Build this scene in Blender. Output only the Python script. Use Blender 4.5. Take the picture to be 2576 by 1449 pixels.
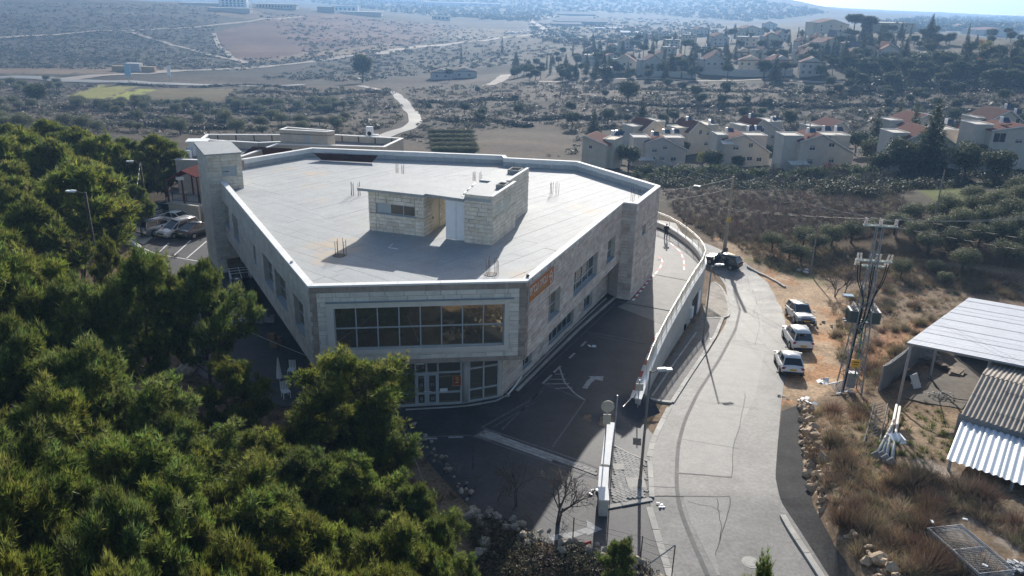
import bpy, math, random
import numpy as np
from mathutils import Matrix, Vector
PI = math.pi
R_ = math.radians
random.seed(7)
rng = np.random.default_rng(7)
sc = bpy.context.scene
COL = sc.collection
for o in list(bpy.data.objects):
    bpy.data.objects.remove(o)

# ------------------------------------------------------------------ camera
CAM_H = 25.0
FPX, PIT, ROL = 2000.0, R_(20.5), R_(1.4)      # focal length in units of a 2576-wide frame, tilt, roll
CX, CY = 1288.0, 724.5
_fw = np.array([0, math.cos(PIT), -math.sin(PIT)])
_u0 = np.array([0, math.sin(PIT), math.cos(PIT)])
_r0 = np.array([1.0, 0, 0])
_rt = _r0*math.cos(ROL) + _u0*math.sin(ROL)
_up = _u0*math.cos(ROL) - _r0*math.sin(ROL)
cd = bpy.data.cameras.new('camera')
cam = bpy.data.objects.new('camera', cd)
COL.objects.link(cam)
cd.sensor_width = 36.0
cd.lens = 36.0*FPX/2576.0
cd.clip_start = 0.5
cd.clip_end = 20000.0
m = Matrix.Identity(4)
for i in range(3):
    m[i][0], m[i][1], m[i][2] = _rt[i], _up[i], -_fw[i]
m[2][3] = CAM_H
cam.matrix_world = m
sc.camera = cam

# ------------------------------------------------------------------ light
SUN_EL = R_(22.5)
SUN_AZ = math.atan2(0.145, 1.0)                # measured from +Y towards +X
w = bpy.data.worlds.new('World')
sc.world = w
w.use_nodes = True
nt = w.node_tree
bg = nt.nodes['Background']
sky = nt.nodes.new('ShaderNodeTexSky')
sky.sky_type = 'NISHITA'
sky.sun_disc = False
sky.sun_elevation = SUN_EL
sky.sun_rotation = SUN_AZ
sky.altitude = 800
sky.air_density = 1.0
sky.dust_density = 3.0
sky.ozone_density = 1.0
nt.links.new(sky.outputs[0], bg.inputs[0])
bg.inputs[1].default_value = 0.105
sl = bpy.data.lights.new('sun', 'SUN')
sl.energy = 4.6
sl.angle = R_(0.53)
sl.color = (1.0, 0.955, 0.89)
so = bpy.data.objects.new('sun', sl)
COL.objects.link(so)
_sd = Vector((math.sin(SUN_AZ)*math.cos(SUN_EL), math.cos(SUN_AZ)*math.cos(SUN_EL), math.sin(SUN_EL)))
so.rotation_euler = _sd.to_track_quat('Z', 'Y').to_euler()
so.location = (30, 60, 90)
vs = sc.view_settings
vs.view_transform = 'Standard'
vs.look = 'None'
vs.exposure = 0.62
vs.gamma = 1.0
cy = sc.cycles
cy.max_bounces = 6
cy.diffuse_bounces = 3
cy.glossy_bounces = 2
cy.transmission_bounces = 4
cy.transparent_max_bounces = 6
cy.volume_bounces = 0
cy.caustics_reflective = False
cy.caustics_refractive = False
cy.sample_clamp_indirect = 4.0
cy.use_denoising = True
cy.use_adaptive_sampling = True
cy.adaptive_threshold = 0.015
cy.light_sampling_threshold = 0.02

# ------------------------------------------------------------------ pixel <-> place helpers (survey of the photograph)
def ray(x, y):
    d = _fw*FPX + _rt*(x-CX) - _up*(y-CY)
    return d/np.linalg.norm(d)
def at(x, y, z=0.0):
    d = ray(x, y); t = (z-CAM_H)/d[2]
    return np.array([0, 0, CAM_H]) + d*t
def atd(x, y, dist):
    d = ray(x, y); t = dist/math.hypot(d[0], d[1])
    return np.array([0, 0, CAM_H]) + d*t
def proj(P):
    v = np.atleast_2d(np.asarray(P, float)) - np.array([0, 0, CAM_H])
    c = v@_fw
    return np.stack([CX+FPX*(v@_rt)/c, CY-FPX*(v@_up)/c], 1)
def sstep(a, b, x):
    t = np.clip((x-a)/(b-a), 0, 1)
    return t*t*(3-2*t)

# ------------------------------------------------------------------ materials
MATS = {}
def mat(name, col, rough=0.8, var=0.18, scale=2.0, bump=0.0, bscale=None, spec=0.3, metal=0.0, attr=False, rand=0.0,
        transl=0.0, emit=0.0, fine=0.0, coat=0.0):
    if name in MATS:
        return MATS[name]
    m = bpy.data.materials.new(name)
    m.use_nodes = True
    n = m.node_tree.nodes; l = m.node_tree.links
    b = n['Principled BSDF']
    b.inputs['Roughness'].default_value = rough
    b.inputs['Specular IOR Level'].default_value = spec
    b.inputs['Metallic'].default_value = metal
    if coat:
        b.inputs['Coat Weight'].default_value = coat
        b.inputs['Coat Roughness'].default_value = 0.05
    g = n.new('ShaderNodeNewGeometry')
    out = None
    rgb = n.new('ShaderNodeRGB'); rgb.outputs[0].default_value = (*col, 1)
    out = rgb.outputs[0]
    def mul(a, bsock):
        x = n.new('ShaderNodeMix'); x.data_type = 'RGBA'; x.blend_type = 'MULTIPLY'
        x.inputs[0].default_value = 1.0
        l.new(a, x.inputs[6]); l.new(bsock, x.inputs[7])
        return x.outputs[2]
    def ramp(src, lo, hi, p0=0.3, p1=0.7):
        mr = n.new('ShaderNodeMapRange')
        mr.inputs[1].default_value = p0; mr.inputs[2].default_value = p1
        mr.inputs[3].default_value = lo; mr.inputs[4].default_value = hi
        l.new(src, mr.inputs[0])
        return mr.outputs[0]
    if attr:
        a = n.new('ShaderNodeAttribute'); a.attribute_name = 'Col'
        out = mul(out, a.outputs[0])
    if var:
        t = n.new('ShaderNodeTexNoise'); t.inputs['Scale'].default_value = scale; t.inputs['Detail'].default_value = 6
        t.inputs['Roughness'].default_value = 0.65
        l.new(g.outputs['Position'], t.inputs['Vector'])
        out = mul(out, ramp(t.outputs[0], 1-var, 1+var))
    if fine:
        t = n.new('ShaderNodeTexNoise'); t.inputs['Scale'].default_value = scale*9; t.inputs['Detail'].default_value = 3
        l.new(g.outputs['Position'], t.inputs['Vector'])
        out = mul(out, ramp(t.outputs[0], 1-fine, 1+fine))
    if rand:
        oi = n.new('ShaderNodeObjectInfo')
        out = mul(out, ramp(oi.outputs['Random'], 1-rand, 1+rand, 0, 1))
    l.new(out, b.inputs['Base Color'])
    if bump:
        t = n.new('ShaderNodeTexNoise'); t.inputs['Scale'].default_value = bscale or scale*6; t.inputs['Detail'].default_value = 4
        l.new(g.outputs['Position'], t.inputs['Vector'])
        bp = n.new('ShaderNodeBump'); bp.inputs['Strength'].default_value = bump; bp.inputs['Distance'].default_value = 0.05
        l.new(t.outputs[0], bp.inputs['Height']); l.new(bp.outputs[0], b.inputs['Normal'])
    if emit:
        l.new(out, b.inputs['Emission Color']); b.inputs['Emission Strength'].default_value = emit
    if transl:
        tr = n.new('ShaderNodeBsdfTranslucent'); mx = n.new('ShaderNodeMixShader')
        mx.inputs[0].default_value = transl
        l.new(out, tr.inputs[0]); l.new(b.outputs[0], mx.inputs[1]); l.new(tr.outputs[0], mx.inputs[2])
        l.new(mx.outputs[0], n['Material Output'].inputs[0])
    MATS[name] = m
    return m

# ------------------------------------------------------------------ mesh builder
class MB:
    def __init__(s):
        s.v = []; s.f = []; s.c = []; s.cur = (1, 1, 1)
    def add(s, vs, fs):
        o = len(s.v)
        s.v += [tuple(map(float, q)) for q in vs]
        s.f += [tuple(o+i for i in q) for q in fs]
        s.c += [s.cur]*len(vs)
        return s
    def box(s, c, d, yaw=0.0, M=None):
        x, y, z = d[0]/2, d[1]/2, d[2]/2
        p = [(-x,-y,-z),(x,-y,-z),(x,y,-z),(-x,y,-z),(-x,-y,z),(x,-y,z),(x,y,z),(-x,y,z)]
        if M is not None:
            p = [M@Vector(q) for q in p]
        elif yaw:
            ca, sa = math.cos(yaw), math.sin(yaw)
            p = [(q[0]*ca-q[1]*sa, q[0]*sa+q[1]*ca, q[2]) for q in p]
        p = [(q[0]+c[0], q[1]+c[1], q[2]+c[2]) for q in p]
        return s.add(p, [(3,2,1,0),(4,5,6,7),(0,1,5,4),(1,2,6,5),(2,3,7,6),(3,0,4,7)])
    def prism(s, poly, z0, z1):
        n = len(poly)
        a = sum(poly[i][0]*poly[(i+1) % n][1]-poly[(i+1) % n][0]*poly[i][1] for i in range(n))
        if a < 0: poly = poly[::-1]
        f0 = (lambda i: z0[i] if hasattr(z0, '__len__') else z0)
        f1 = (lambda i: z1[i] if hasattr(z1, '__len__') else z1)
        p = [(q[0], q[1], f0(i)) for i, q in enumerate(poly)] + [(q[0], q[1], f1(i)) for i, q in enumerate(poly)]
        return s.add(p, [tuple(range(n))[::-1], tuple(range(n, 2*n))] + [(i, (i+1) % n, n+(i+1) % n, n+i) for i in range(n)])
    def tube(s, a, b, r, r2=None, n=6, cap=True):
        a = np.array(a, float); b = np.array(b, float); r2 = r if r2 is None else r2
        d = b-a; L = np.linalg.norm(d)
        if L < 1e-6: return s
        d /= L
        u = np.cross(d, (0, 0, 1.0) if abs(d[2]) < 0.9 else (1.0, 0, 0)); u /= np.linalg.norm(u); v = np.cross(d, u)
        ring = lambda c, rr: [c+rr*(math.cos(t)*u+math.sin(t)*v) for t in (2*PI*i/n for i in range(n))]
        fs = [(i, n+i, n+(i+1) % n, (i+1) % n) for i in range(n)]
        if cap: fs += [tuple(range(n)), tuple(range(n, 2*n))[::-1]]
        return s.add(ring(a, r)+ring(b, r2), fs)
    def path(s, pts, r, n=5, r2=None):
        k = len(pts)-1
        r2 = r if r2 is None else r2
        for i in range(k):
            s.tube(pts[i], pts[i+1], r+(r2-r)*i/k, r+(r2-r)*(i+1)/k, n)
        return s
    def quad(s, a, b, c, d):
        return s.add([a, b, c, d], [(0, 1, 2, 3)])
    def sphere(s, c, r, n=8, k=5):
        r = (r, r, r) if not hasattr(r, '__len__') else r
        vs = [(c[0], c[1], c[2]+r[2])]
        for j in range(1, k):
            t = PI*j/k
            for i in range(n):
                p = 2*PI*i/n
                vs.append((c[0]+r[0]*math.sin(t)*math.cos(p), c[1]+r[1]*math.sin(t)*math.sin(p), c[2]+r[2]*math.cos(t)))
        vs.append((c[0], c[1], c[2]-r[2]))
        fs = [(0, 1+i, 1+(i+1) % n) for i in range(n)]
        for j in range(k-2):
            o = 1+j*n
            fs += [(o+i, o+n+i, o+n+(i+1) % n, o+(i+1) % n) for i in range(n)]
        o = 1+(k-2)*n
        fs += [(o+i, len(vs)-1, o+(i+1) % n) for i in range(n)]
        return s.add(vs, fs)
    def build(s, name, m, parent=None, smooth=False):
        me = bpy.data.meshes.new(name)
        me.from_pydata(s.v, [], s.f)
        if any(c != (1, 1, 1) for c in s.c):
            at_ = me.color_attributes.new('Col', 'FLOAT_COLOR', 'POINT')
            at_.data.foreach_set('color', np.array([(*c, 1.0) for c in s.c], np.float32).ravel())
        return link(name, me, m, parent, smooth)
def link(name, me, m, parent=None, smooth=False):
    if m is not None and not me.materials:
        me.materials.append(m)
    if smooth:
        me.polygons.foreach_set('use_smooth', np.ones(len(me.polygons), bool))
    o = bpy.data.objects.new(name, me)
    COL.objects.link(o)
    if parent is not None: o.parent = parent
    return o
def npmesh(name, V, T, m=None, C=None, parent=None, smooth=False):
    """big mesh from arrays; T is (n,3) or (n,4)"""
    V = np.asarray(V, np.float32); T = np.asarray(T, np.int32)
    me = bpy.data.meshes.new(name)
    me.vertices.add(len(V)); me.vertices.foreach_set('co', V.ravel())
    k = T.shape[1]
    me.loops.add(T.size); me.loops.foreach_set('vertex_index', T.ravel())
    me.polygons.add(len(T)); me.polygons.foreach_set('loop_start', np.arange(0, T.size, k, dtype=np.int32))
    me.polygons.foreach_set('loop_total', np.full(len(T), k, np.int32))
    if C is not None:
        a = me.color_attributes.new('Col', 'FLOAT_COLOR', 'POINT')
        a.data.foreach_set('color', np.concatenate([np.asarray(C, np.float32), np.ones((len(V), 1), np.float32)], 1).ravel())
    me.update(calc_edges=True)
    return link(name, me, m, parent, smooth) if m is not None else me
def tag(o, label=None, cat=None, group=None, kind=None):
    if label: o['label'] = label
    if cat: o['category'] = cat
    if group: o['group'] = group
    if kind: o['kind'] = kind
    return o
def thing(name, label, cat, loc=(0, 0, 0), yaw=0.0, group=None):
    o = bpy.data.objects.new(name, None); COL.objects.link(o)
    o.location = tuple(float(q) for q in loc); o.rotation_euler = (0, 0, yaw); o.empty_display_size = 0.3
    return tag(o, label, cat, group)
def struct(o):
    o['kind'] = 'structure'; return o
def copy_tree(o, parent=None):
    c = o.copy(); COL.objects.link(c)
    if parent is not None: c.parent = parent
    for ch in o.children:
        copy_tree(ch, c)
    return c
# ------------------------------------------------------------------ the lie of the land
# columns across the picture: (frame x, [(distance, height)...]) as surveyed
def _zcol(px, rows):
    ds, zs = [], []
    for r in rows:
        if len(r) == 3: d, z = r[1], r[2]
        else:
            d = r[1]; z = atd(px, r[0], d)[2]
        ds.append(d); zs.append(z)
    return np.array(ds, float), np.array(zs, float)
_COLS = [
 (-500, [(0,0,0),(0,80,0),(0,105,-2),(420,125),(330,200),(280,290),(240,390),(200,520),(172,600),(115,720),(55,900),(15,1080),(-20,1300),(0,1500,4),(0,2500,-30),(0,7000,-60)]),
 (200, [(0,0,0),(0,80,0),(0,105,-2),(420,125),(330,200),(280,290),(240,390),(205,500),(190,545),(172,600),(120,720),(60,900),(20,1080),(-5,1250),(0,1450,3),(0,2500,-30),(0,7000,-60)]),
 (700, [(0,0,0),(0,85,0),(0,105,-2.5),(420,125),(330,215),(280,300),(240,390),(210,480),(195,540),(150,640),(100,800),(62,950),(32,1100),(15,1250),(0,1500,-12),(10,2300),(-25,3200),(0,4500,10),(0,7000,-60)]),
 (1150, [(0,0,0),(0,85,0),(0,110,-5),(330,225),(280,300),(230,400),(200,480),(170,560),(140,680),(100,900),(70,1150),(40,1600),(15,2300),(-28,3200),(0,3900,30),(0,7000,-60)]),
 (1600, [(0,0,0),(0,88,-1.5),(480,140),(430,185),(330,240),(270,290),(230,330),(195,370),(150,450),(110,600),(80,1000),(50,1700),(16,2500),(-28,3300),(0,4300,20),(0,7000,-60)]),
 (1850, [(0,0,0),(0,90,-3),(480,138),(430,182),(335,240),(270,290),(230,330),(192,365),(150,430),(112,520),(0,640,-4),(52,1600),(2,2300),(-14,2700),(0,3300,10),(0,7000,-60)]),
 (2000, [(0,0,0),(0,92,-4.5),(480,135),(430,180),(340,240),(270,290),(230,330),(190,360),(150,410),(110,470),(70,560),(0,640,3),(50,1500),(24,2300),(0,2900,-10),(17,4200),(0,7000,-60)]),
 (2400, [(0,0,0),(0,92,-4.0),(500,120),(430,165),(330,230),(270,280),(215,320),(150,370),(120,430),(90,500),(0,600,2),(0,900,-14),(62,1500),(58,2200),(36,4200),(0,7000,-60)]),
 (3000, [(0,0,0),(0,92,-3.0),(500,120),(430,165),(330,230),(270,280),(215,320),(150,370),(120,430),(95,520),(0,700,2),(0,900,-10),(70,1500),(66,2200),(46,4200),(0,7000,-60)]),
]
_DS = np.concatenate([np.arange(0, 130, 5.), np.geomspace(130, 7000, 160)])
_cu = np.array([(c[0]-CX)/FPX/math.cos(PIT) for c in _COLS])
_ZT = np.stack([np.interp(_DS, *_zcol(*c)) for c in _COLS])
def _smooth1(a, k=2):
    for _ in range(k):
        b = a.copy(); b[:, 1:-1] = (a[:, :-2]+2*a[:, 1:-1]+a[:, 2:])/4; a = b
    return a
_ZT = _smooth1(_ZT, 2)
_uu = np.linspace(_cu[0], _cu[-1], 220)
_ZF = np.stack([np.interp(_uu, _cu, _ZT[:, j]) for j in range(len(_DS))], 1)
for _ in range(6):
    b = _ZF.copy(); b[1:-1] = (_ZF[:-2]+2*_ZF[1:-1]+_ZF[2:])/4; _ZF = b
_PH = rng.uniform(0, 6.28, (40,))
def fnoise(x, y, s, o=0):
    """cheap smooth pseudo noise, about -1..1"""
    x = x*s; y = y*s; p = _PH[o:o+8]
    return (np.sin(x*1.0+y*0.37+p[0])*np.cos(y*1.13-x*0.21+p[1]) + 0.6*np.sin(x*2.17-y*1.31+p[2])*np.cos(y*2.41+x*0.77+p[3])
            + 0.35*np.sin(x*4.3+y*3.1+p[4])*np.cos(y*4.9-x*2.7+p[5]))/1.5
def road_z(y):
    return -0.1*np.clip(y-36, 0, 50)
_WY = np.array([0, 44, 47, 56.4, 59.7, 68, 72.6, 78, 83, 90, 200.])
_WX = np.array([8.6, 8.6, 8.6, 11.8, 13.1, 16.3, 18.3, 19.6, 19.0, 19, 19.])
def xwall(y): return np.interp(y, _WY, _WX)
_BX = np.array([0, 20, 27, 32, 36, 40, 45, 48])            # foot line of the stone bank on the right
_BXV = np.array([16, 14.5, 14.0, 14.6, 15.6, 16.8, 18.6, 19.4])
def xbank(y): return np.interp(y, _BX, _BXV)
def base_z(x, y):
    x = np.asarray(x, float); y = np.asarray(y, float)
    d = np.hypot(x, y); u = x/np.maximum(y, 1.0)
    u = np.where(y > 1, u, np.sign(x)*2)
    ui = np.clip((u-_uu[0])/(_uu[1]-_uu[0]), 0, len(_uu)-1.001); i = ui.astype(int); fu = ui-i
    di = np.interp(d, _DS, np.arange(len(_DS))); di = np.clip(di, 0, len(_DS)-1.001); j = di.astype(int); fd = di-j
    z = (_ZF[i, j]*(1-fu)*(1-fd)+_ZF[i+1, j]*fu*(1-fd)+_ZF[i, j+1]*(1-fu)*fd+_ZF[i+1, j+1]*fu*fd)
    far = sstep(95, 220, d)
    z = z + far*(fnoise(x, y, 0.035, 0)*1.0 + fnoise(x, y, 0.011, 8)*2.2)
    # road falling away on the right side of the site
    xe = np.where(y < 44, 4.0, xwall(y)-2.5)
    s = sstep(0, 1, (x-xe)/np.where(y < 44, 4.2, 2.2))
    zs = s*road_z(y)
    near = 1-sstep(78, 108, d)
    z = z*(1-near) + zs*near
    # bank behind the stone wall
    bk = sstep(0.0, 1.3, x-xbank(y)-0.5)*(1-sstep(40, 48, y))*sstep(2, 14, y)
    z = z + bk*(1.25 + 0.15*fnoise(x, y, 0.9, 4))
    bump = near*(sstep(0.5, 5, x-21-0.0*y)*0.12 + sstep(0, 4, -5-x)*0.0)
    z = z + bump*fnoise(x, y, 0.8, 12)
    # wooded slope in front of the camera on the left
    fr = sstep(0, 5, (-(x)+0.9*(31.5-y)))*(1-sstep(36, 42, y+0.35*x))
    z = z + fr*(0.25*fnoise(x, y, 0.6, 20)-0.1)
    return z
def gz(x, y): return float(base_z(np.array([x]), np.array([y]))[0])
def gnd(px, py, dmin=15.0, dmax=6000.0):
    """where the line of sight through a picture point first meets the ground"""
    d = ray(px, py); h = math.hypot(d[0], d[1])
    if dmax <= dmin: dmax = dmin*1.01
    for it in range(2):
        D = np.geomspace(dmin, dmax, 260 if it == 0 else 24); t = D/h
        X, Y, Z = d[0]*t, d[1]*t, CAM_H+d[2]*t
        s = Z-base_z(X, Y)
        k = np.argmax(s < 0)
        if s[k] >= 0: k = len(D)-1
        if it == 0: dmin, dmax = D[max(0, k-1)], D[k] if k > 0 else D[0]*1.01
    if k > 0:
        a = s[k-1]/(s[k-1]-s[k]+1e-9)
        return np.array([X[k-1]+(X[k]-X[k-1])*a, Y[k-1]+(Y[k]-Y[k-1])*a, Z[k-1]+(Z[k]-Z[k-1])*a])
    return np.array([X[k], Y[k], Z[k]])

def inpoly(px, py, poly):
    poly = np.array(poly, float); r = np.zeros(len(px), bool); j = len(poly)-1
    for i in range(len(poly)):
        xi, yi = poly[i]; xj, yj = poly[j]
        c = ((yi > py) != (yj > py)) & (px < (xj-xi)*(py-yi)/(yj-yi+1e-12)+xi)
        r ^= c; j = i
    return r
# ------------------------------------------------------------------ ground sheet
_th = np.concatenate([np.linspace(-40, 40, 420), np.linspace(40, 320, 70)[1:-1]])
_dd = np.concatenate([[0.5, 3, 6], np.geomspace(9, 7000, 430)])
_T, _D = np.meshgrid(np.radians(_th), _dd)
_X, _Y = (np.sin(_T)*_D).ravel(), (np.cos(_T)*_D).ravel()
_Z = base_z(_X, _Y)
# the quarry face: a cut in the far hillside
_pp = proj(np.stack([_X, _Y, _Z], 1)); _px = np.where(_Y > 5, _pp[:, 0], -9999); _py = np.where(_Y > 5, _pp[:, 1], 9999)
_n1 = fnoise(_X, _Y, 0.05, 3); _n2 = fnoise(_X, _Y, 0.4, 9); _n3 = fnoise(_X, _Y, 0.012, 17)
C = np.empty((len(_X), 3)); C[:] = (0.175, 0.135, 0.098)
def zone(mask, col, k=1.0):
    C[mask] = C[mask]*(1-k)+np.array(col)*k
D_ = np.hypot(_X, _Y)
jx, jy = _px+6*_n2, _py+3*_n2
zone(D_ > 110, (0.125, 0.098, 0.073))
zone((D_ > 110) & (_n1+0.6*_n2 > 0.1), (0.078, 0.068, 0.05))
# hillside across the valley
far = (jx < 1500) & (jy < 196-0.0*jx) & (D_ > 450)
zone(far, (0.062, 0.062, 0.047))
zone(far & (_n2+_n1 > 0.55), (0.085, 0.076, 0.06))
zone(inpoly(jx, jy, [(538, 82), (560, 128), (600, 150), (700, 150), (900, 128), (1050, 108), (1140, 80), (1090, 60), (960, 52), (850, 34), (700, 40)]), (0.17, 0.095, 0.07))
zone(inpoly(jx, jy, [(580, 152), (620, 160), (800, 146), (1010, 124), (990, 106), (900, 118), (760, 132), (690, 148)]), (0.27, 0.205, 0.14))
zone(inpoly(jx, jy, [(1090, 78), (1200, 70), (1330, 78), (1330, 92), (1180, 100), (1100, 92)]), (0.22, 0.18, 0.13))
zone(inpoly(jx, jy, [(520, 30), (640, 26), (700, 38), (640, 48), (560, 40)]), (0.2, 0.16, 0.115))
zone(inpoly(jx, jy, [(-200, 172), (330, 166), (480, 172), (300, 186), (-200, 186)]), (0.26, 0.20, 0.14))
# fields on the valley floor
zone(inpoly(jx, jy, [(165, 243), (250, 215), (345, 218), (255, 252)]), (0.20, 0.21, 0.055))
zone(inpoly(jx, jy, [(268, 248), (352, 222), (395, 224), (312, 250)]), (0.26, 0.28, 0.05))
zone(inpoly(jx, jy, [(310, 250), (400, 222), (590, 224), (555, 258)]), (0.20, 0.17, 0.085))
zone(inpoly(jx, jy, [(800, 232), (900, 218), (990, 226), (960, 246)]), (0.17, 0.12, 0.08))
zone(inpoly(jx, jy, [(1190, 330), (1390, 310), (1460, 345), (1440, 395), (1190, 392)]), (0.15, 0.12, 0.086))
zone(inpoly(jx, jy, [(1350, 235), (2100, 225), (2150, 262), (1500, 282)]), (0.15, 0.12, 0.088), 0.7)
zone(inpoly(jx, jy, [(2310, 478), (2390, 470), (2520, 488), (2500, 530), (2380, 525)]), (0.16, 0.21, 0.03))
zone(inpoly(jx, jy, [(2200, 478), (2240, 476), (2260, 515), (2220, 520)]), (0.16, 0.21, 0.03))
zone(inpoly(jx, jy, [(2470, 140), (2550, 138), (2560, 152), (2480, 156)]), (0.2, 0.26, 0.04))
zone(inpoly(jx, jy, [(1290, 160), (1500, 118), (1900, 70), (2200, 60), (2620, 85), (2620, 215), (1500, 205)]), (0.095, 0.09, 0.062))
# distant wooded hills
zone(D_ > 1250, (0.055, 0.062, 0.045))
zone((D_ > 1250) & (_n3 > 0.3), (0.10, 0.09, 0.07))
# site
near = D_ < 110
zone(near, (0.20, 0.145, 0.095))
zone(near & (_n2+_n1 > 0.3), (0.15, 0.115, 0.075))
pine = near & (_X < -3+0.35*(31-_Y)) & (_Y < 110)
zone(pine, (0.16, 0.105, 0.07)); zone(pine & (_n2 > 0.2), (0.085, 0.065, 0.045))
dirt = inpoly(jx, jy, [(1800, 600), (1960, 640), (2050, 700), (2140, 760), (2160, 860), (2120, 960), (2060, 1000), (1950, 1030), (1930, 850), (1900, 720), (1840, 650)])
zone(dirt, (0.37, 0.265, 0.17)); zone(dirt & (_n2 > 0.35), (0.33, 0.19, 0.10))
zone(inpoly(jx, jy, [(2130, 900), (2230, 830), (2350, 800), (2330, 840), (2210, 900), (2150, 1000)]), (0.36, 0.19, 0.10), 0.8)
zone(inpoly(jx, jy, [(2300, 1150), (2400, 1180), (2560, 1330), (2560, 1400), (2420, 1290), (2290, 1220)]), (0.30, 0.25, 0.20))
zone(inpoly(jx, jy, [(1840, 640), (2000, 660), (2080, 720), (1980, 690)]), (0.13, 0.15, 0.045), 0.6)
C *= (1+0.10*_n2[:, None])
C[D_ > 100] *= 0.50; C[(D_ > 100) & (D_ < 620)] *= 0.80; C[D_ > 100] *= np.array([1.1, 1.0, .86])
st_m = (far | (D_ > 400)) & (_X < 250); C[st_m] *= (1+.20*np.sin(_Z[st_m]*1.35+1.5*_n1[st_m]))[:, None]
zone(inpoly(jx, jy, [(165, 243), (250, 215), (345, 218), (255, 252)]), (0.17, 0.165, 0.035)); zone(inpoly(jx, jy, [(268, 248), (352, 222), (395, 224), (312, 250)]), (0.20, 0.215, 0.03))
nT = len(_th); idx = np.arange(len(_X)).reshape(len(_dd), nT)
a = idx[:-1, :]; b = idx[1:, :]
Q = np.stack([a, b, np.roll(b, -1, 1), np.roll(a, -1, 1)], -1).reshape(-1, 4)
def ground_material():
    m = mat('ground', (1, 1, 1), rough=0.95, var=0.30, scale=0.55, bump=0.7, bscale=2.5, spec=0.1, attr=True, fine=0.34)
    return m
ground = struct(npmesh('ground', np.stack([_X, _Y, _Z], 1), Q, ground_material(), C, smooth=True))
ground['label'] = 'dry brown ground with fields and valley slopes'

# ------------------------------------------------------------------ roads and paving
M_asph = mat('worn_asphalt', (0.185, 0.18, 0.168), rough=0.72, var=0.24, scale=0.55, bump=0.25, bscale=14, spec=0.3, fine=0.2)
M_asph_d = mat('dark_asphalt', (0.05, 0.049, 0.048), rough=0.9, var=0.25, scale=0.8, bump=0.3, bscale=16, spec=0.1, fine=0.2)
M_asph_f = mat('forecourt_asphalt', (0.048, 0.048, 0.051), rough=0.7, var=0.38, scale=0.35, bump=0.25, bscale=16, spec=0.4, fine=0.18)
M_conc = mat('pale_concrete', (0.42, 0.40, 0.36), rough=0.85, var=0.14, scale=1.5, bump=0.2, spec=0.25, fine=0.12)
M_kerb = mat('kerb_stone', (0.40, 0.385, 0.35), rough=0.85, var=0.16, scale=2.0, spec=0.25, rand=0.12)
M_deck = mat('deck_paving', (0.205, 0.197, 0.183), rough=0.75, var=0.14, scale=1.0, bump=0.2, bscale=10, spec=0.25, fine=0.15)
M_white = mat('road_paint', (0.62, 0.62, 0.60), rough=0.7, var=0.18, scale=4, spec=0.3, fine=0.2)
M_red = mat('red_paint', (0.38, 0.06, 0.05), rough=0.7, var=0.2, scale=4)
def resample(P, n):
    P = np.asarray(P, float); s = np.concatenate([[0], np.cumsum(np.linalg.norm(np.diff(P, axis=0), axis=1))])
    t = np.linspace(0, s[-1], n)
    return np.stack([np.interp(t, s, P[:, k]) for k in range(P.shape[1])], 1)
def smoothline(P, n, k=3):
    Q = resample(P, n)
    for _ in range(k):
        q = Q.copy(); q[1:-1] = (Q[:-2]+2*Q[1:-1]+Q[2:])/4; Q = q
    return Q
def strip(name, L, Rr, m, off=0.03, n=80, mcols=8, zf=None, parent=None):
    """sheet between two edge lines, laid on the ground"""
    A = resample(np.asarray(L)[:, :2], n); B = resample(np.asarray(Rr)[:, :2], n)
    t = np.linspace(0, 1, mcols)[None, :, None]
    G = A[:, None, :]*(1-t)+B[:, None, :]*t
    X = G[..., 0].ravel(); Y = G[..., 1].ravel(); Z = (zf or base_z)(X, Y)+off
    i = np.arange(n*mcols).reshape(n, mcols)
    q = np.stack([i[:-1, :-1], i[:-1, 1:], i[1:, 1:], i[1:, :-1]], -1).reshape(-1, 4)
    V = np.stack([X, Y, Z], 1)
    e1 = V[q[0][1]]-V[q[0][0]]; e2 = V[q[0][3]]-V[q[0][0]]
    if np.cross(e1, e2)[2] < 0: q = q[:, ::-1]
    return npmesh(name, V, q, m, parent=parent, smooth=True)
def ribbon(name, P, width, m, off=0.03, n=60, mcols=3, zf=None, parent=None):
    P = resample(np.asarray(P)[:, :2], n); t = np.gradient(P, axis=0); t /= np.linalg.norm(t, axis=1)[:, None]
    nn = np.stack([-t[:, 1], t[:, 0]], 1)
    return strip(name, P+nn*width/2, P-nn*width/2, m, off, n, mcols, zf, parent)
def G_(*pts): return np.array([gnd(*p) for p in pts])
def A_(*pts, z=0.0): return np.array([at(*p, z) for p in pts])
def fore_z(x, y):
    return base_z(x, y)*(1-sstep(45.3, 47, y))*(x > -200)
rl = smoothline(G_((1700, 1560), (1683, 1449), (1633, 1272), (1635, 1200), (1633, 1146), (1650, 1090), (1683, 1024), (1730, 960), (1790, 875), (1826, 815), (1834, 770), (1826, 720), (1806, 690), (1775, 664), (1740, 640)), 90, 2)
rr = smoothline(G_((2170, 1560), (2085, 1449), (2012, 1335), (1962, 1260), (1950, 1200), (1956, 1120), (1966, 1010), (1978, 930), (1984, 850), (1968, 775), (1935, 715), (1890, 672), (1850, 645), (1800, 622), (1740, 600)), 90, 2)
road = struct(strip('road', rl, rr, M_asph, 0.03, 110, 12))
nl = smoothline(G_((2170, 1560), (2085, 1449), (2012, 1335), (1962, 1260), (1950, 1200), (1956, 1120), (1966, 1035)), 50, 1)
nr = smoothline(G_((2225, 1560), (2150, 1449), (2098, 1375), (2045, 1270), (2022, 1190), (2014, 1110), (2008, 1020)), 50, 1)
struct(strip('asphalt_strip', nl, nr, M_asph_d, 0.034, 60, 5))
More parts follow.
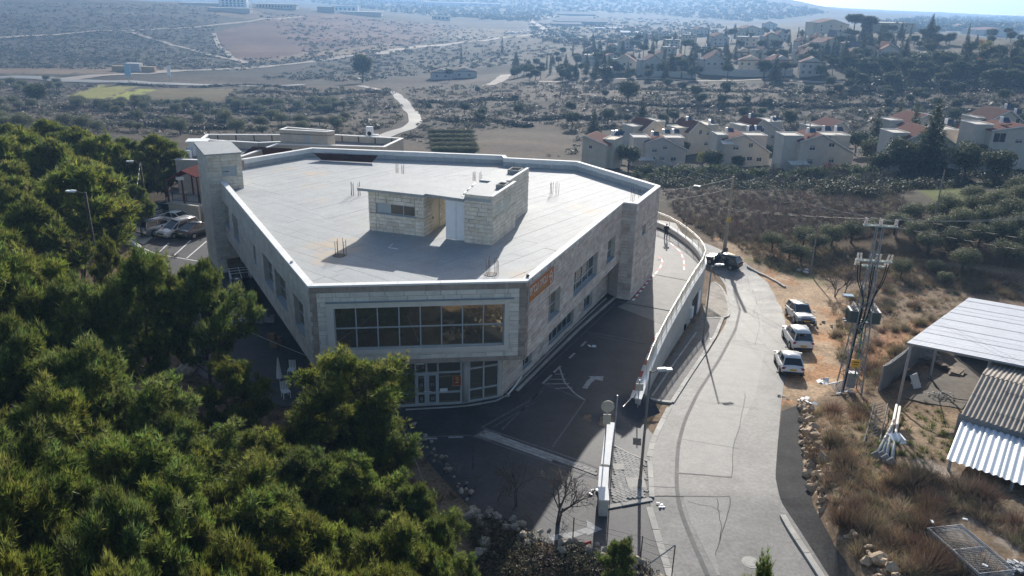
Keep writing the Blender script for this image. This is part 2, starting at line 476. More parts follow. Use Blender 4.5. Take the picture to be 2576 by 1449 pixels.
# old and new patches, seams and the trench line on the road
M_patch = mat('pale_asphalt_patch', (0.225, 0.218, 0.203), rough=0.72, var=0.14, scale=1.2, bump=0.25, bscale=14, spec=0.3, fine=0.16)
strip('asphalt_patch', G_((1706, 1190), (1712, 1100), (1745, 1010), (1800, 920), (1832, 860)), G_((1840, 1200), (1846, 1120), (1860, 1080), (1900, 1000), (1925, 880)), M_patch, 0.036, 30, 5, parent=road)
strip('asphalt_patch', G_((1718, 1248), (1735, 1310), (1780, 1400), (1805, 1449)), G_((1836, 1250), (1826, 1310), (1800, 1400), (1812, 1449)), M_patch, 0.036, 20, 4, parent=road)
strip('asphalt_patch', G_((1850, 855), (1862, 780), (1850, 735), (1838, 712)), G_((1922, 868), (1915, 790), (1890, 745), (1862, 715)), M_patch, 0.036, 20, 4, parent=road)
M_seam = mat('bitumen_seam', (0.115, 0.11, 0.103), rough=0.85, var=0.2, scale=3, spec=.1)
M_trench = mat('trench_asphalt', (0.165, 0.16, 0.15), rough=0.85, var=0.2, scale=2, spec=.15)
for P, wd in (([(1780, 1449), (1745, 1370), (1712, 1290), (1702, 1240), (1702, 1180), (1706, 1120), (1722, 1060), (1755, 990), (1810, 905), (1850, 830), (1862, 780), (1845, 730)], 0.22),
              ([(1706, 1192), (1840, 1202)], 0.07), ([(1840, 1202), (1846, 1120), (1862, 1078), (1872, 990)], 0.06), ([(1640, 1250), (1836, 1250)], 0.09),
              ([(1836, 1252), (1822, 1330), (1800, 1400)], 0.06), ([(1712, 1105), (1860, 1130)], 0.045), ([(1755, 1010), (1905, 1030)], 0.04), ([(1832, 862), (1925, 885)], 0.05),
              ([(1900, 870), (1912, 820), (1900, 770)], 0.05), ([(1880, 700), (1905, 760), (1896, 790)], 0.06), ([(1640, 1225), (1705, 1228)], 0.05),
              ([(1802, 1255), (1808, 1300), (1818, 1330), (1812, 1360)], 0.07), ([(1730, 1262), (1800, 1280), (1815, 1290)], 0.04)):
    q = G_(*P); q = smoothline(q, max(8, len(P)*5), 1)
    wob_ = np.cumsum(rng.normal(0, .05, q[1:-1, :2].shape), 0); q[1:-1, :2] += (wob_-wob_.mean(0))*.5*(wd < .2)
    ribbon('road_seam', q, wd if wd > .2 else wd*.6, M_trench if wd > .2 else M_seam, 0.040, max(12, len(P)*6), 2, parent=road)
cv = G_((1888, 1416))[0]
mh = MB(); mh.tube((cv[0], cv[1], cv[2]-0.05), (cv[0], cv[1], cv[2]+0.040), 0.42, n=28); mh.tube((cv[0], cv[1], cv[2]+0.0), (cv[0], cv[1], cv[2]+0.046), 0.30, n=28)
tag(mh.build('manhole_cover', M_conc), 'round pale manhole cover set in the grey road', 'manhole cover')

# forecourt and drive round the building
fl = A_((1690, 1470), (1520, 1420), (1400, 1375), (1290, 1335), (1200, 1295), (1100, 1190), (1040, 1115), (990, 1060), (740, 1082), (640, 1010), (480, 935), (430, 830), (395, 700), (330, 615), (290, 588), (395, 548), (425, 520), (470, 495))
fl[-1] = (-44, 104, 0)
fr = A_((1690, 1475), (1683, 1449), (1633, 1272), (1633, 1146), (1655, 1080), (1683, 1024))
fr = np.concatenate([fr, [[8.5, 45.5, 0], [8.7, 47.5, 0]], [[xwall(y)-0.1, y, 0] for y in (52, 56.4, 60, 64, 68, 72.6, 76, 79, 82, 85, 88, 90)], [[15, 92, 0], [5, 96, 0], [-20, 104, 0]]])
def _byrow(L, Rr, n, ymin, ymax):
    ys = np.linspace(ymin, ymax, n)
    L = L[np.argsort(L[:, 1])]; Rr = Rr[np.argsort(Rr[:, 1])]
    return np.stack([np.interp(ys, L[:, 1], L[:, 0]), ys], 1), np.stack([np.interp(ys, Rr[:, 1], Rr[:, 0]), ys], 1)
ya = max(fl[:, 1].min(), fr[:, 1].min())+0.05
FL, FR = _byrow(fl, fr, 120, ya, 96)
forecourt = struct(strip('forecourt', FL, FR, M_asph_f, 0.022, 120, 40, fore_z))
# paved upper drive, paler than the asphalt
dk = A_((1560, 756), (1650, 858)); 
DL = np.array([[9.0, 62.8], [10.6, 64.9], [12.0, 67.9], [13.5, 71.4], [11, 76], [7, 82], [2, 86], [-3, 89]])
DR = np.array([[12.6, 58.9], [14.0, 62.2], [15.5, 66.2], [17.2, 70.4], [18.9, 76], [18.9, 82], [16, 88], [8, 94]])
struct(strip('drive_paving', DL, DR, M_deck, 0.030, 60, 8, lambda x, y: 0*x))
def flat(name, P, m, off, parent=None, zf=fore_z):
    b = MB(); P = np.asarray(P)[:, :2]
    z = zf(P[:, 0], P[:, 1])+off
    vs = [(p[0], p[1], q) for p, q in zip(P, z)]
    a = sum(P[i][0]*P[(i+1) % len(P)][1]-P[(i+1) % len(P)][0]*P[i][1] for i in range(len(P)))
    if a < 0: vs = vs[::-1]
    b.add(vs, [tuple(range(len(vs)))])
    return b.build(name, m, parent)
def mark(P, wd, m=None, n=None, off=0.030, parent=None, name='painted_line'):
    return ribbon(name, np.asarray(P), wd, m or M_white, off, n or max(6, len(P)*4), 2, fore_z, parent or forecourt)
# forecourt markings: bay lines, hatching, curve, arrows, kerb dashes
M_shaded_white = mat('shade_toned_road_paint', (0.34, 0.34, 0.33), rough=0.8, var=0.3, scale=4, fine=0.3)  # white markings, with the forecourt shade put into their colour as grey
M_dim = mat('dark_road_paint', (0.13, 0.13, 0.13), rough=0.8, var=0.3, scale=4, fine=0.25)  # darkest marking tone, used for most forecourt lines
for P, wd, mm in (([(1212, 1076), (1330, 1010), (1365, 985)], 0.16, M_dim), ([(1212, 1076), (1400, 1140), (1508, 1178)], 0.16, M_dim),
                  ([(1240, 1076), (1345, 1012)], 0.10, M_dim), ([(1262, 1082), (1345, 1000), (1382, 960)], 0.12, M_dim),
                  ([(1000, 1102), (1188, 1096), (1340, 1150), (1505, 1205)], 0.14, M_dim), ([(1390, 1125), (1472, 1008)], 0.12, M_dim),
                  ([(1362, 965), (1472, 1008)], 0.10, M_dim), ([(1408, 927), (1420, 962), (1445, 990), (1472, 1008)], 0.12, M_shaded_white),
                  ([(1396, 942), (1420, 942)], 0.10, M_shaded_white), ([(1383, 955), (1424, 955)], 0.10, M_shaded_white), ([(1365, 967), (1432, 966)], 0.10, M_shaded_white), ([(1395, 978), (1440, 976)], 0.10, M_shaded_white),
                  ([(1476, 836), (1548, 848), (1645, 867)], 0.16, M_dim), ([(1480, 842), (1640, 873)], 0.10, M_dim),
                  ([(1556, 757), (1330, 968)], 0.10, M_dim), ([(1540, 752), (1300, 975)], 0.10, M_dim), ([(1558, 760), (1645, 776), (1690, 784)], 0.16, M_dim), ([(1650, 692), (1735, 708)], 0.12, M_dim), ([(1655, 655), (1670, 652)], 0.10, M_dim)):
    mark(A_(*P), wd, mm)
for a, b in (((1365, 966), (1388, 944)), ((1393, 938), (1410, 922)), ((1432, 902), (1446, 889)), ((1462, 872), (1474, 860)), ((1066, 1104), (1100, 1104)), ((1128, 1101), (1165, 1100))):
    mark(A_(a, b), 0.18, M_shaded_white)
def arrow(cx, cy, ang, s, bend):
    P = at(cx, cy); q = [(-.18, -1.2), (.18, -1.2), (.2, -.2), (.2+bend*.5, .45), (.55+bend, .4), (.35+bend*1.2, 1.2), (-.55+bend*.8, .75), (-.2+bend*.45, .62), (-.18, -.1)]
    ca, sa = math.cos(ang), math.sin(ang)
    flat('painted_arrow', [(P[0]+s*(x*ca-y*sa), P[1]+s*(x*sa+y*ca)) for x, y in q], M_shaded_white, 0.03, forecourt)
arrow(1482, 960, R_(-20), .95, 0.35)
arrow(1450, 1345, R_(-75), 1.15, -0.35)
# red and white kerb paint
def dashed(P, wd, n, off=0.034):
    Q = resample(np.asarray(P)[:, :2], n+1)
    for i in range(n):
        ribbon('painted_kerb', Q[i:i+2], wd, M_red if i % 2 else M_white, off, 3, 2, fore_z, forecourt)
dashed(A_((1592, 757), (1644, 692)), 0.22, 13)
dashed(A_((1648, 690), (1662, 672), (1668, 655), (1655, 645)), 0.16, 6, 0.036)
dashed(A_((1590, 1000), (1612, 945), (1634, 890), (1656, 838)), 0.25, 11)
dashed(A_((1686, 612), (1712, 634), (1720, 655), (1721, 680)), 0.16, 9, 0.036)
# parking lot lines on the left
for P in ([(330, 612), (395, 640), (525, 662)], [(395, 640), (425, 612)], [(436, 645), (480, 605)], [(470, 650), (520, 607)], [(395, 560), (525, 548)], [(330, 605), (400, 560)]):
    mark(A_(*P), 0.14, M_white)
struct(strip('lot_concrete', A_((302, 592), (395, 552)), A_((362, 616), (420, 566)), M_conc, 0.027, 8, 3, fore_z))
# valley lane, highway and far tracks
M_lane = mat('lane_asphalt', (0.15, 0.147, 0.14), rough=0.7, var=0.1, scale=0.4)
M_track = mat('dirt_track', (0.23, 0.19, 0.15), rough=0.9, var=0.15, scale=0.3)
def lane(name, pts, wd, m, off=0.12):
    return struct(ribbon(name, smoothline(G_(*pts), len(pts)*10, 2), wd, m, off, len(pts)*14, 4))
lane('lane', [(860, 365), (930, 352), (985, 335), (1025, 325), (1046, 308), (1040, 285), (1020, 262), (1000, 240), (975, 228), (900, 216)], 4.2, M_lane)
lane('highway', [(-300, 196), (60, 194), (200, 204), (400, 211), (620, 216), (760, 213)], 11, M_lane, 0.3)
lane('highway', [(150, 202), (260, 190), (420, 180), (620, 172), (800, 153), (950, 136), (1100, 115), (1220, 102), (1310, 92), (1360, 84)], 11, M_track, 0.3)
lane('highway', [(1360, 84), (1378, 78), (1350, 62), (1330, 50), (1440, 34)], 10, M_track, 0.6)
lane('dirt_track', [(-100, 104), (120, 88), (300, 77), (520, 66), (640, 52), (760, 42)], 6, M_track, 0.3)
lane('dirt_track', [(330, 82), (420, 108), (520, 136), (620, 160)], 5, M_track, 0.3)
lane('dirt_track', [(538, 84), (552, 118), (585, 148), (620, 158)], 4, M_track, 0.3)
lane('dirt_track', [(1340, 205), (1480, 205), (1900, 200), (2150, 206), (2576, 216)], 3.2, M_track, 0.15)
lane('lane', [(1230, 216), (1262, 200), (1275, 188)], 7, M_track, 0.2)
# ------------------------------------------------------------------ main building
def fuv(P0, P1, px, py):
    """point of a vertical wall seen at a picture point -> (distance along wall, height)"""
    P0 = np.array(P0[:2]); P1 = np.array(P1[:2]); t = (P1-P0)/np.linalg.norm(P1-P0); n = np.array([-t[1], t[0]])
    d = ray(px, py); k = (n@P0)/(n@d[:2]); X = d[:2]*k
    return float((X-P0)@t), float(CAM_H+d[2]*k)
class Face:
    """vertical wall from P0 to P1 (outside on the right hand when walking P0->P1)"""
    def __init__(s, P0, P1, z0, z1, openings=()):
        s.P0 = np.array(P0[:2], float); s.P1 = np.array(P1[:2], float); s.L = float(np.linalg.norm(s.P1-s.P0))
        s.t = (s.P1-s.P0)/s.L; s.n = np.array([s.t[1], -s.t[0]]); s.z0, s.z1 = z0, z1
        s.op = [tuple(o) for o in openings]; s.yaw = math.atan2(s.t[1], s.t[0])
    def pt(s, u, z, out=0.0):
        q = s.P0+s.t*u+s.n*out
        return (q[0], q[1], z)
    def cut(s, u0, u1, v0, v1):
        """rectangles of the given range left after taking out the openings"""
        us = sorted({u0, u1, *[min(max(o[k], u0), u1) for o in s.op for k in (0, 1)]})
        vs_ = sorted({v0, v1, *[min(max(o[k], v0), v1) for o in s.op for k in (2, 3)]})
        for i in range(len(us)-1):
            for j in range(len(vs_)-1):
                um, vm = (us[i]+us[i+1])/2, (vs_[j]+vs_[j+1])/2
                if not any(o[0] < um < o[1] and o[2] < vm < o[3] for o in s.op):
                    yield us[i], us[i+1], vs_[j], vs_[j+1]
    def wall(s, b, depth=0.38, back=0.03):
        for (a, c, d, e) in s.cut(0, s.L, s.z0, s.z1):
            b.quad(s.pt(a, d, -back), s.pt(c, d, -back), s.pt(c, e, -back), s.pt(a, e, -back))
        for (a, c, d, e) in s.op:
            for (p, q) in (((a, d), (c, d)), ((c, d), (c, e)), ((c, e), (a, e)), ((a, e), (a, d))):
                b.quad(s.pt(*p, 0.0), s.pt(*q, 0.0), s.pt(*q, -depth), s.pt(*p, -depth))
            b.quad(s.pt(a, d, -depth), s.pt(c, d, -depth), s.pt(c, e, -depth), s.pt(a, e, -depth))
    def stones(s, h, lmin, lmax, u0=0.0, u1=None, v0=None, v1=None, gap=0.014, min_l=0.12):
        u1 = s.L if u1 is None else u1; v0 = s.z0 if v0 is None else v0; v1 = s.z1 if v1 is None else v1
        nrow = max(1, round((v1-v0)/h)); hh = (v1-v0)/nrow; out = []
        for r in range(nrow):
            u = u0-random.uniform(0, lmax); a, bb = v0+r*hh, v0+(r+1)*hh
            while u < u1:
                l_ = random.uniform(lmin, lmax); e = min(u+l_, u1)
                if u1-e < min_l*1.5: e = u1
                st = max(u, u0)
                if e-st > min_l:
                    for q in s.cut(st, e, a, bb):
                        if q[1]-q[0] > 0.05 and q[3]-q[2] > 0.03:
                            out.append((q[0]+gap/2, q[1]-gap/2, q[2]+gap/2, q[3]-gap/2))
                u = e
        return out
    def stone_mesh(s, sts, name, m, parent, tints, proud=0.025, wob=0.012):
        b = MB()
        for (a, c, d, e) in sts:
            o = proud+random.uniform(-wob, wob); b.cur = random.choice(tints)
            k = random.uniform(0.93, 1.06); b.cur = tuple(x*k for x in b.cur)
            ch = 0.012
            vs = [s.pt(a, d, -0.03), s.pt(c, d, -0.03), s.pt(c, e, -0.03), s.pt(a, e, -0.03),
                  s.pt(a+ch, d+ch, o), s.pt(c-ch, d+ch, o), s.pt(c-ch, e-ch, o), s.pt(a+ch, e-ch, o)]
            b.add(vs, [(4, 5, 6, 7), (0, 1, 5, 4), (1, 2, 6, 5), (2, 3, 7, 6), (3, 0, 4, 7)])
        ob = b.build(name, m, parent); ob['kind'] = 'stuff'
        return ob
_um = bpy.data.meshes.new('stone_unit')
_c = 0.012
_um.from_pydata([(-.5, .5, -.5), (.5, .5, -.5), (.5, .5, .5), (-.5, .5, .5), (-.5+_c, -.5, -.5+_c), (.5-_c, -.5, -.5+_c), (.5-_c, -.5, .5-_c), (-.5+_c, -.5, .5-_c)], [],
                [(4, 5, 6, 7), (0, 1, 5, 4), (1, 2, 6, 5), (2, 3, 7, 6), (3, 0, 4, 7), (0, 3, 2, 1)])
def unit_pieces(face, sts, mesh, name, parent, proud=0.025, wob=0.010):
    for (a, c, d, e) in sts:
        o = bpy.data.objects.new(name, mesh); COL.objects.link(o); o.parent = parent
        p = proud+random.uniform(-wob, wob); q = face.pt((a+c)/2, (d+e)/2, p/2-0.03)
        o.location = q; o.rotation_euler = (0, 0, face.yaw); o.scale = (c-a, p+0.06, e-d)
M_stone = mat('pale_limestone', (0.69, 0.64, 0.56), rough=0.85, var=0.10, scale=2.2, bump=0.15, bscale=9, spec=0.2, rand=0.09, fine=0.07)
M_band = mat('brown_limestone', (0.35, 0.285, 0.235), rough=0.9, var=0.2, scale=1.8, bump=0.4, bscale=8, spec=0.15, rand=0.16, fine=0.1)
M_clad = mat('limestone_cladding', (1, 1, 1), rough=0.88, var=0.16, scale=1.2, bump=0.35, bscale=8, spec=0.2, attr=True, fine=0.1)
M_mort = mat('mortar', (0.54, 0.495, 0.43), rough=0.95, var=0.15, scale=2)
M_cap = mat('white_parapet', (0.74, 0.735, 0.71), rough=0.8, var=0.08, scale=1.2, spec=0.25, fine=0.05)
M_memb = mat('grey_roofing', (0.325, 0.342, 0.345), rough=0.75, var=0.10, scale=0.7, bump=0.15, bscale=12, spec=0.3, rand=0.02, fine=0.08)
M_upst = mat('roofing_upstand', (0.40, 0.42, 0.425), rough=0.8, var=0.14, scale=1.5, spec=0.25, rand=0.06)
M_glass = mat('solar_glass', (0.42, 0.38, 0.29), rough=0.025, var=0.0, spec=0.5, metal=0.85)
M_glass2 = mat('tinted_glass', (0.035, 0.045, 0.048), rough=0.06, var=0.0, spec=0.8)
M_frame = mat('window_frame_metal', (0.42, 0.44, 0.45), rough=0.45, var=0.05, spec=0.5)
M_plwhite = mat('white_painted_metal', (0.72, 0.74, 0.75), rough=0.5, var=0.05, scale=2)
M_dark = mat('dark_interior', (0.03, 0.03, 0.03), rough=0.9, var=0.1)
M_concr = mat('raw_concrete', (0.33, 0.32, 0.30), rough=0.9, var=0.2, scale=1.2, bump=0.2)
M_rust = mat('rusty_steel', (0.12, 0.075, 0.05), rough=0.85, var=0.3, scale=5)
M_sill = mat('blue_grey_sill', (0.34, 0.37, 0.39), rough=0.7, var=0.1)
# roof material: membrane with tan silt stains where water stood
def stain_roof(m):
    n = m.node_tree.nodes; l = m.node_tree.links; b = n['Principled BSDF']
    src = b.inputs['Base Color'].links[0].from_socket
    g = n.new('ShaderNodeNewGeometry')
    tot = None
    t = n.new('ShaderNodeTexNoise'); t.inputs['Scale'].default_value = 1.1; t.inputs['Detail'].default_value = 5
    l.new(g.outputs['Position'], t.inputs['Vector'])
    for (px, py, r, k) in ((838, 625, 2.4, 1.0), (862, 608, 1.5, 1.0), (820, 655, 1.2, .8), (792, 437, 1.6, .7), (790, 468, 1.4, .6), (728, 424, .9, .6), (1308, 690, 1.6, .5), (1490, 530, 1.4, .6), (1450, 522, 1.0, .5), (1245, 418, 1.3, .55), (800, 505, 1.3, .3), (700, 430, .8, .5)):
        p = at(px, py, 7.78)
        d = n.new('ShaderNodeVectorMath'); d.operation = 'DISTANCE'; d.inputs[1].default_value = tuple(p)
        l.new(g.outputs['Position'], d.inputs[0])
        mr = n.new('ShaderNodeMapRange'); mr.inputs[1].default_value = r*1.15; mr.inputs[2].default_value = 0.0; mr.inputs[3].default_value = 0; mr.inputs[4].default_value = k*2.2
        l.new(d.outputs['Value'], mr.inputs[0])
        if tot is None: tot = mr.outputs[0]
        else:
            ad = n.new('ShaderNodeMath'); ad.operation = 'MAXIMUM'; l.new(tot, ad.inputs[0]); l.new(mr.outputs[0], ad.inputs[1]); tot = ad.outputs[0]
    mm = n.new('ShaderNodeMath'); mm.operation = 'MULTIPLY'; l.new(tot, mm.inputs[0])
    rm = n.new('ShaderNodeMapRange'); rm.inputs[1].default_value = 0.36; rm.inputs[2].default_value = 0.62; rm.inputs[3].default_value = 0.0; rm.inputs[4].default_value = 0.85
    l.new(t.outputs[0], rm.inputs[0]); l.new(rm.outputs[0], mm.inputs[1]); mm.use_clamp = True
    mx = n.new('ShaderNodeMix'); mx.data_type = 'RGBA'; l.new(mm.outputs[0], mx.inputs[0]); l.new(src, mx.inputs[6]); mx.inputs[7].default_value = (0.42, 0.345, 0.26, 1)
    l.new(mx.outputs[2], b.inputs['Base Color'])
stain_roof(M_memb)
ZT, ZF, ZR = 8.65, 3.4, 7.78
bA, bB, bC, bD, bE = (-11.86, 43.27), (0.88, 45.06), (9.14, 64.95), (10.25, 64.52), (13.3, 71.34)
bF, bG1, bG2, bH, bI, bJ = (6.51, 81.73), (-0.87, 82.69), (-1.10, 83.96), (-21.95, 85.54), (-27.4, 78.58), (-26.01, 69.0)
outline = [bA, bB, bC, bD, bE, bF, bG1, bG2, bH, bI, bJ]
bld = thing('stone_building', 'large pale stone building with flat grey roof and white parapet beside the road', 'building', (-7, 62, 0))
def P(o):                                  # keep world coordinates under the building's origin
    o.parent = bld; o.matrix_parent_inverse = Matrix.Translation((7, -62, 0)); return o
class _W:                                  # parent proxy used by MB.build
    pass
def bpart(b, name, m, smooth=False): return P(b.build(name, m, None, smooth))
# --- openings from the photograph
def zc(x0, y0, k): return lambda a, b: ((x0+a/k)*.644, (y0+b/k)*.644)
z7, z1r, z4c, z3c = zc(2000, 900, 3.623), zc(1200, 1080, 2.587), zc(0, 740, 1.9067), zc(2000, 1000, 2.634)
def opening(F0, F1, conv, tl, tr, br, bl, zz=None):
    q = [fuv(F0, F1, *conv(*p)) for p in (tl, tr, br, bl)]
    u0 = (q[0][0]+q[3][0])/2; u1 = (q[1][0]+q[2][0])/2
    if zz: return (u0, u1, *zz)
    return (u0, u1, (q[2][1]+q[3][1])/2, (q[0][1]+q[1][1])/2)
w_front = opening(bA, bB, z1r, (262, 325), (1997, 272), (1985, 690), (290, 748))
r_w = [opening(bB, bC, z7, *q) for q in (((525, 905), (685, 770), (670, 1140), (510, 1290)), ((880, 600), (1215, 310), (1195, 640), (862, 955)), ((1355, 165), (1465, 85), (1445, 385), (1335, 490)))]
zlo = np.mean([o[2] for o in r_w]); zhi = np.mean([o[3] for o in r_w])
r_w = [(o[0], o[1], zlo, zhi) for o in r_w]
l_w = [opening(bJ, bA, z4c, *q) for q in (((1652, 130), (1712, 205), (1712, 325), (1660, 265)), ((1740, 250), (1779, 293), (1782, 405), (1744, 360)), ((1895, 500), (1912, 525), (1917, 610), (1899, 585)), ((1965, 548), (2038, 642), (2038, 765), (1975, 700)), ((2053, 650), (2136, 765), (2140, 905), (2060, 830)), ((2190, 842), (2268, 955), (2272, 1105), (2205, 1040)))]
l_w = [(o[0], o[1], 4.75 if i != 2 else 5.0, 6.85 if i != 2 else 6.5) for i, o in enumerate(l_w)]
p_w = [opening(bD, bE, zc(1300, 560, 1.9067), (2302, 630), (2331, 590), (2328, 652), (2300, 700))]
f_front = Face(bA, bB, ZF, ZT-.12, [w_front])
f_right = Face(bB, bC, ZF, ZT-.12, r_w)
f_rt2 = Face(bC, bD, 0, ZT-.12)
f_pil = Face(bD, bE, -0.3, ZT-.12, p_w)
f_b1, f_b2, f_b3, f_b4, f_b5 = Face(bE, bF, -4, ZT-.12), Face(bF, bG1, -4, ZT-.12), Face(bG1, bG2, 0, ZT-.12), Face(bG2, bH, -3, ZT-.12), Face(bH, bI, -2, ZT-.12)
f_left = Face(bJ, bA, ZF, ZT-.12, l_w)
wb = MB()
for f in (f_front, f_right, f_rt2, f_pil, f_b1, f_b2, f_b3, f_b4, f_b5, f_left): f.wall(wb)
sof = MB(); sof.prism([bA, bB, bC, (4, 70), (-24.6, 69.6), bJ], ZF-0.02, ZF+0.25); bpart(sof, 'soffit', M_concr)
bpart(wb, 'wall', M_mort)
# --- stone cladding
bw = 0.42
inner = f_front.stones(0.29, 0.72, 1.25, bw, f_front.L-bw, ZF+0.3, ZT-.12-0.36)
bmesh_ = _um.copy(); bmesh_.materials.append(M_stone)
band_ = _um.copy(); band_.materials.append(M_band)
stones_f = inner
def individual(face, sts, mesh, name, parent, **k):
    n0 = len(bpy.data.objects)
    for (a, c, d, e) in sts:
        o = bpy.data.objects.new(name, mesh); COL.objects.link(o)
        p = k.get('proud', 0.025)+random.uniform(-.010, .010); q = face.pt((a+c)/2, (d+e)/2, p/2-0.03)
        o.location = q; o.rotation_euler = (0, 0, face.yaw); o.scale = (c-a, p+0.06, e-d); P(o)
    return
edge = (f_front.stones(0.36, 0.8, 1.3, 0, f_front.L, ZT-.12-0.36, ZT-.12) + f_front.stones(0.3, 0.9, 1.4, 0, f_front.L, ZF, ZF+0.3)
        + f_front.stones(0.29, 0.5, 0.5, 0, bw, ZF+.3, ZT-.48) + f_front.stones(0.29, 0.5, 0.5, f_front.L-bw, f_front.L, ZF+.3, ZT-.48))
allst = inner+edge
individual(f_front, inner, bmesh_, 'stone', bld)
individual(f_front, edge[:max(0, 300-len(inner))], band_, 'stone', bld, proud=0.012)
rest = edge[max(0, 300-len(inner)):]
T_right = [(0.58, 0.50, 0.435), (0.56, 0.475, 0.41), (0.61, 0.54, 0.475), (0.51, 0.415, 0.36), (0.58, 0.49, 0.43), (0.62, 0.56, 0.495)]
T_left = [(0.60, 0.56, 0.495), (0.585, 0.54, 0.475), (0.615, 0.575, 0.51)]
T_band = [(0.36, 0.29, 0.24), (0.32, 0.26, 0.215), (0.40, 0.33, 0.28)]
T_cream = [(0.66, 0.60, 0.51), (0.645, 0.585, 0.49), (0.61, 0.54, 0.44), (0.67, 0.615, 0.525), (0.655, 0.595, 0.505)]
if rest: P(f_front.stone_mesh(rest, 'stone_band', M_clad, None, T_band, 0.012))
P(f_right.stone_mesh(f_right.stones(0.29, 0.5, 1.1, 0.4), 'stone_cladding', M_clad, None, T_right))
P(f_right.stone_mesh(f_right.stones(0.29, 0.45, 0.45, 0, 0.4), 'stone_band', M_clad, None, T_band))
P(f_rt2.stone_mesh(f_rt2.stones(0.29, 0.5, 1.1), 'stone_cladding', M_clad, None, T_right))
P(f_pil.stone_mesh(f_pil.stones(0.29, 0.5, 1.1), 'stone_cladding', M_clad, None, T_right))
P(f_left.stone_mesh(f_left.stones(0.29, 0.5, 1.1), 'stone_cladding', M_clad, None, T_left, 0.02, 0.006))
for f in (f_b1, f_b2, f_b4, f_b5): P(f.stone_mesh(f.stones(0.45, 1.0, 1.8), 'stone_cladding', M_clad, None, T_right))
# --- windows
def window(face, o, cols, rows, depth=0.26, fw=0.07, glass=None, sill=True, name='window'):
    (a, c, d, e) = o
    b = MB()
    us = [a+(c-a)*i/cols for i in range(cols+1)]; vs_ = [d+(e-d)*t for t in rows]
    def bar(u0, u1, v0, v1, o0=-depth-.02, o1=-depth+.05):
        p = [face.pt(u0, v0, o0), face.pt(u1, v0, o0), face.pt(u1, v1, o0), face.pt(u0, v1, o0), face.pt(u0, v0, o1), face.pt(u1, v0, o1), face.pt(u1, v1, o1), face.pt(u0, v1, o1)]
        b.add(p, [(4, 5, 6, 7), (0, 1, 5, 4), (1, 2, 6, 5), (2, 3, 7, 6), (3, 0, 4, 7)])
    for i, u in enumerate(us):
        x = min(max(u, a+fw/2), c-fw/2); bar(x-fw/2, x+fw/2, d, e)
    for v in vs_:
        x = min(max(v, d+fw/2), e-fw/2); bar(a, c, x-fw/2, x+fw/2, -depth-.02, -depth+.046)
    w_ = bpart(b, name, M_frame)
    for i in range(cols):
        for j in range(len(vs_)-1):
            g = MB(); tl = random.uniform(-.004, .004); tu = random.uniform(-.004, .004)
            g.quad(face.pt(us[i], vs_[j], -depth-tl), face.pt(us[i+1], vs_[j], -depth-tl+tu), face.pt(us[i+1], vs_[j+1], -depth+tl+tu), face.pt(us[i], vs_[j+1], -depth+tl))
            q = g.build('pane', glass or M_glass); q.parent = w_; q.matrix_parent_inverse = w_.matrix_world.inverted()
    if sill:
        s_ = MB(); p = [face.pt(a, d-.0, -depth), face.pt(c, d, -depth), face.pt(c, d, .05), face.pt(a, d, .05)]
        s_.add([(x, y, z+.03) for x, y, z in p]+[(x, y, z-.02) for x, y, z in p], [(0, 1, 2, 3), (4, 7, 6, 5), (3, 2, 6, 7), (0, 3, 7, 4), (2, 1, 5, 6)])
        q = s_.build('sill', M_sill); q.parent = w_; q.matrix_parent_inverse = w_.matrix_world.inverted()
    return w_
bpy.context.view_layer.update()
window(f_front, w_front, 8, (0, .5, 1), 0.16, 0.075, sill=False)
sb = MB()                                         # raised surround of the big window
(a, c, d, e) = w_front
for (u0, u1, v0, v1) in ((a-.42, c+.25, e, e+.36), (a-.42, a, d-.3, e), (c, c+.25, d-.3, e), (a, c, d-.3, d)):
    p = [f_front.pt(u, v, o) for o in (0.0, .085) for (u, v) in ((u0, v0), (u1, v0), (u1, v1), (u0, v1))]
    sb.add(p, [(4, 5, 6, 7), (0, 1, 5, 4), (1, 2, 6, 5), (2, 3, 7, 6), (3, 0, 4, 7)])
bpart(sb, 'window_surround', mat('smooth_limestone', (0.66, 0.615, 0.545), rough=0.8, var=0.08, scale=2))
lb = MB(); lb.tube(f_front.pt(a-.42, e+.40, .16), f_front.pt(c+.55, e+.40, .16), 0.05, n=8); bpart(lb, 'light_bar', mat('blue_grey_metal', (0.20, 0.25, 0.28), rough=0.5, var=0.1))
window(f_right, r_w[0], 2, (0, .42, 1), 0.34, 0.07)
window(f_right, r_w[1], 4, (0, .36, 1), 0.34, 0.07, M_glass2)
window(f_right, r_w[2], 2, (0, .4, 1), 0.34, 0.07)
window(f_pil, p_w[0], 1, (0, 1), 0.3, 0.06)
for i, o in enumerate(l_w): window(f_left, o, 1 if i == 2 else 2, (0, .4, 1), 0.34, 0.06)
# --- lower storey: set back under the overhang
g0, g1, g2, g3 = at(930, 1030)[:2], at(1160, 1017)[:2], at(1180, 1014)[:2], at(1252, 1001)[:2]
g4 = at(1262, 998)[:2]; rw = np.array([8.45, 66.1])
fr_d = Face(g0, g1, 0.12, ZF-.35, [(0.3, np.linalg.norm(g1-g0)-.05, 0.12, ZF-.4)])
lowr = Face(g4, rw, 0, ZF)
Lr = lowr.L
def lopen(conv, a, b): 
    ua = fuv(g4, rw, *conv(*a))[0]; ub = fuv(g4, rw, *conv(*b))[0]; return (ua, ub, 0.45, 1.55)
lops = [lopen(z3c, (108, 1180), (195, 1090)), lopen(z3c, (376, 900), (628, 655)), lopen(z3c, (738, 515), (820, 430))]
lowr = Face(g4, rw, 0, ZF, lops)
lw = MB(); lowr.wall(lw, 0.3)
f_lb = Face((-22.2, 70), (-9.6, 47.0), 0, ZF); f_lb.wall(lw); Face((-9.6, 47.0), g0, 0, ZF).wall(lw)
Face(g3, g4, 0, ZF).wall(lw)
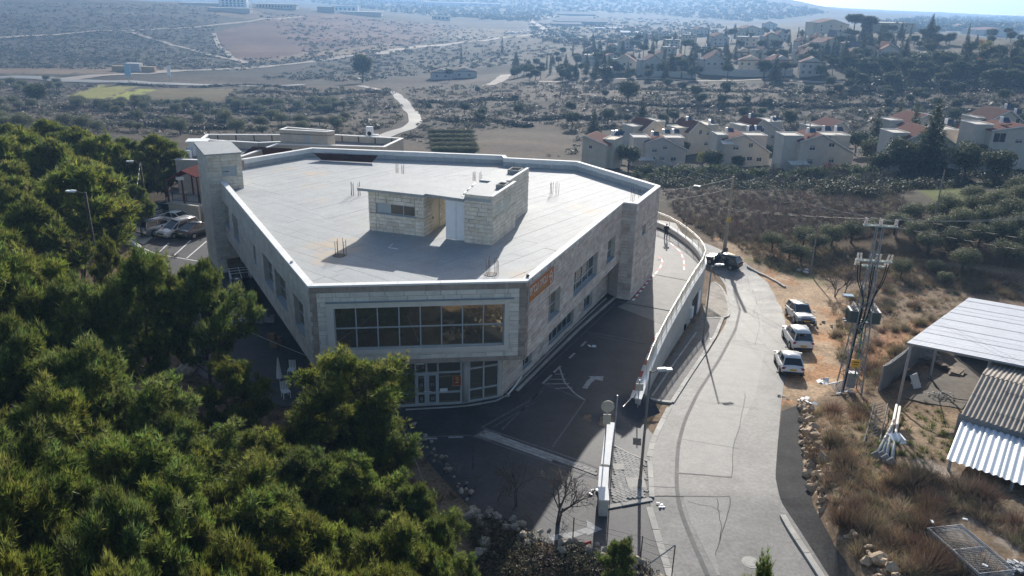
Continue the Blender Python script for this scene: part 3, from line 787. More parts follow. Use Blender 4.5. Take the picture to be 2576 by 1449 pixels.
Face(rw, bC, 0, ZF).wall(lw)
bpart(lw, 'lower_wall', M_mort)
P(lowr.stone_mesh(lowr.stones(0.29, 0.5, 1.1), 'lower_stone_cladding', M_clad, None, T_right))
for i, o in enumerate(lops): window(lowr, o, (2, 5, 2)[i], (0, 1), 0.2, 0.06, M_glass2)
pl = MB(); pl.prism([tuple(g0), tuple(g1), tuple(g2), tuple(g3), tuple(g4), tuple(g4+np.array([-.3, 1.2])), tuple(g0+np.array([0, 1.5]))], -0.1, 0.13); bpart(pl, 'plinth', M_conc)
cl = MB(); cc = (g1+g2)/2+np.array([0, .28]); cl.tube((cc[0], cc[1], 0.1), (cc[0], cc[1], ZF), 0.30, n=20); bpart(cl, 'column', mat('column_render', (0.45, 0.43, 0.40), var=0.08), True)
def glazing(p, q, us, vs_, name, doors=()):
    F = Face(p, q, 0.13, ZF-.05); b = MB(); fw = 0.055
    def bar(u0, u1, v0, v1, o0=-.06, o1=.03):
        pp = [F.pt(u, v, o) for o in (o0, o1) for (u, v) in ((u0, v0), (u1, v0), (u1, v1), (u0, v1))]
        b.add(pp, [(4, 5, 6, 7), (0, 1, 5, 4), (1, 2, 6, 5), (2, 3, 7, 6), (3, 0, 4, 7)])
    for u in us: bar(u*F.L-fw, u*F.L+fw, .13, ZF-.05)
    for v in vs_: bar(0, F.L, v-fw, v+fw, -.058, .026)
    fr_ = bpart(b, name, M_frame)
    bpy.context.view_layer.update()
    for i in range(len(us)-1):
        for j in range(len(vs_)-1):
            g = MB(); g.quad(F.pt(us[i]*F.L, vs_[j], -.02), F.pt(us[i+1]*F.L, vs_[j], -.02), F.pt(us[i+1]*F.L, vs_[j+1], -.02), F.pt(us[i]*F.L, vs_[j+1], -.02))
            o = g.build('pane', M_glass); o.parent = fr_; o.matrix_parent_inverse = fr_.matrix_world.inverted()
    return F, fr_
zA = lambda x: fuv(g0, g1, x*.644, 1000)[0]/np.linalg.norm(g1-g0)
zz3 = zc(1550, 1410, 6.283)
ux = [fuv(g0, g1, *zz3(x, 600))[0]/np.linalg.norm(g1-g0) for x in (465, 735, 1012)]
Fg, glz = glazing(g0, g1, [0, ux[0]/2, ux[0], ux[1], ux[2], 1], [0.15, 0.95, 2.35, ZF-.1], 'shopfront')
for u0, u1 in ((ux[0], ux[1]), (ux[1], ux[2])):           # the two door leaves stand a little proud
    b = MB(); U0, U1 = u0*Fg.L+.05, u1*Fg.L-.05
    for (x0, x1, v0, v1) in ((U0, U0+.1, .16, 2.3), (U1-.1, U1, .16, 2.3), (U0+.1, U1-.1, 2.2, 2.3), (U0+.1, U1-.1, .16, .26), (U0+.1, U1-.1, .9, 1.0)):
        pp = [Fg.pt(u, v, o) for o in (.0, .07) for (u, v) in ((x0, v0), (x1, v0), (x1, v1), (x0, v1))]
        b.add(pp, [(4, 5, 6, 7), (0, 1, 5, 4), (1, 2, 6, 5), (2, 3, 7, 6), (3, 0, 4, 7)])
    dr = bpart(b, 'door', M_frame); bpy.context.view_layer.update()
    for v in (.55, 1.55):                                    # ring stickers
        r = MB(); cu = (U0+U1)/2; n_ = 14
        for k in range(n_):
            t0, t1 = 2*PI*k/n_, 2*PI*(k+1)/n_
            r.quad(Fg.pt(cu+.10*math.cos(t0), v+.10*math.sin(t0), .03), Fg.pt(cu+.10*math.cos(t1), v+.10*math.sin(t1), .03), Fg.pt(cu+.065*math.cos(t1), v+.065*math.sin(t1), .03), Fg.pt(cu+.065*math.cos(t0), v+.065*math.sin(t0), .03))
        o = r.build('ring_sticker', M_frame); o.parent = dr; o.matrix_parent_inverse = dr.matrix_world.inverted()
    h = MB(); hu = U1-.12 if u0 == ux[0] else U0+.05; h.tube(Fg.pt(hu, 1.1, .1), Fg.pt(hu+.18, 1.1, .1), .02); o = h.build('handle', M_plwhite); o.parent = dr; o.matrix_parent_inverse = dr.matrix_world.inverted()
Fg2, glz2 = glazing(g2, g3, [0, .49, 1], [0.15, 0.95, 2.45, ZF-.1], 'corner_glazing')
em = MB(); em.box(Fg.pt((ux[0]*.55+ux[1]*.45)*Fg.L, ZF-.28, .1), (.5, .12, .14), Fg.yaw); bpart(em, 'emergency_lamp', M_plwhite)
st = MB(); q0 = [Fg.pt(ux[2]*Fg.L+u, v, .005) for u, v in ((.12, .98), (.6, .98), (.6, 1.22), (.12, 1.22))]; st.quad(*q0); bpart(st, 'sticker', M_plwhite)
# --- orange signs
M_or = mat('orange_sign', (0.42, 0.135, 0.035), rough=0.6, var=0.10, scale=1.5)
M_letter = mat('white_letters', (0.62, 0.58, 0.53), rough=0.6, var=0.0)
M_letter2 = mat('pale_orange_letters', (0.52, 0.34, 0.17), rough=0.6, var=0.0)
def text_mesh(body, size, m, name='lettering'):
    cu = bpy.data.curves.new('txt', 'FONT'); cu.body = body; cu.size = size; cu.align_x = 'CENTER'; cu.align_y = 'CENTER'; cu.extrude = 0.004; cu.offset = size*0.018
    o = bpy.data.objects.new('txt', cu); COL.objects.link(o); bpy.context.view_layer.update()
    me = bpy.data.meshes.new_from_object(o.evaluated_get(bpy.context.evaluated_depsgraph_get()))
    bpy.data.objects.remove(o)
    me.materials.clear(); me.materials.append(m); me.name = name
    return me
def wall_M(F, u, z, out):
    q = F.pt(u, z, out); M_ = Matrix.Identity(4)
    for i in range(2):
        M_[i][0] = F.t[i]; M_[i][2] = F.n[i]
    M_[2][0] = 0; M_[2][1] = 1; M_[2][2] = 0; M_[0][1] = 0; M_[1][1] = 0
    M_[0][3], M_[1][3], M_[2][3] = q
    return M_
zs_ = zc(2040, 1030, 8.52)
su0 = fuv(bB, bC, *zs_(185, 1000))[0]; su1 = fuv(bB, bC, *zs_(1018, 180))[0]
st_, sb_ = fuv(bB, bC, *zs_(200, 730))[1], fuv(bB, bC, *zs_(180, 1310))[1]
sgn = thing('wall_sign', 'orange banner sign with white Hebrew lettering on the right stone facade', 'sign', f_right.pt((su0+su1)/2, (st_+sb_)/2, .06), f_right.yaw)
hw, hh = (su1-su0)/2, (st_-sb_)/2
b = MB(); b.box((0, 0, 0), (2*hw, .04, 2*hh)); b.build('panel', M_or, sgn)
b = MB(); b.box((-hw-.02, 0, 0), (.04, .06, 2*hh+.06)); b.box((0, 0, hh+.015), (2*hw, .06, .03)); b.build('frame', M_frame, sgn)
b = MB()
for x in (-hw*.72, -hw*.05, hw*.72): b.box((x, -.0, hh+.22), (.03, .03, .42))
b.build('hanger_strap', M_frame, sgn)
def on_sign(body, size, m, x, z, sx=1.0):
    me = text_mesh(body, size, m); o = bpy.data.objects.new('lettering', me); COL.objects.link(o); o.parent = sgn
    o.location = (x, -.026, z); o.rotation_euler = (PI/2, 0, 0)
    wd = max(v.co.x for v in me.vertices)-min(v.co.x for v in me.vertices)
    o.scale = (sx/wd, 1, 1)
on_sign('תירבע הדובע', 0.78, M_letter, -hw*.22, hh*.18, hw*1.42)
on_sign('ירידג ילאגה םידוה', 0.42, M_letter2, -hw*.22, -hh*.52, hw*1.2)
def house_logo(sx, sz, s, parent, m, y=-.03):
    b = MB()
    pts = [(-.5, 0), (0, .62), (.5, .1), (.5, -.75), (-.1, -.75), (-.1, -.05)]
    for i in range(len(pts)-1):
        (x0, z0), (x1, z1) = pts[i], pts[i+1]; d = math.hypot(x1-x0, z1-z0); ang = math.atan2(z1-z0, x1-x0)
        M_ = Matrix.Rotation(-ang, 3, 'Y'); b.box((sx+s*(x0+x1)/2, y, sz+s*(z0+z1)/2), (s*d+.12*s, .008, .15*s), M=M_)
    for x0, x1, z0 in ((-.3, .3, .02),):
        b.box((sx+s*(x0+x1)/2, y+.001, sz+s*z0), (s*(x1-x0), .008, .15*s))
    b.box((sx+s*.27, y+.002, sz-s*.1), (.13*s, .008, .3*s))
    b.build('house_logo', m, parent)
house_logo(hw*.74, hh*.02, hh*1.05, sgn, M_letter)
uo = [fuv(g0, g1, *zz3(x, 480))[0] for x in (1372, 1572)]; zo = [fuv(g0, g1, *zz3(1470, y))[1] for y in (355, 595)]
sg2 = thing('door_sign', 'small square orange sign with house emblem beside the glass entrance', 'sign', Fg.pt(sum(uo)/2, sum(zo)/2, .05), Fg.yaw)
w2, h2 = (uo[1]-uo[0])/2, (zo[0]-zo[1])/2
b = MB(); b.box((0, 0, 0), (2*w2, .03, 2*h2)); b.build('panel', mat('rust_orange_sign', (0.26, 0.065, 0.03), rough=.6, var=.05), sg2)
b = MB()
for c_, d_ in (((0, -.005, h2), (2*w2+.04, .04, .03)), ((0, -.005, -h2), (2*w2+.04, .04, .03)), ((w2, -.005, 0), (.03, .038, 2*h2)), ((-w2, -.005, 0), (.03, .038, 2*h2))): b.box(c_, d_)
b.build('frame', M_letter2, sg2); house_logo(0, h2*.4, h2*.6, sg2, M_letter2, -.02)
b = MB(); b.box((0, -.02, -h2*.35), (w2*.9, .01, h2*.12)); b.build('lettering', M_letter, sg2)

# --- parapet, roof
def inset(poly, d):
    n = len(poly); out = []
    for i in range(n):
        p0, p1, p2 = np.array(poly[i-1]), np.array(poly[i]), np.array(poly[(i+1) % n])
        t1 = (p1-p0)/np.linalg.norm(p1-p0); t2 = (p2-p1)/np.linalg.norm(p2-p1)
        n1 = np.array([-t1[1], t1[0]]); n2 = np.array([-t2[1], t2[0]])
        bi = n1+n2; bi /= (bi@n1); out.append(p1+bi*d)
    return out
PW = 0.36
inn = inset(outline, PW)
pb = MB(); cap = []
for i in range(len(outline)):
    j = (i+1) % len(outline)
    if i == 9: continue                                # the stair tower stands here
    q = [outline[i], outline[j], inn[j], inn[i]]
    c_ = MB(); o2 = inset(outline, -.05); i2 = inset(outline, PW+.03)
    L_ = np.linalg.norm(np.array(outline[j])-np.array(outline[i])); n_ = max(1, round(L_/2.4))
    for k in range(n_):
        a0, a1 = k/n_, (k+1)/n_; g = .004/L_*2
        lp = lambda A, B, t: tuple(np.array(A)*(1-t)+np.array(B)*t)
        b = MB(); b.prism([lp(o2[i], o2[j], a0+g), lp(o2[i], o2[j], a1-g), lp(i2[i], i2[j], a1-g), lp(i2[i], i2[j], a0+g)], ZT-.11, ZT+random.uniform(-.004, .004))
        bpart(b, 'coping', M_cap)
    b = MB(); b.quad((*inn[j], ZR-.1), (*inn[i], ZR-.1), (*inn[i], ZT-.1), (*inn[j], ZT-.1)); bpart(b, 'parapet', M_cap)
    # membrane turned up the inner face of the parapet
    if i in (4, 5, 7, 8, 6):
        L_ = np.linalg.norm(np.array(inn[j])-np.array(inn[i])); n_ = max(1, round(L_/1.25)); t = (np.array(inn[j])-np.array(inn[i]))/L_; nn = np.array([-t[1], t[0]])
        for k in range(n_):
            u0, u1 = L_*k/n_+.015, L_*(k+1)/n_-.015; hgt = 0.42+random.uniform(-.03, .03)
            p0 = np.array(inn[i])+t*u0; p1 = np.array(inn[i])+t*u1
            b = MB(); b.prism([tuple(p0), tuple(p1), tuple(p1+nn*.03), tuple(p0+nn*.03)], ZR-.02, [ZR+hgt, ZR+hgt+random.uniform(-.03, .03), ZR+hgt, ZR+hgt]); bpart(b, 'upstand', M_upst)
rb = MB(); rb.prism([tuple(p) for p in inset(outline, PW-.02)], ZR-.3, ZR-.008); bpart(rb, 'roof_deck', mat('seam_bitumen', (0.27, 0.28, 0.28), rough=.8, var=.1))
def clip(poly, n, d, keep_less):
    out = []; f = (lambda p: (d-(p@n))) if keep_less else (lambda p: (p@n)-d)
    for i in range(len(poly)):
        a, b = np.array(poly[i-1]), np.array(poly[i]); fa, fb = f(a), f(b)
        if (fa >= 0) != (fb >= 0): out.append(a+(b-a)*fa/(fa-fb))
        if fb >= 0: out.append(b)
    return out
rp = [tuple(p) for i_, p in enumerate(inset(outline, PW)) if i_ not in (3, 6)]
def strips(poly, ang, wd, rows=None):
    t = np.array([math.cos(ang), math.sin(ang)]); n = np.array([-t[1], t[0]])
    ds = [np.array(p)@n for p in poly]; k = 0; d = min(ds)
    while d < max(ds):
        q = clip(clip(poly, n, d+.009, False), n, d+wd-.009, True)
        if len(q) >= 3:
            tt = [p@t for p in q]; cut = min(tt)+random.uniform(.25, .75)*(max(tt)-min(tt))
            for part in (clip(q, t, cut-.012, True), clip(q, t, cut+.012, False)):
                if len(part) >= 3:
                    b = MB(); b.prism([tuple(p) for p in part], ZR-.01, ZR+random.uniform(0, .008)); bpart(b, 'roofing_strip', M_memb)
        d += wd; k += 1
# the membrane runs two ways: along the left wing and along the right facade
cutn = np.array([-.35, 1.0]); cutn /= np.linalg.norm(cutn); cutd = np.array([-12.5, 56.0])@cutn
dl = np.array([math.cos(2.43), math.sin(2.43)])
line_n = np.array([0.80, 0.60]); line_d = np.array([-9.5, 53.5])@line_n
strips(clip(rp, line_n, line_d, False), math.atan2(bC[1]-bB[1], bC[0]-bB[0])-.25, 1.02)
strips(clip(rp, line_n, line_d, True), math.atan2(bJ[1]-bA[1], bJ[0]-bA[0])+.42, 1.02)
# dark brown sheet leaning on the rear parapet
b = MB(); p = [at(788, 385, ZT-.1), at(950, 391, ZT-.1), at(936, 408, ZR+.12), at(808, 401, ZR+.12)]
b.add([tuple(q) for q in p]+[tuple(q+np.array([0, .05, -.05])) for q in p], [(0, 3, 2, 1), (4, 5, 6, 7), (0, 1, 5, 4), (1, 2, 6, 5), (2, 3, 7, 6), (3, 0, 4, 7)])
tag(b.build('brown_sheet', mat('brown_tarpaulin', (0.045, 0.022, 0.02), rough=.8, var=.2)), 'dark brown sheet leaning against the rear roof parapet', 'sheet')

# --- stair tower on the left
tK, tR, tB, tL = (-27.0, 68.8), (-24.37, 70.05), (-26.99, 74.63), (-29.7, 73.6)
ZTW = 11.02
tf = [Face(tL, tK, -.2, ZTW-.1), Face(tK, tR, -.2, ZTW-.1), Face(tR, tB, 7.5, ZTW-.1), Face(tB, tL, -.2, ZTW-.1)]
z5c = zc(600, 440, 2.337)
tw = opening(tK, tR, z5c, (618, 492), (755, 484), (762, 575), (625, 582))
tf[1] = Face(tK, tR, -.2, ZTW-.1, [tw])
b = MB()
for f in tf: f.wall(b, 0.12)
bpart(b, 'tower_wall', M_mort)
for f in tf: P(f.stone_mesh(f.stones(0.29, 0.5, 1.1), 'tower_stone_cladding', M_clad, None, T_cream if f is tf[1] else T_left, 0.02, 0.006))
b = MB(); b.prism(inset([tL, tK, tR, tB], -.14), [ZTW-.1]*4, [ZTW+.12, ZTW+.0, ZTW+.04, ZTW+.16]); bpart(b, 'tower_roof', M_memb)
window(tf[1], tw, 2, (0, .38, 1), 0.07, 0.05, mat('pale_shutter', (0.36, 0.40, 0.41), rough=.6, var=.05), sill=False)
b = MB(); F = tf[1]; b.quad(*[F.pt(tw[0]+u, tw[2]+.62*(tw[3]-tw[2])*.6+v, -.05) for u, v in ((.04, 0), ((tw[1]-tw[0])*.48, .03), ((tw[1]-tw[0])*.48, .11), (.04, .08))]); bpart(b, 'shutter_gap', M_dark)
# --- rooftop plant room
ex, ey = np.array([.950, -.312]), np.array([.312, .950]); O_ = np.array([-10.88, 57.87])
L2 = lambda x, y: tuple(O_+ex*x+ey*y)
def pen_face(a, b, z0, z1, ops=()): return Face(L2(*a), L2(*b), z0, z1, ops)
Z0, Z1, Z2 = ZR-.02, 10.82, 11.36
z6c = zc(1380, 620, 3.22)
wop = opening(L2(0, 0), L2(4.5, 0), z6c, (288, 553), (778, 605), (776, 730), (286, 683))
F1 = pen_face((0, 0), (4.5, 0), Z0, Z1, [wop])
dop = (1.5, 2.9, Z0, Z0+2.25)
F2 = pen_face((4.5, 0), (4.5, 5.2), Z0, Z1, [dop])
F3 = pen_face((7.75, -.1), (9.9, -.1), Z0, Z2)
vops = [(0.85, 1.75, Z0+2.0, Z0+2.85), (2.35, 3.3, Z0+1.95, Z0+2.85)]
F4 = pen_face((9.9, -.1), (9.9, 5.1), Z0, Z2, vops)
F5 = pen_face((9.9, 5.1), (9.3, 5.1), Z0, Z2)
F6 = pen_face((9.3, 5.1), (9.3, 10.2), Z0, Z2)
F7 = pen_face((9.3, 10.2), (6.8, 10.2), Z0, Z1); F8 = pen_face((6.8, 10.2), (6.8, 3.2), Z0, Z1); F9 = pen_face((4.5, 5.2), (0, 5.2), Z0, Z1); F10 = pen_face((0, 5.2), (0, 0), Z0, Z1)
F11 = pen_face((6.8, 3.2), (7.75, 3.2), Z0, Z1); F13 = pen_face((7.75, 3.2), (7.75, -.1), Z0, Z1); F12 = pen_face((4.5, 5.15), (7.75, 5.15), Z0, Z1)
b = MB()
pfs = (F1, F2, F3, F4, F5, F6, F7, F8, F9, F10, F11, F13)
for f in pfs: f.wall(b, 0.2)
pen = bpart(b, 'plant_room', M_mort); bpy.context.view_layer.update()
def PP(o): o.parent = pen; o.matrix_parent_inverse = pen.matrix_world.inverted(); return o
for f in pfs: PP(f.stone_mesh(f.stones(0.29, 0.5, 1.1), 'stone_cladding', M_clad, None, T_cream))
def ppart(b, name, m): return PP(b.build(name, m))
b = MB(); sl_ = [L2(-.75, -.3), L2(4.62, -.3), L2(4.62, .1), L2(7.72, -.2), L2(7.72, 5.4), L2(-.75, 5.4)]
b.prism(sl_, Z1, [Z1+.20]*6); ppart(b, 'roof_slab', M_memb)
b = MB(); b.prism([L2(7.74, -.14), L2(9.78, -.14), L2(9.78, 5.0), L2(9.2, 5.0), L2(9.2, 10.1), L2(6.8, 10.1), L2(6.8, 5.42), L2(7.74, 5.42)], Z1+.1, Z1+.32); ppart(b, 'roof_slab', M_memb)
b = MB(); b.prism([L2(9.70, -.12), L2(9.93, -.12), L2(9.93, 5.12), L2(9.70, 5.12)], Z2-.02, Z2+.05); b.prism([L2(9.1, 5.13), L2(9.33, 5.13), L2(9.33, 10.22), L2(9.1, 10.22)], Z2-.02, Z2+.052)
b.prism([L2(9.70, -.10), L2(9.88, -.10), L2(9.88, 5.1), L2(9.70, 5.1)], Z1+.2, Z2-.02); b.prism([L2(9.1, 5.15), L2(9.28, 5.15), L2(9.28, 10.2), L2(9.1, 10.2)], Z1+.2, Z2-.02)
ppart(b, 'parapet', M_cap)
for (x0, x1, y0, y1) in ((8.9, 9.62, 3.3, 4.3), (8.0, 9.0, 8.6, 9.8)):                # roof hatches
    b = MB()
    for q in ([(x0, y0), (x1, y0), (x1, y0+.1), (x0, y0+.1)], [(x0, y1-.1), (x1, y1-.1), (x1, y1), (x0, y1)], [(x0, y0+.1), (x0+.1, y0+.1), (x0+.1, y1-.1), (x0, y1-.1)], [(x1-.1, y0+.1), (x1, y0+.1), (x1, y1-.1), (x1-.1, y1-.1)]):
        b.prism([L2(*p) for p in q], Z1+.3, Z1+.62)
    ppart(b, 'roof_hatch', M_concr)
    b = MB(); b.prism([L2(x0+.1, y0+.1), L2(x1-.1, y0+.1), L2(x1-.1, y1-.1), L2(x0+.1, y1-.1)], Z1+.31, Z1+.36); ppart(b, 'hatch_opening', M_dark)
b = MB(); b.prism([L2(6.2, .12), L2(7.75, .12), L2(7.75, .22), L2(6.2, .22)], Z0+.05, Z1-.1); ppart(b, 'white_door', M_plwhite)
b = MB(); b.prism([L2(7.0, .10), L2(7.02, .10), L2(7.02, .13), L2(7.0, .13)], Z0+.05, Z1-.1); b.prism([L2(6.2, .05), L2(7.75, .05), L2(7.75, .3), L2(6.2, .3)], Z1-.1, Z1); ppart(b, 'door_frame', M_frame)
M_door = mat('cream_door', (0.58, 0.53, 0.42), rough=.5, var=.05)
b = MB(); dq = F2
pp = [dq.pt(u, v, o) for o in (-.1, -.04) for (u, v) in ((dop[0], dop[2]), (dop[1], dop[2]), (dop[1], dop[3]), (dop[0], dop[3]))]
b.add(pp, [(4, 5, 6, 7), (0, 1, 5, 4), (1, 2, 6, 5), (2, 3, 7, 6), (3, 0, 4, 7)]); ppart(b, 'door', M_door)
b = MB(); b.box(dq.pt(dop[0]+.15, Z0+1.05, 0), (.06, .05, .2), dq.yaw); ppart(b, 'handle', M_dark)
def pwin(F, o, us, glass):
    (a, c, d, e) = o; b = MB(); fw = .05
    xs = [a+(c-a)*t for t in us]
    for x in xs: 
        x = min(max(x, a+fw/2), c-fw/2)
        pp = [F.pt(u, v, q) for q in (-.15, -.05) for (u, v) in ((x-fw/2, d), (x+fw/2, d), (x+fw/2, e), (x-fw/2, e))]; b.add(pp, [(4, 5, 6, 7), (0, 1, 5, 4), (1, 2, 6, 5), (2, 3, 7, 6), (3, 0, 4, 7)])
    for v in (d+fw/2, e-fw/2):
        pp = [F.pt(u, w_, q) for q in (-.15, -.052) for (u, w_) in ((a, v-fw/2), (c, v-fw/2), (c, v+fw/2), (a, v+fw/2))]; b.add(pp, [(4, 5, 6, 7), (0, 1, 5, 4), (1, 2, 6, 5), (2, 3, 7, 6), (3, 0, 4, 7)])
    ppart(b, 'window_frame', M_frame)
    for i in range(len(xs)-1):
        b = MB(); b.quad(F.pt(xs[i], d, -.11), F.pt(xs[i+1], d, -.11), F.pt(xs[i+1], e, -.11), F.pt(xs[i], e, -.11)); ppart(b, 'pane', glass[i])
    b = MB(); pp = [F.pt(u, d+v, q) for v in (-.06, .0) for (u, q) in ((a-.05, -.1), (c+.05, -.1), (c+.05, .1), (a-.05, .1))]; b.add(pp, [(3, 2, 1, 0), (4, 5, 6, 7), (0, 1, 5, 4), (1, 2, 6, 5), (2, 3, 7, 6), (3, 0, 4, 7)]); ppart(b, 'sill', M_sill)
M_pgl = mat('dusty_glass', (0.10, 0.09, 0.075), rough=.25, var=.1, spec=.5); M_shut = mat('pale_shutter', (0.36, 0.40, 0.41))
pwin(F1, wop, (0, .37, .70, 1), (M_shut, M_pgl, M_pgl))
for o in vops:
    b = MB(); F = F4; pp = [F.pt(u, v, q) for q in (-.02, .03) for (u, v) in ((o[0], o[2]), (o[1], o[2]), (o[1], o[3]), (o[0], o[3]))]; b.add(pp, [(4, 5, 6, 7), (0, 1, 5, 4), (1, 2, 6, 5), (2, 3, 7, 6), (3, 0, 4, 7)]); ppart(b, 'vent_cover', mat('pale_green_panel', (0.47, 0.49, 0.44), var=.05))
b = MB(); b.path([at(*z6c(1530, 310), 11.05), at(*z6c(1480, 360), 11.06), at(*z6c(1420, 410), 11.06), at(*z6c(1372, 460), 11.05), at(*z6c(1380, 490), 10.98), at(*z6c(1420, 525), 10.4)], .045, 6)
tag(b.build('white_hose', M_plwhite, None, True), 'white pipe lying curled across the plant room roof', 'pipe')
# rebar starter bars
for i, (px, py, n_, nn) in enumerate(((853, 643, 8, 'beside the tan silt stain on the roof'), (1234, 690, 8, 'behind the front coping, right of the plant room shadow'), (892, 493, 9, 'left of the plant room slab'), (1003, 440, 8, 'behind the plant room slab, left one of two'), (1198, 462, 9, 'behind the plant room slab, beside the white pipe'), (1391, 489, 7, 'on the bare roof right of the plant room'), (1595, 505, 6, 'in the corner by the right parapet'))):
    p = at(px, py, ZR)
    t = thing('rebar_cluster', 'rusty upright rebar cluster ' + nn, 'rebar', (p[0], p[1], ZR), 0.3)
    for k in range(n_):
        b = MB(); x = (k % 4-1.5)*.16 + (0.25 if k % 4 > 1 else 0); y = (k//4-.5)*.3; hgt = random.uniform(.9, 1.25)
        b.tube((x, y, -.02), (x+random.uniform(-.04, .04), y+random.uniform(-.04, .04), hgt), .016, n=5); b.build('bar', M_rust, t)
    if i < 2:
        b = MB(); b.tube((0, 0, -.01), (0, 0, .025), .45, n=14); b.build('bitumen_collar', mat('black_bitumen', (0.04, 0.04, 0.042), rough=.7, var=.2), t)
b = MB(); p0, p1, p2 = at(995, 622, ZR+.03), at(975, 626, ZR+.03), at(988, 616, ZR+.03); b.path([at(1000, 626, ZR+.03), at(977, 623, ZR+.03), at(988, 614, ZR+.03)], .03, 5)
tag(b.build('bent_pipe', M_plwhite), 'bent white plastic pipe lying on the shaded roof', 'pipe')
b = MB()
for k in range(3): b.path([at(1322+5*k, 412+k, ZR+.05), at(1330+6*k, 422, ZR+.04)], .025, 5)
tag(b.build('pipe_offcuts', M_plwhite), 'white pipe pieces by the rear right parapet', 'pipe')
b = MB(); p = at(1327, 696, ZT); b.box((p[0], p[1], ZT+.06), (.16, .2, .12)); b.tube((p[0], p[1], ZT+.08), (p[0]+.1, p[1]-.1, ZT+.1), .05); tag(b.build('camera_box', M_dark), 'small black box on the white coping at the front corner', 'box')
b = MB(); p = at(734, 660, ZT); b.box((p[0], p[1], ZT+.05), (.16, .2, .1)); b.tube((p[0], p[1]-.1, ZT+.06), (p[0], p[1]+.15, ZT+.07), .04); tag(b.build('camera_box', M_frame), 'small grey fitting on the left coping', 'box')
# ------------------------------------------------------------------ retaining wall and railing of the upper drive
M_rwall = mat('pale_render_wall', (0.50, 0.475, 0.43), rough=0.85, var=0.12, scale=0.8, bump=0.15, bscale=6, spec=0.2, fine=0.06)
M_rail = mat('cream_railing_paint', (0.62, 0.58, 0.48), rough=0.45, var=0.04, spec=0.5)
M_galv = mat('galvanised_steel', (0.38, 0.39, 0.40), rough=0.5, var=0.12, scale=4, spec=0.5, metal=0.35)
M_pole = mat('weathered_pole', (0.23, 0.20, 0.17), rough=0.8, var=0.15, scale=3)
M_black = mat('black_plastic', (0.018, 0.018, 0.02), rough=0.5, var=0.0)
wp = A_((1606, 990), (1640, 905), (1669, 844), (1691, 803), (1740, 717), (1767, 676), (1773, 658), (1769, 646.6), (1758, 628.6), (1735, 606), (1704, 583.6), (1681, 570), (1654, 559), (1600, 548), z=0.5)[:, :2]
WPL = smoothline(wp, 90, 2)
rwt = thing('retaining_wall', 'curved pale retaining wall with cream railing along the upper drive', 'wall', (WPL[30][0], WPL[30][1], -2.5))
def PW_(o, par):
    o.parent = par; o.matrix_parent_inverse = Matrix.Translation(-Vector(par.location)); return o
b = MB(); tn = np.gradient(WPL, axis=0); tn /= np.linalg.norm(tn, axis=1)[:, None]; nr_ = np.stack([tn[:, 1], -tn[:, 0]], 1)
out_, in_ = WPL+nr_*.18, WPL-nr_*.18
zt = 0.47*sstep(-1, 10, np.arange(90))+0.03
zb = base_z(WPL[:, 0]+nr_[:, 0]*.9, WPL[:, 1]+nr_[:, 1]*.9)-.6
vs_ = []
for i in range(90):
    vs_ += [(*out_[i], zb[i]), (*out_[i], zt[i]), (*in_[i], zt[i]), (*in_[i], min(zb[i], -.3))]
fs = []
for i in range(89):
    o, q = 4*i, 4*i+4
    fs += [(o, q, q+1, o+1), (o+1, q+1, q+2, o+2), (o+2, q+2, q+3, o+3)]
fs += [(0, 1, 2, 3)]
b.add(vs_, fs); PW_(b.build('wall', M_rwall), rwt)
b = MB(); o2, i2 = WPL+nr_*.23, WPL-nr_*.23
vs_ = []
for i in range(90): vs_ += [(*o2[i], zt[i]+.002), (*o2[i], zt[i]+.09), (*i2[i], zt[i]+.09), (*i2[i], zt[i]+.002)]
fs = [f for i in range(89) for o, q in ((4*i, 4*i+4),) for f in ((o, q, q+1, o+1), (o+1, q+1, q+2, o+2), (o+2, q+2, q+3, o+3))]+[(0, 1, 2, 3)]
b.add(vs_, fs); PW_(b.build('coping', M_cap), rwt)
sL = np.concatenate([[0], np.cumsum(np.linalg.norm(np.diff(WPL, axis=0), axis=1))])
def wl(s): return np.array([np.interp(s, sL, WPL[:, 0]), np.interp(s, sL, WPL[:, 1]), np.interp(s, sL, zt)+.09])
s_ = 3.0; posts = []
while s_ < sL[-1]-.5:
    posts.append(s_); s_ += 2.05
up = np.array([0, 0, 1.0])
for i, s_ in enumerate(posts):
    b = MB(); p = wl(s_); b.tube(p, p+up*1.18, .032, n=6); PW_(b.build('post', M_rail), rwt)
    if i+1 < len(posts):
        q = wl(posts[i+1])
        b = MB(); b.tube(p+up*1.12, q+up*1.12, .030, n=6); b.tube(p+up*.98, q+up*.98, .022, n=5); b.tube(p+up*.10, q+up*.10, .022, n=5); PW_(b.build('rail', M_rail), rwt)
        b = MB()
        for k in range(1, 17):
            m_ = wl(s_+(posts[i+1]-s_)*k/17); b.box((m_[0], m_[1], m_[2]+.54), (.012, .012, .88))
        PW_(b.build('bars', M_rail), rwt)
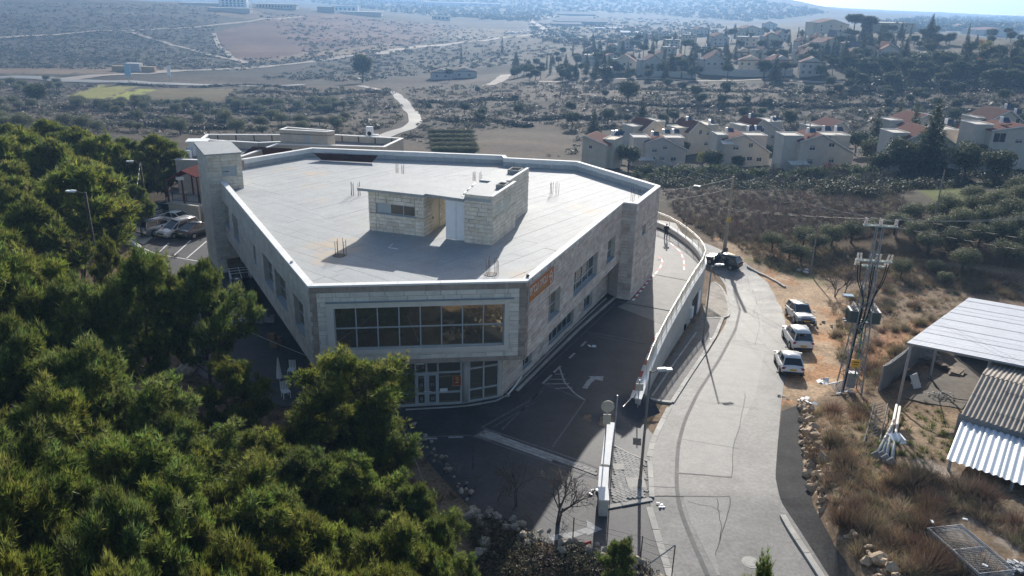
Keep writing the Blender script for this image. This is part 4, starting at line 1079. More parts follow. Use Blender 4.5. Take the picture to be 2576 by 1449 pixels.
# doorway, meter box, pipe in the wall face
def wface(s0, s1, z0, z1, o0, o1):
    b = MB(); p = [np.array([np.interp(s, sL, out_[:, 0]), np.interp(s, sL, out_[:, 1])]) for s in (s0, s1)]
    t = (p[1]-p[0])/np.linalg.norm(p[1]-p[0]); n = np.array([t[1], -t[0]])
    vs_ = [(*(q+n*o), z) for o in (o0, o1) for q, z in ((p[0], z0), (p[1], z0), (p[1], z1), (p[0], z1))]
    b.add(vs_, [(4, 5, 6, 7), (0, 1, 5, 4), (1, 2, 6, 5), (2, 3, 7, 6), (3, 0, 4, 7)]); return b
def s_of(px, py, z):
    p = at(px, py, z)[:2]; return sL[np.argmin(np.linalg.norm(out_-p, axis=1))]
sd0, sd1 = s_of(1733, 768, -1.6), s_of(1750, 745, -1.6)
zdd = float(base_z(np.array([np.interp((sd0+sd1)/2, sL, out_[:, 0])+1]), np.array([np.interp((sd0+sd1)/2, sL, out_[:, 1])]))[0])
PW_(wface(sd0, sd1, zdd-.2, zdd+2.2, -.05, .02).build('doorway', M_dark), rwt)
PW_(wface(sd1+.05, sd1+1.0, zdd-.1, zdd+2.15, .02, .10).build('door', M_plwhite), rwt)
PW_(wface(sd0-1.2, sd0-.5, zdd+.9, zdd+1.9, .0, .28).build('meter_box', M_plwhite), rwt)
PW_(wface(sd0-3.4, sd0-3.0, zdd+.6, zdd+1.1, .0, .15).build('pipe_outlet', M_black), rwt)

# pavement beside the retaining wall, kerbs of single stones
def kerb(name, pts, label, wd=0.28, h=0.13, stone=1.0, zf=base_z, m=None, n=None, cat='kerb', group=None):
    Q = smoothline(np.asarray(pts)[:, :2], max(10, len(pts)*6), 1)
    L_ = np.linalg.norm(np.diff(Q, axis=0), axis=1).sum(); k = n or max(2, int(round(L_/stone))); S = resample(Q, k+1)
    c = S.mean(0); t = thing(name, label, cat, (c[0], c[1], float(zf(np.array([c[0]]), np.array([c[1]]))[0])), group=group)
    for i in range(k):
        a, q = S[i], S[i+1]; d = (q-a)/np.linalg.norm(q-a); nn = np.array([-d[1], d[0]])*wd/2; g = d*.012
        cs = [a+g-nn, q-g-nn, q-g+nn, a+g+nn]
        z = [float(x) for x in zf(np.array([p[0] for p in cs]), np.array([p[1] for p in cs]))]
        hh = h+random.uniform(-.012, .012)
        b = MB(); b.prism([tuple(p) for p in cs], [x-.12 for x in z], [x+hh for x in z]); PW_(b.build('kerb_stone', m or M_kerb), t)
    return t
side_in = G_((1622, 1010), (1662, 935), (1716, 860), (1752, 808), (1775, 772))
side_out = G_((1690, 1015), (1735, 945), (1772, 890), (1800, 845), (1818, 800))
struct(strip('pavement', side_in, side_out, mat('pavement_asphalt', (0.12, 0.115, 0.11), rough=.8, var=.25, scale=1.2, bump=.3, fine=.2), 0.10, 40, 6))
kerb('kerb', side_out, 'long grey kerb of the pavement below the retaining wall')
kerb('kerb', G_((1690, 1015), (1660, 1012), (1635, 1006)), 'short pale kerb closing the pavement beside the drive entrance')
kerb('kerb', G_((1640, 1000), (1690, 925), (1735, 862), (1752, 838)), 'thin inner edging along the foot of the retaining wall', wd=.12)
isl = [(1768, 802), (1800, 803), (1832, 800), (1834, 775), (1826, 745), (1812, 722), (1798, 712)]
struct(strip('traffic_island', G_((1770, 800), (1775, 770), (1778, 745), (1782, 725), (1790, 712)), G_((1832, 800), (1834, 772), (1826, 742), (1812, 722), (1798, 710)), mat('island_concrete', (0.30, 0.27, 0.23), rough=.9, var=.3, scale=1.0, fine=.2), 0.10, 24, 5))
kerb('kerb', G_(*isl), 'curved kerb round the small traffic island by the lamp post', wd=.22)
kerb('kerb', G_((1880, 672), (1930, 697), (1975, 724)), 'low broken kerb behind the open black car', h=.18, wd=.25)
kerb('kerb', G_((1968, 1300), (1990, 1340), (2025, 1392), (2062, 1450), (2100, 1510)), 'grey kerb between the road and the dark asphalt strip', wd=.3, h=.16)
kerb('kerb', G_((1633, 1276), (1650, 1335), (1668, 1395), (1690, 1465)), 'flush pale kerb between the site entrance and road, below the paved pavement', h=.05, wd=.34)
kerb('kerb', G_((1684, 1026), (1660, 1072), (1642, 1112), (1634, 1150)), 'flush pale kerb between the site entrance and road, above the paved pavement', h=.05, wd=.34)
kerb('kerb', A_((1020, 1032), (1165, 1024), (1250, 1010), (1275, 996)), 'thin kerb following the glass entrance front', wd=.12, h=.08, zf=fore_z)
kerb('kerb', A_((1275, 996), (1330, 940), (1440, 830), (1525, 752)), 'long straight kerb at the foot of the right stone facade', wd=.12, h=.1, zf=fore_z)
kerb('kerb', A_((1300, 985), (1365, 920), (1450, 835), (1552, 745)), 'straight inner kerb of the walkway along the right facade', wd=.2, h=.1, zf=fore_z)
struct(strip('walkway', A_((1278, 993), (1330, 942), (1440, 832), (1525, 752)), A_((1300, 984), (1364, 921), (1450, 836), (1550, 747)), mat('brick_walkway', (0.10, 0.09, 0.085), rough=.85, var=.2, scale=3, fine=.2), 0.06, 30, 3, fore_z))
kerb('lot_wall', A_((288, 586), (330, 612), (365, 635), (372, 650)), 'low white wall edging the parking lot under the pines', wd=.3, h=.35, stone=4, zf=fore_z, m=M_cap, cat='wall')

# paved pavement at the entrance: single paving blocks
pq = [np.array(at(*p)[:2]) for p in ((1540, 1112), (1630, 1150), (1634, 1254), (1529, 1277))]
M_pav = mat('paving_block', (0.33, 0.32, 0.30), rough=.85, var=.12, scale=3, rand=.16, spec=.2, fine=.1)
pav = struct(strip('paved_pavement', [pq[0], pq[3]], [pq[1], pq[2]], mat('paving_joint', (0.19, 0.18, 0.165), rough=.95, var=.15), 0.055, 40, 30, fore_z))
blk = MB(); blk.box((0, 0, 0), (1, 1, 1)); blk_o = blk.build('tmp', M_pav); blk_m = blk_o.data; bpy.data.objects.remove(blk_o); blk_m.name = 'paving_block'
def blocks(quad, ex_, lw, lh, base, parent, cap_n, zf=fore_z):
    """courses of blocks filling a convex quad; ex_ = course direction"""
    ex_ = np.array(ex_)/np.linalg.norm(ex_); ey_ = np.array([-ex_[1], ex_[0]]); Q = np.array(quad)
    U, V = Q@ex_, Q@ey_; got = []
    j = 0; v = V.min()
    while v < V.max():
        u = U.min()-(lw/2 if j % 2 else 0)
        while u < U.max():
            cs = [ex_*(u+a)+ey_*(v+c) for a, c in ((.012, .012), (lw-.012, .012), (lw-.012, lh-.012), (.012, lh-.012))]
            if inpoly(np.array([p[0] for p in cs]), np.array([p[1] for p in cs]), Q).all(): got.append((u+lw/2, v+lh/2))
            u += lw
        v += lh; j += 1
    got.sort(key=lambda g: (ex_*g[0]+ey_*g[1])[1])
    rest = MB(); yaw = math.atan2(ex_[1], ex_[0])
    for i, (u, v) in enumerate(got):
        p = ex_*u+ey_*v; z = float(zf(np.array([p[0]]), np.array([p[1]]))[0])+base+random.uniform(-.006, .004)
        if i < cap_n:
            o = bpy.data.objects.new('paving_block', blk_m); COL.objects.link(o); o.parent = parent
            o.location = (p[0], p[1], z); o.scale = (lw-.024, lh-.024, .06); o.rotation_euler = (0, 0, yaw)
        else:
            k = random.uniform(.85, 1.15); rest.cur = (k, k, k); rest.box((p[0], p[1], z), (lw-.024, lh-.024, .06), yaw)
    if rest.v:
        o = rest.build('paving_blocks', mat('paving_blocks', (0.33, 0.32, 0.30), rough=.85, var=.12, scale=3, spec=.2, attr=True), parent); o['kind'] = 'stuff'
blocks(pq, pq[1]-pq[0], 0.34, 0.19, 0.075, pav, 300)
cw = [np.array(at(*p)[:2]) for p in ((1222, 1080), (1508, 1182), (1504, 1202), (1190, 1098))]
cwk = struct(flat('crossing_paving', cw, mat('paving_joint', (0.19, 0.18, 0.165)), 0.028))
blocks(cw, cw[1]-cw[0], 0.42, 0.24, 0.022, cwk, 300)
kerb('kerb', [pq[3]+np.array([-.1, -.05]), pq[2]+np.array([.1, -.12])], 'rounded kerb end of the paved pavement by the lamp post', zf=fore_z, h=.09)
kerb('kerb', [pq[1]+np.array([.12, 0]), pq[2]+np.array([.12, 0])], 'straight kerb of the paved pavement facing the road', zf=fore_z, h=.13)
kerb('kerb', [pq[0], pq[1]], 'oblique upper kerb of the paved pavement', zf=fore_z, wd=.12, h=.12)
for (px, py, sz, nm) in ((1600, 1216, 1.0, 'square pale concrete pad round the lamp post foot'), (1556, 1174, .6, 'small round-edged concrete pad by the thin post')):
    p = at(px, py); z = gz(p[0], p[1]); b = MB(); b.box((p[0], p[1], z+.09), (sz, sz*.95, .10), .05); tag(b.build('concrete_pad', M_conc), nm, 'concrete pad')
# low white walls at the entrance
def lowwall(top, zt_, wd, label):
    P_ = np.array([at(*p, zt_)[:2] for p in top]); P_ = smoothline(P_, 14, 1)
    t = thing('low_wall', label, 'wall', (P_[7][0], P_[7][1], 0)); b = MB(); c = MB()
    tt = np.gradient(P_, axis=0); tt /= np.linalg.norm(tt, axis=1)[:, None]; nn = np.stack([-tt[:, 1], tt[:, 0]], 1)
    A, B = P_+nn*wd/2, P_-nn*wd/2
    for (mb, A, B, z0, z1) in ((b, A, B, -.3, zt_-.07), (c, P_+nn*(wd/2+.03), P_-nn*(wd/2+.03), zt_-.068, zt_)):
        vs_ = []
        for i in range(14): vs_ += [(*A[i], z0), (*A[i], z1), (*B[i], z1), (*B[i], z0)]
        fs = [f for i in range(13) for o, q in ((4*i, 4*i+4),) for f in ((o, o+1, q+1, q), (o+1, o+2, q+2, q+1), (o+2, o+3, q+3, q+2))]+[(0, 3, 2, 1), (52, 53, 54, 55)]
        mb.add(vs_, fs)
    PW_(b.build('wall', M_rwall), t); PW_(c.build('coping', M_cap), t)
lowwall([(1537, 1062), (1530, 1105), (1523, 1168)], .95, .42, 'low white wall behind the round sign at the entrance')
lowwall([(1520, 1174), (1517, 1225), (1520, 1258)], 1.0, .46, 'low white wall end block beside the paved pavement')
# round sign, square sign, thin posts
def signpost(px, py, h, label, disc=None, plate=None, r=.035, lean=0, name='sign_post', cat='sign'):
    p = at(px, py); z = gz(p[0], p[1]); t = thing(name, label, cat, (p[0], p[1], z))
    b = MB(); b.tube((0, 0, -.1), (lean, 0, h), r, n=8); b.build('pole', M_galv, t)
    if disc:
        b = MB(); b.tube((0, -.05, disc[0]), (0, -.09, disc[0]), disc[1], n=26); b.build('disc', mat('sign_back', (0.50, 0.45, 0.36), rough=.6, var=.08), t)
    if plate:
        b = MB(); b.box((0, -.06, plate[0]), (plate[1], .04, plate[2])); b.build('plate', mat('sign_back', (0.5, 0.45, 0.36)), t)
    return t
signpost(1518, 1165, 4.0, 'round traffic sign seen from behind on a steel pole by the low wall', (3.75, .36), (2.95, .42, .62))
signpost(1537, 1204, 5.2, 'thin grey post without a sign on the paved pavement', name='steel_post', cat='post')
signpost(1605, 1010, 2.6, 'small square yellowish sign at the nose of the retaining wall', None, (2.1, .5, .5))

# ------------------------------------------------------------------ lamps, poles, wires
def lamp(base, h, arm, label, m=None, r=(.085, .05), group=None, headm=None, two=False, z=None):
    z = gz(base[0], base[1]) if z is None else z
    t = thing('street_lamp', label, 'street lamp', (base[0], base[1], z), group=group)
    b = MB(); b.tube((0, 0, -.2), (0, 0, .6), r[0]*1.35, n=10); b.tube((0, 0, .5), (0, 0, h), r[0], r[1], n=10); b.build('pole', m or M_pole, t, True)
    ax, ay = arm; b = MB(); b.tube((0, 0, h-.12), (ax*.5, ay*.5, h+.02), .035, n=6); b.build('arm', m or M_pole, t)
    b = MB(); L = math.hypot(ax, ay); ya = math.atan2(ay, ax); b.box((ax*.75, ay*.75, h+.03), (.75, .26, .10), ya); b.box((ax*.62, ay*.62, h+.09), (.4, .2, .07), ya); b.build('lamp_head', headm or mat('lamp_head_grey', (0.55, 0.55, 0.53), rough=.5, var=.05), t)
    b = MB(); b.box((ax*.85, ay*.85, h-.025), (.42, .2, .015), ya); b.build('lens', M_plwhite, t)
    return t
p1 = at(1608.5, 1228); z1_ = gz(p1[0], p1[1])
lamp((p1[0], p1[1]), 7.05-z1_, (1.0, .15), 'tall brown lamp post on the concrete pad of the paved pavement')
p2 = gnd(1768, 862); lamp((p2[0], p2[1]), 6.9, (.9, .25), 'tall lamp post at the kerb below the retaining wall, clamped with cable loops', mat('grey_pole', (0.25, 0.25, 0.24), var=.15))
p3 = gnd(1722, 622); lamp((p3[0], p3[1]), 7.6, (.9, -.3), 'lamp post standing beyond the curved railing near the person')
def tall_pole(px, py, h, r, label, m, name='utility_pole', plate=None, cat='pole', z=None):
    p = gnd(px, py); t = thing(name, label, cat, p); b = MB(); b.tube((0, 0, -.3), (0, 0, h), r, r*.62, n=8); b.build('pole', m, t)
    if plate:
        b = MB(); b.box((0, -r*.95, plate), (r*2.2, .05, .6)); b.build('plate', mat('yellow_plate', (0.5, 0.38, 0.10)), t)
    return t, p
_, pu = tall_pole(1822, 632, 9.2, .24, 'thick concrete utility pole behind the open black car', mat('pole_concrete', (0.33, 0.28, 0.21), rough=.9, var=.15), plate=4.0)
_, pv = tall_pole(2038, 690, 6.4, .10, 'thin bare metal pole in the scrub above the white sack', M_pole)
_, pw = tall_pole(1641, 505, 7.0, .13, 'slender pole with a diagonal cable beside the hedge, behind the right roof corner', M_pole)
_, px_ = tall_pole(2345, 575, 7.5, .12, 'wooden pole among the olive trees behind the pylon', M_pole)
_, py_ = tall_pole(2252, 600, 5.5, .1, 'leaning wooden pole in scrub left of the olive grove', M_pole)
def lampcut(px, py, d, h, label):
    p = atd(px, py, d); z = p[2]; g = gz(p[0], p[1]); return lamp((p[0], p[1]), z-g, (-1.5, .2), label, mat('dark_wood_pole', (0.06, 0.05, 0.04), var=.2), (.13, .09), headm=M_plwhite)
lampcut(214, 484, 66, 0, 'dark wooden pole with white lamp head among the pines beside the lot')
lampcut(352, 408, 92, 0, 'lamp on a curved cable pole rising above the pines behind the lot')
def wire(a, b_, sag, r=.02, n=26):
    a = np.array(a, float); b_ = np.array(b_, float); return [a+(b_-a)*t-np.array([0, 0, 4*sag*t*(1-t)]) for t in np.linspace(0, 1, n)]
M_wire = mat('black_cable', (0.02, 0.02, 0.02), rough=.6, var=0)
M_wirel = mat('pale_cable', (0.35, 0.34, 0.32), rough=.6, var=0)
def cable(pts, r, label, m=None):
    b = MB(); b.path(pts, r, 5); return tag(b.build('overhead_cable', m or M_wire, None, True), label, 'cable')
Zu = pu[2]
cable(wire((pu[0], pu[1], Zu+9.0), atd(2700, 620, 62), .5), .022, 'upper black overhead cable from the concrete pole past the pylon')
cable(wire((pu[0], pu[1], Zu+7.8), atd(2700, 650, 60), .5), .022, 'lower black overhead cable from the concrete pole past the pylon')
cable(wire((pu[0], pu[1], Zu+9.0), atd(1600, 480, 105), .5), .03, 'upper pale twisted cable from the concrete pole towards the building', M_wirel)
cable(wire((pu[0], pu[1], Zu+7.8), atd(1600, 505, 102), .5), .03, 'lower pale twisted cable reaching the lamp beyond the railing', M_wirel)
cable(wire((pw[0], pw[1], pw[2]+6.9), atd(2260, 560, 92), .8), .02, 'thin pale cable across the vineyard behind the drive', M_wirel)
cable(wire(atd(930, 955, 40), atd(470, 760, 62), .25), .02, 'pale cable over the dark yard left of the building', M_wirel)
cable(wire(atd(995, 1030, 36), at(1078, 1243, .4), .02), .025, 'pale guy wire beside the front pine', M_wirel)
cable(wire(atd(352, 410, 92), atd(250, 500, 75), 3.4, n=30), .035, 'sagging grey cable looping between the pines', M_wirel)

# ------------------------------------------------------------------ power pylon with transformers
pb_ = gnd(2135, 983); H_ = 16.6
M_tw = mat('pylon_steel', (0.27, 0.28, 0.29), rough=.5, var=.12, scale=4, spec=.5, metal=.3)
pyl = thing('power_pylon', 'tall steel lattice pylon carrying two transformers beside the dirt shoulder', 'pylon', pb_, R_(-8)); pyl.scale = (.74, .74, .75)
top_p = proj(pb_+np.array([0, 0, H_]))
half = lambda z: .95+(.27-.95)*z/(H_-2.2) if z < H_-2.2 else .27
cor = lambda z, k: (half(z)*(1 if k in (0, 1) else -1), half(z)*(1 if k in (0, 3) else -1), z)
for k in range(4):
    b = MB(); b.tube(cor(-.2, k), cor(H_-2.2, k), .075, .055, n=4); b.tube(cor(H_-2.2, k), cor(H_, k), .055, n=4); b.build('leg', M_tw, pyl)
nb = 15; zs = [0.3+(H_-2.6)*(1-(1-i/nb)**1.25) for i in range(nb+1)]
for i in range(nb):
    for k in range(4):
        k2 = (k+1) % 4; b = MB(); a_, c_ = (k, k2) if i % 2 else (k2, k); b.tube(cor(zs[i], a_), cor(zs[i+1], c_), .035, n=4)
        if i % 2 == 0: b.tube(cor(zs[i], k), cor(zs[i], k2), .035, n=4)
        b.build('brace', M_tw, pyl)
def arm_(z, w_, name):
    b = MB()
    for y in (-.22, .22): b.box((0, y, z), (2*w_, .08, .12))
    for x in np.linspace(-w_, w_, 5): b.box((x, 0, z), (.07, .5, .08))
    b.build(name, mat('green_crossarm', (0.30, 0.36, 0.34), rough=.5, var=.1), pyl)
arm_(H_-.1, 1.45, 'crossarm'); arm_(H_-3.4, 1.55, 'crossarm'); arm_(H_-3.9, .9, 'crossarm')
M_ins = mat('porcelain', (0.52, 0.47, 0.44), rough=.3, var=.1)
def insulator(x, y, z, h, tilt=0.0):
    b = MB(); b.tube((x, y, z), (x+tilt*h, y, z+h), .03, n=6)
    for q in np.linspace(.15, .9, 5): b.tube((x+tilt*h*q, y, z+h*q-.02), (x+tilt*h*q, y, z+h*q+.03), .095, n=8)
    b.build('insulator', M_ins, pyl)
for x in (-1.3, 0, 1.3):
    for y in (-.18, .18): insulator(x, y, H_-.05, .62, random.uniform(-.1, .1))
for x in (-1.5, -1.2, -.25, .1, .4, 1.1, 1.4):
    insulator(x, -.2, H_-3.35, .7, random.uniform(-.2, .2)); 
    if abs(x) > 1: insulator(x, .25, H_-4.0, .6, random.uniform(-.15, .15))
for x in (-.92, .95):
    b = MB(); b.box((x, .1, 7.8), (.72, 1.1, 1.1)); b.build('transformer', mat('transformer_green', (0.055, 0.075, 0.07), rough=.5, var=.1), pyl)
    b = MB(); 
    for y in np.linspace(-.5, .6, 7): b.box((x+(.43 if x > 0 else -.43), y, 7.8), (.16, .05, 1.0)); b.box((x, y+.02, 8.45), (.5, .05, .1))
    b.build('cooling_fins', mat('transformer_fins', (0.09, 0.11, 0.10), rough=.5, var=.1), pyl)
    b = MB(); b.box((x, .1, 8.42), (.9, 1.3, .06)); b.build('transformer_lid', M_galv, pyl)
    for y in (-.3, .1, .5): insulator(x, y, 8.45, .5)
b = MB(); b.box((0, 0, 7.15), (3.2, .14, .16)); b.box((0, .6, 7.15), (3.2, .14, .16)); b.build('platform_beam', M_tw, pyl)
b = MB(); b.box((-1.55, .4, 9.6), (.95, .6, .08)); b.build('bracket_plate', mat('blue_plate', (0.25, 0.36, 0.45)), pyl)
for i, x in enumerate((-1.4, -1.15, -.1, .1, 1.1, 1.3)):
    b = MB(); P_ = [np.array((x, -.3, H_-3.6)), np.array((x*.9-.05, -.45, H_-5.2)), np.array((x*.35, -.5, H_-6.6)), np.array((x*.25, -.45, 8.2)), np.array((x*.1-.3, -.5, 6.2))]; b.path(smoothline(P_, 16, 2), .05, 5); b.build('cable', M_wire, pyl, True)
b = MB(); b.tube((-.78, -.72, .2), (-.28, -.3, 9.2), .12, .09, n=6); b.build('cable_duct', M_black, pyl)
b = MB(); b.tube((.25, -.2, 1.6), (.1, -.1, 8.2), .07, n=6); b.build('green_pipe', mat('green_pipe', (0.02, 0.25, 0.14), rough=.5, var=.1), pyl)
b = MB(); b.box((-.1, -.85, 3.3), (.75, .04, .75)); b.build('warning_sign', mat('warning_yellow', (0.75, 0.42, 0.03), rough=.6, var=.06), pyl)
b = MB(); b.box((-.1, -.875, 3.45), (.5, .01, .08)); b.box((-.1, -.875, 3.2), (.4, .01, .05)); b.build('warning_marks', M_dark, pyl)
b = MB(); b.box((.1, .2, 1.1), (.75, .5, 1.5)); b.build('cabinet', mat('cabinet_grey', (0.33, 0.33, 0.32)), pyl)
b = MB(); b.box((.1, .2, 1.88), (.85, .6, .06)); b.build('cabinet_top', M_plwhite, pyl)

_pt = np.array(pb_)+np.array([0, 0, (H_+.55)*.75])
for k_, x_ in enumerate((-.96, 0, .96)):
    nm_ = ('left', 'middle', 'right')[k_]
    cable(wire(_pt+np.array([x_, -.1, 0]), atd(1560+30*k_, 452, 150), 1.6, n=30), .011, 'thin dark conductor from the %s insulator of the pylon top over the vineyard' % nm_, M_wire)
    cable(wire(_pt+np.array([x_, .1, 0]), atd(2760+40*k_, 520, 62), .5, n=20), .011, 'thin pale conductor from the %s insulator of the pylon top over the olive grove' % nm_, M_wirel)
# ------------------------------------------------------------------ sheds on the right
M_iron = mat('white_corrugated_iron', (0.66, 0.67, 0.68), rough=.45, var=.06, scale=1.0, spec=.5, rand=.03)
M_asb = mat('weathered_corrugated_sheet', (0.36, 0.315, 0.26), rough=.85, var=.2, scale=1.3, rand=.08, fine=.12)
M_shed = mat('grey_shed_wall', (0.27, 0.275, 0.28), rough=.7, var=.15, scale=1.2, rand=.08)
def corrugated(name, A, B, C_, pitch, amp, m, thing_, panels, rows=1, across=True):
    """roof with origin A, edge A->B (ridges step along this), A->C (ridges run along this); split into sheets"""
    A, B, C_ = (np.array(q, float) for q in (A, B, C_)); e1, e2 = B-A, C_-A; L1 = np.linalg.norm(e1); n = np.cross(e1, e2); n /= np.linalg.norm(n)
    if n[2] < 0: n = -n
    k = 6; N = max(2, int(round(L1/pitch/panels)))*k
    for p in range(panels):
        for r in range(rows):
            u = np.linspace(p/panels, (p+1)/panels+.25*pitch/L1, N+1); w_ = amp*np.sin(np.linspace(0, 2*PI*N/k, N+1))
            o = n*(.012*((p+r) % 2)-.010*r)+n*random.uniform(-.006, .006)
            r0, r1 = r/rows, min(1.0, (r+1)/rows+.01)
            top = [A+e1*a+e2*r0+n*h+o for a, h in zip(u, w_)]; bot = [A+e1*a+e2*r1+n*h+o+n*.0 for a, h in zip(u, w_)]
            b = MB(); b.add([tuple(q) for q in top]+[tuple(q) for q in bot]+[tuple(q-n*.006) for q in top]+[tuple(q-n*.006) for q in bot],
                            [(i, i+1, N+2+i, N+1+i) for i in range(N)]+[(2*N+2+i, 3*N+3+i, 3*N+4+i, 2*N+3+i) for i in range(N)])
            PW_(b.build(name, m, None, True), thing_)
zsh = 3.3
a0, a1, a2, a3 = at(2281, 862, zsh+.3), at(2437, 749, zsh-.6), at(2640, 755, zsh+.3), at(2513, 908, zsh+.3)
a2 = a1+(a3-a0)*1.02
sh = thing('open_shed', 'open shed with bright white corrugated roof right of the pylon', 'shed', (a0[0], a0[1], gz(a0[0], a0[1])))
corrugated('roof_sheet', a0, a1, a0+(a3-a0)*1.9, .25, .015, M_iron, sh, 14)
for f1, f2 in ((.03, .03), (.97, .03), (.03, .9), (.5, .03), (.97, .9)):
    q = a0+(a1-a0)*f1+(a3-a0)*f2; g = gz(q[0], q[1]); b = MB(); b.box((q[0], q[1], (g+q[2])/2-.1), (.14, .14, q[2]-g)); PW_(b.build('post', M_galv), sh)
b = MB()
for f in (.04, .5, .96):
    p, q = a0+(a1-a0)*f, a0+(a1-a0)*f+(a3-a0)*1.88; p, q = p-np.array([0, 0, .12]), q-np.array([0, 0, .12]); b.tube(p, q, .07, n=4)
b.tube(a0-np.array([0, 0, .1])+(a1-a0)*.01, a0-np.array([0, 0, .1])+(a3-a0)*1.88, .08, n=4)
PW_(b.build('beam', M_galv), sh)
for i in range(8):  # rear wall added under the roof to keep sun off the yard floor
    p, q = a1+(a3-a0)*1.88*i/8-np.array([0, .15, .15]), a1+(a3-a0)*1.88*(i+1)/8-np.array([0, .15, .15]); g = min(gz(p[0], p[1]), gz(q[0], q[1])); b = MB(); b.add([(p[0], p[1], g-.2), (q[0], q[1], g-.2), (q[0], q[1], q[2]), (p[0], p[1], p[2]), (p[0], p[1]+.05, g-.2), (q[0], q[1]+.05, g-.2), (q[0], q[1]+.05, q[2]), (p[0], p[1]+.05, p[2])], [(0, 1, 2, 3), (5, 4, 7, 6), (3, 2, 6, 7), (0, 3, 7, 4), (1, 5, 6, 2)]); PW_(b.build('added_sun_screen', M_shed), sh)
# grey sheet wall under the shed
w0, w1 = gnd(2212, 985), gnd(2362, 868)
fw_ = thing('sheet_wall', 'long grey sheet metal wall closing the left side of the open shed', 'wall', w0)
npn = 8
for i in range(npn):
    p, q = w0+(w1-w0)*i/npn, w0+(w1-w0)*(i+1)/npn; g0_, g1_ = gz(p[0], p[1]), gz(q[0], q[1]); d = (q-p)[:2]/np.linalg.norm((q-p)[:2]); nn = np.array([-d[1], d[0]])*.03
    for (za, zb2) in ((0, 1.02), (1.04, 2.0)):
        b = MB(); j = random.uniform(-.02, .02); b.prism([tuple(p[:2]+d*.01+nn+j*nn), tuple(q[:2]-d*.01+nn), tuple(q[:2]-d*.01-nn), tuple(p[:2]+d*.01-nn+j*nn)], [g0_+za, g1_+za, g1_+za, g0_+za], [g0_+zb2, g1_+zb2, g1_+zb2, g0_+zb2]); PW_(b.build('sheet', M_shed), fw_)
    b = MB(); b.box((p[0]+nn[0]*2, p[1]+nn[1]*2, g0_+1.0), (.08, .08, 2.1)); PW_(b.build('post', M_galv), fw_)
b = MB(); b.tube(w0+np.array([0, 0, 2.05]), w1+np.array([0, 0, 2.05]), .05, n=4); PW_(b.build('top_rail', M_iron), fw_)
# second shed: weathered ridge roof and a white lean-to
c0, c1 = at(2497, 902, 3.2), at(2420, 1050, 2.3); dxr = np.array([9.0, -2.2, 0]); r0 = at(2497, 902, 3.2)
rd = np.array(at(2576, 922, 3.25))-r0; rd = rd/np.linalg.norm(rd)*9
sh2 = thing('old_shed', 'old shed with weathered brown corrugated roof behind the white lean-to', 'shed', (c0[0]+2, c0[1]-3, gz(c0[0]+2, c0[1]-3)))
e_ = at(2418, 1042, 2.45)
top_ = at(2470, 942, 3.35)
corrugated('roof_sheet', top_, top_+rd, e_, .26, .05, M_asb, sh2, 6, 4)
bk = at(2502, 902, 2.95)
corrugated('roof_sheet', top_+np.array([0, .02, .03]), top_+rd+np.array([0, .02, .03]), bk, .26, .05, M_asb, sh2, 6, 2)
for p_, q_ in ((e_, e_+rd), (bk, bk+rd)):
    for i in range(4):
        p, q = p_+(q_-p_)*i/4, p_+(q_-p_)*(i+1)/4; g = min(gz(p[0], p[1]), gz(q[0], q[1])); b = MB(); b.quad((p[0], p[1]+.25, g), (q[0], q[1]+.25, g), (q[0], q[1]+.25, q[2]-.05), (p[0], p[1]+.25, p[2]-.05)); PW_(b.build('wall_panel', M_shed), sh2)
b = MB(); p, q = e_, bk; g = gz(p[0], p[1]); b.add([(p[0]+.2, p[1]+.25, g), (q[0]+.2, q[1]-.2, g), (q[0]+.2, q[1]-.2, q[2]-.05), (top_[0]+.2, top_[1], top_[2]-.06), (p[0]+.2, p[1]+.25, p[2]-.05)], [(0, 1, 2, 3, 4)]); PW_(b.build('gable_wall', M_shed), sh2)
l0 = e_+np.array([.05, -.1, -.35]); l1 = at(2381, 1155, 1.75); lt = thing('lean_to', 'white corrugated lean-to roof with a shadowed upper half', 'shed', (l1[0]+1, l1[1], gz(l1[0]+1, l1[1])))
corrugated('roof_sheet', l0, l0+rd*1.0, l1, .36, .045, mat('bluish_white_iron', (0.60, 0.64, 0.68), rough=.5, var=.06, spec=.4, rand=.03), lt, 7)
for f in (.02, .35, .7, .98):
    q = l1+rd*f+np.array([.1, .1, 0]); g = gz(q[0], q[1]); b = MB(); b.box((q[0], q[1], (g+q[2])/2-.05), (.12, .12, q[2]-g)); PW_(b.build('post', M_shed), lt)
# yard clutter under the open shed
def slabpile(px, py, n, sx, sy, label, m, cat='boards', yaw=.3, th=.04):
    p = gnd(px, py); t = thing('board_pile', label, cat, p)
    for i in range(n):
        b = MB(); M_ = (Matrix.Rotation(yaw+random.uniform(-.35, .35), 3, 'Z') @ Matrix.Rotation(random.uniform(-.08, .08), 3, 'X')); b.box((random.uniform(-.15, .15), random.uniform(-.15, .15), .05+i*th*1.5), (sx*random.uniform(.7, 1.1), sy*random.uniform(.7, 1.1), th), M=M_); b.build('board', m, t)
M_bd = mat('grey_board', (0.24, 0.22, 0.20), rough=.9, var=.2, rand=.15)
slabpile(2330, 905, 7, 2.2, 1.2, 'stack of grey boards under the white shed roof beside the sheet wall', M_bd)
slabpile(2405, 940, 6, 1.8, 1.0, 'slanting pile of dusty planks beneath the front edge of the shed roof', mat('dusty_plank', (0.27, 0.22, 0.17), rough=.9, var=.2, rand=.15), yaw=1.0)
slabpile(2290, 950, 5, 1.2, .8, 'dark boards heaped at the foot of the sheet wall', mat('dark_board', (.10, .09, .085), rough=.9, rand=.2), yaw=.9)
slabpile(2360, 925, 8, 1.5, .7, 'jumble of grey brown boards in the middle of the shed floor', mat('brown_board', (.17, .13, .10), rough=.9, rand=.2), yaw=2.0)
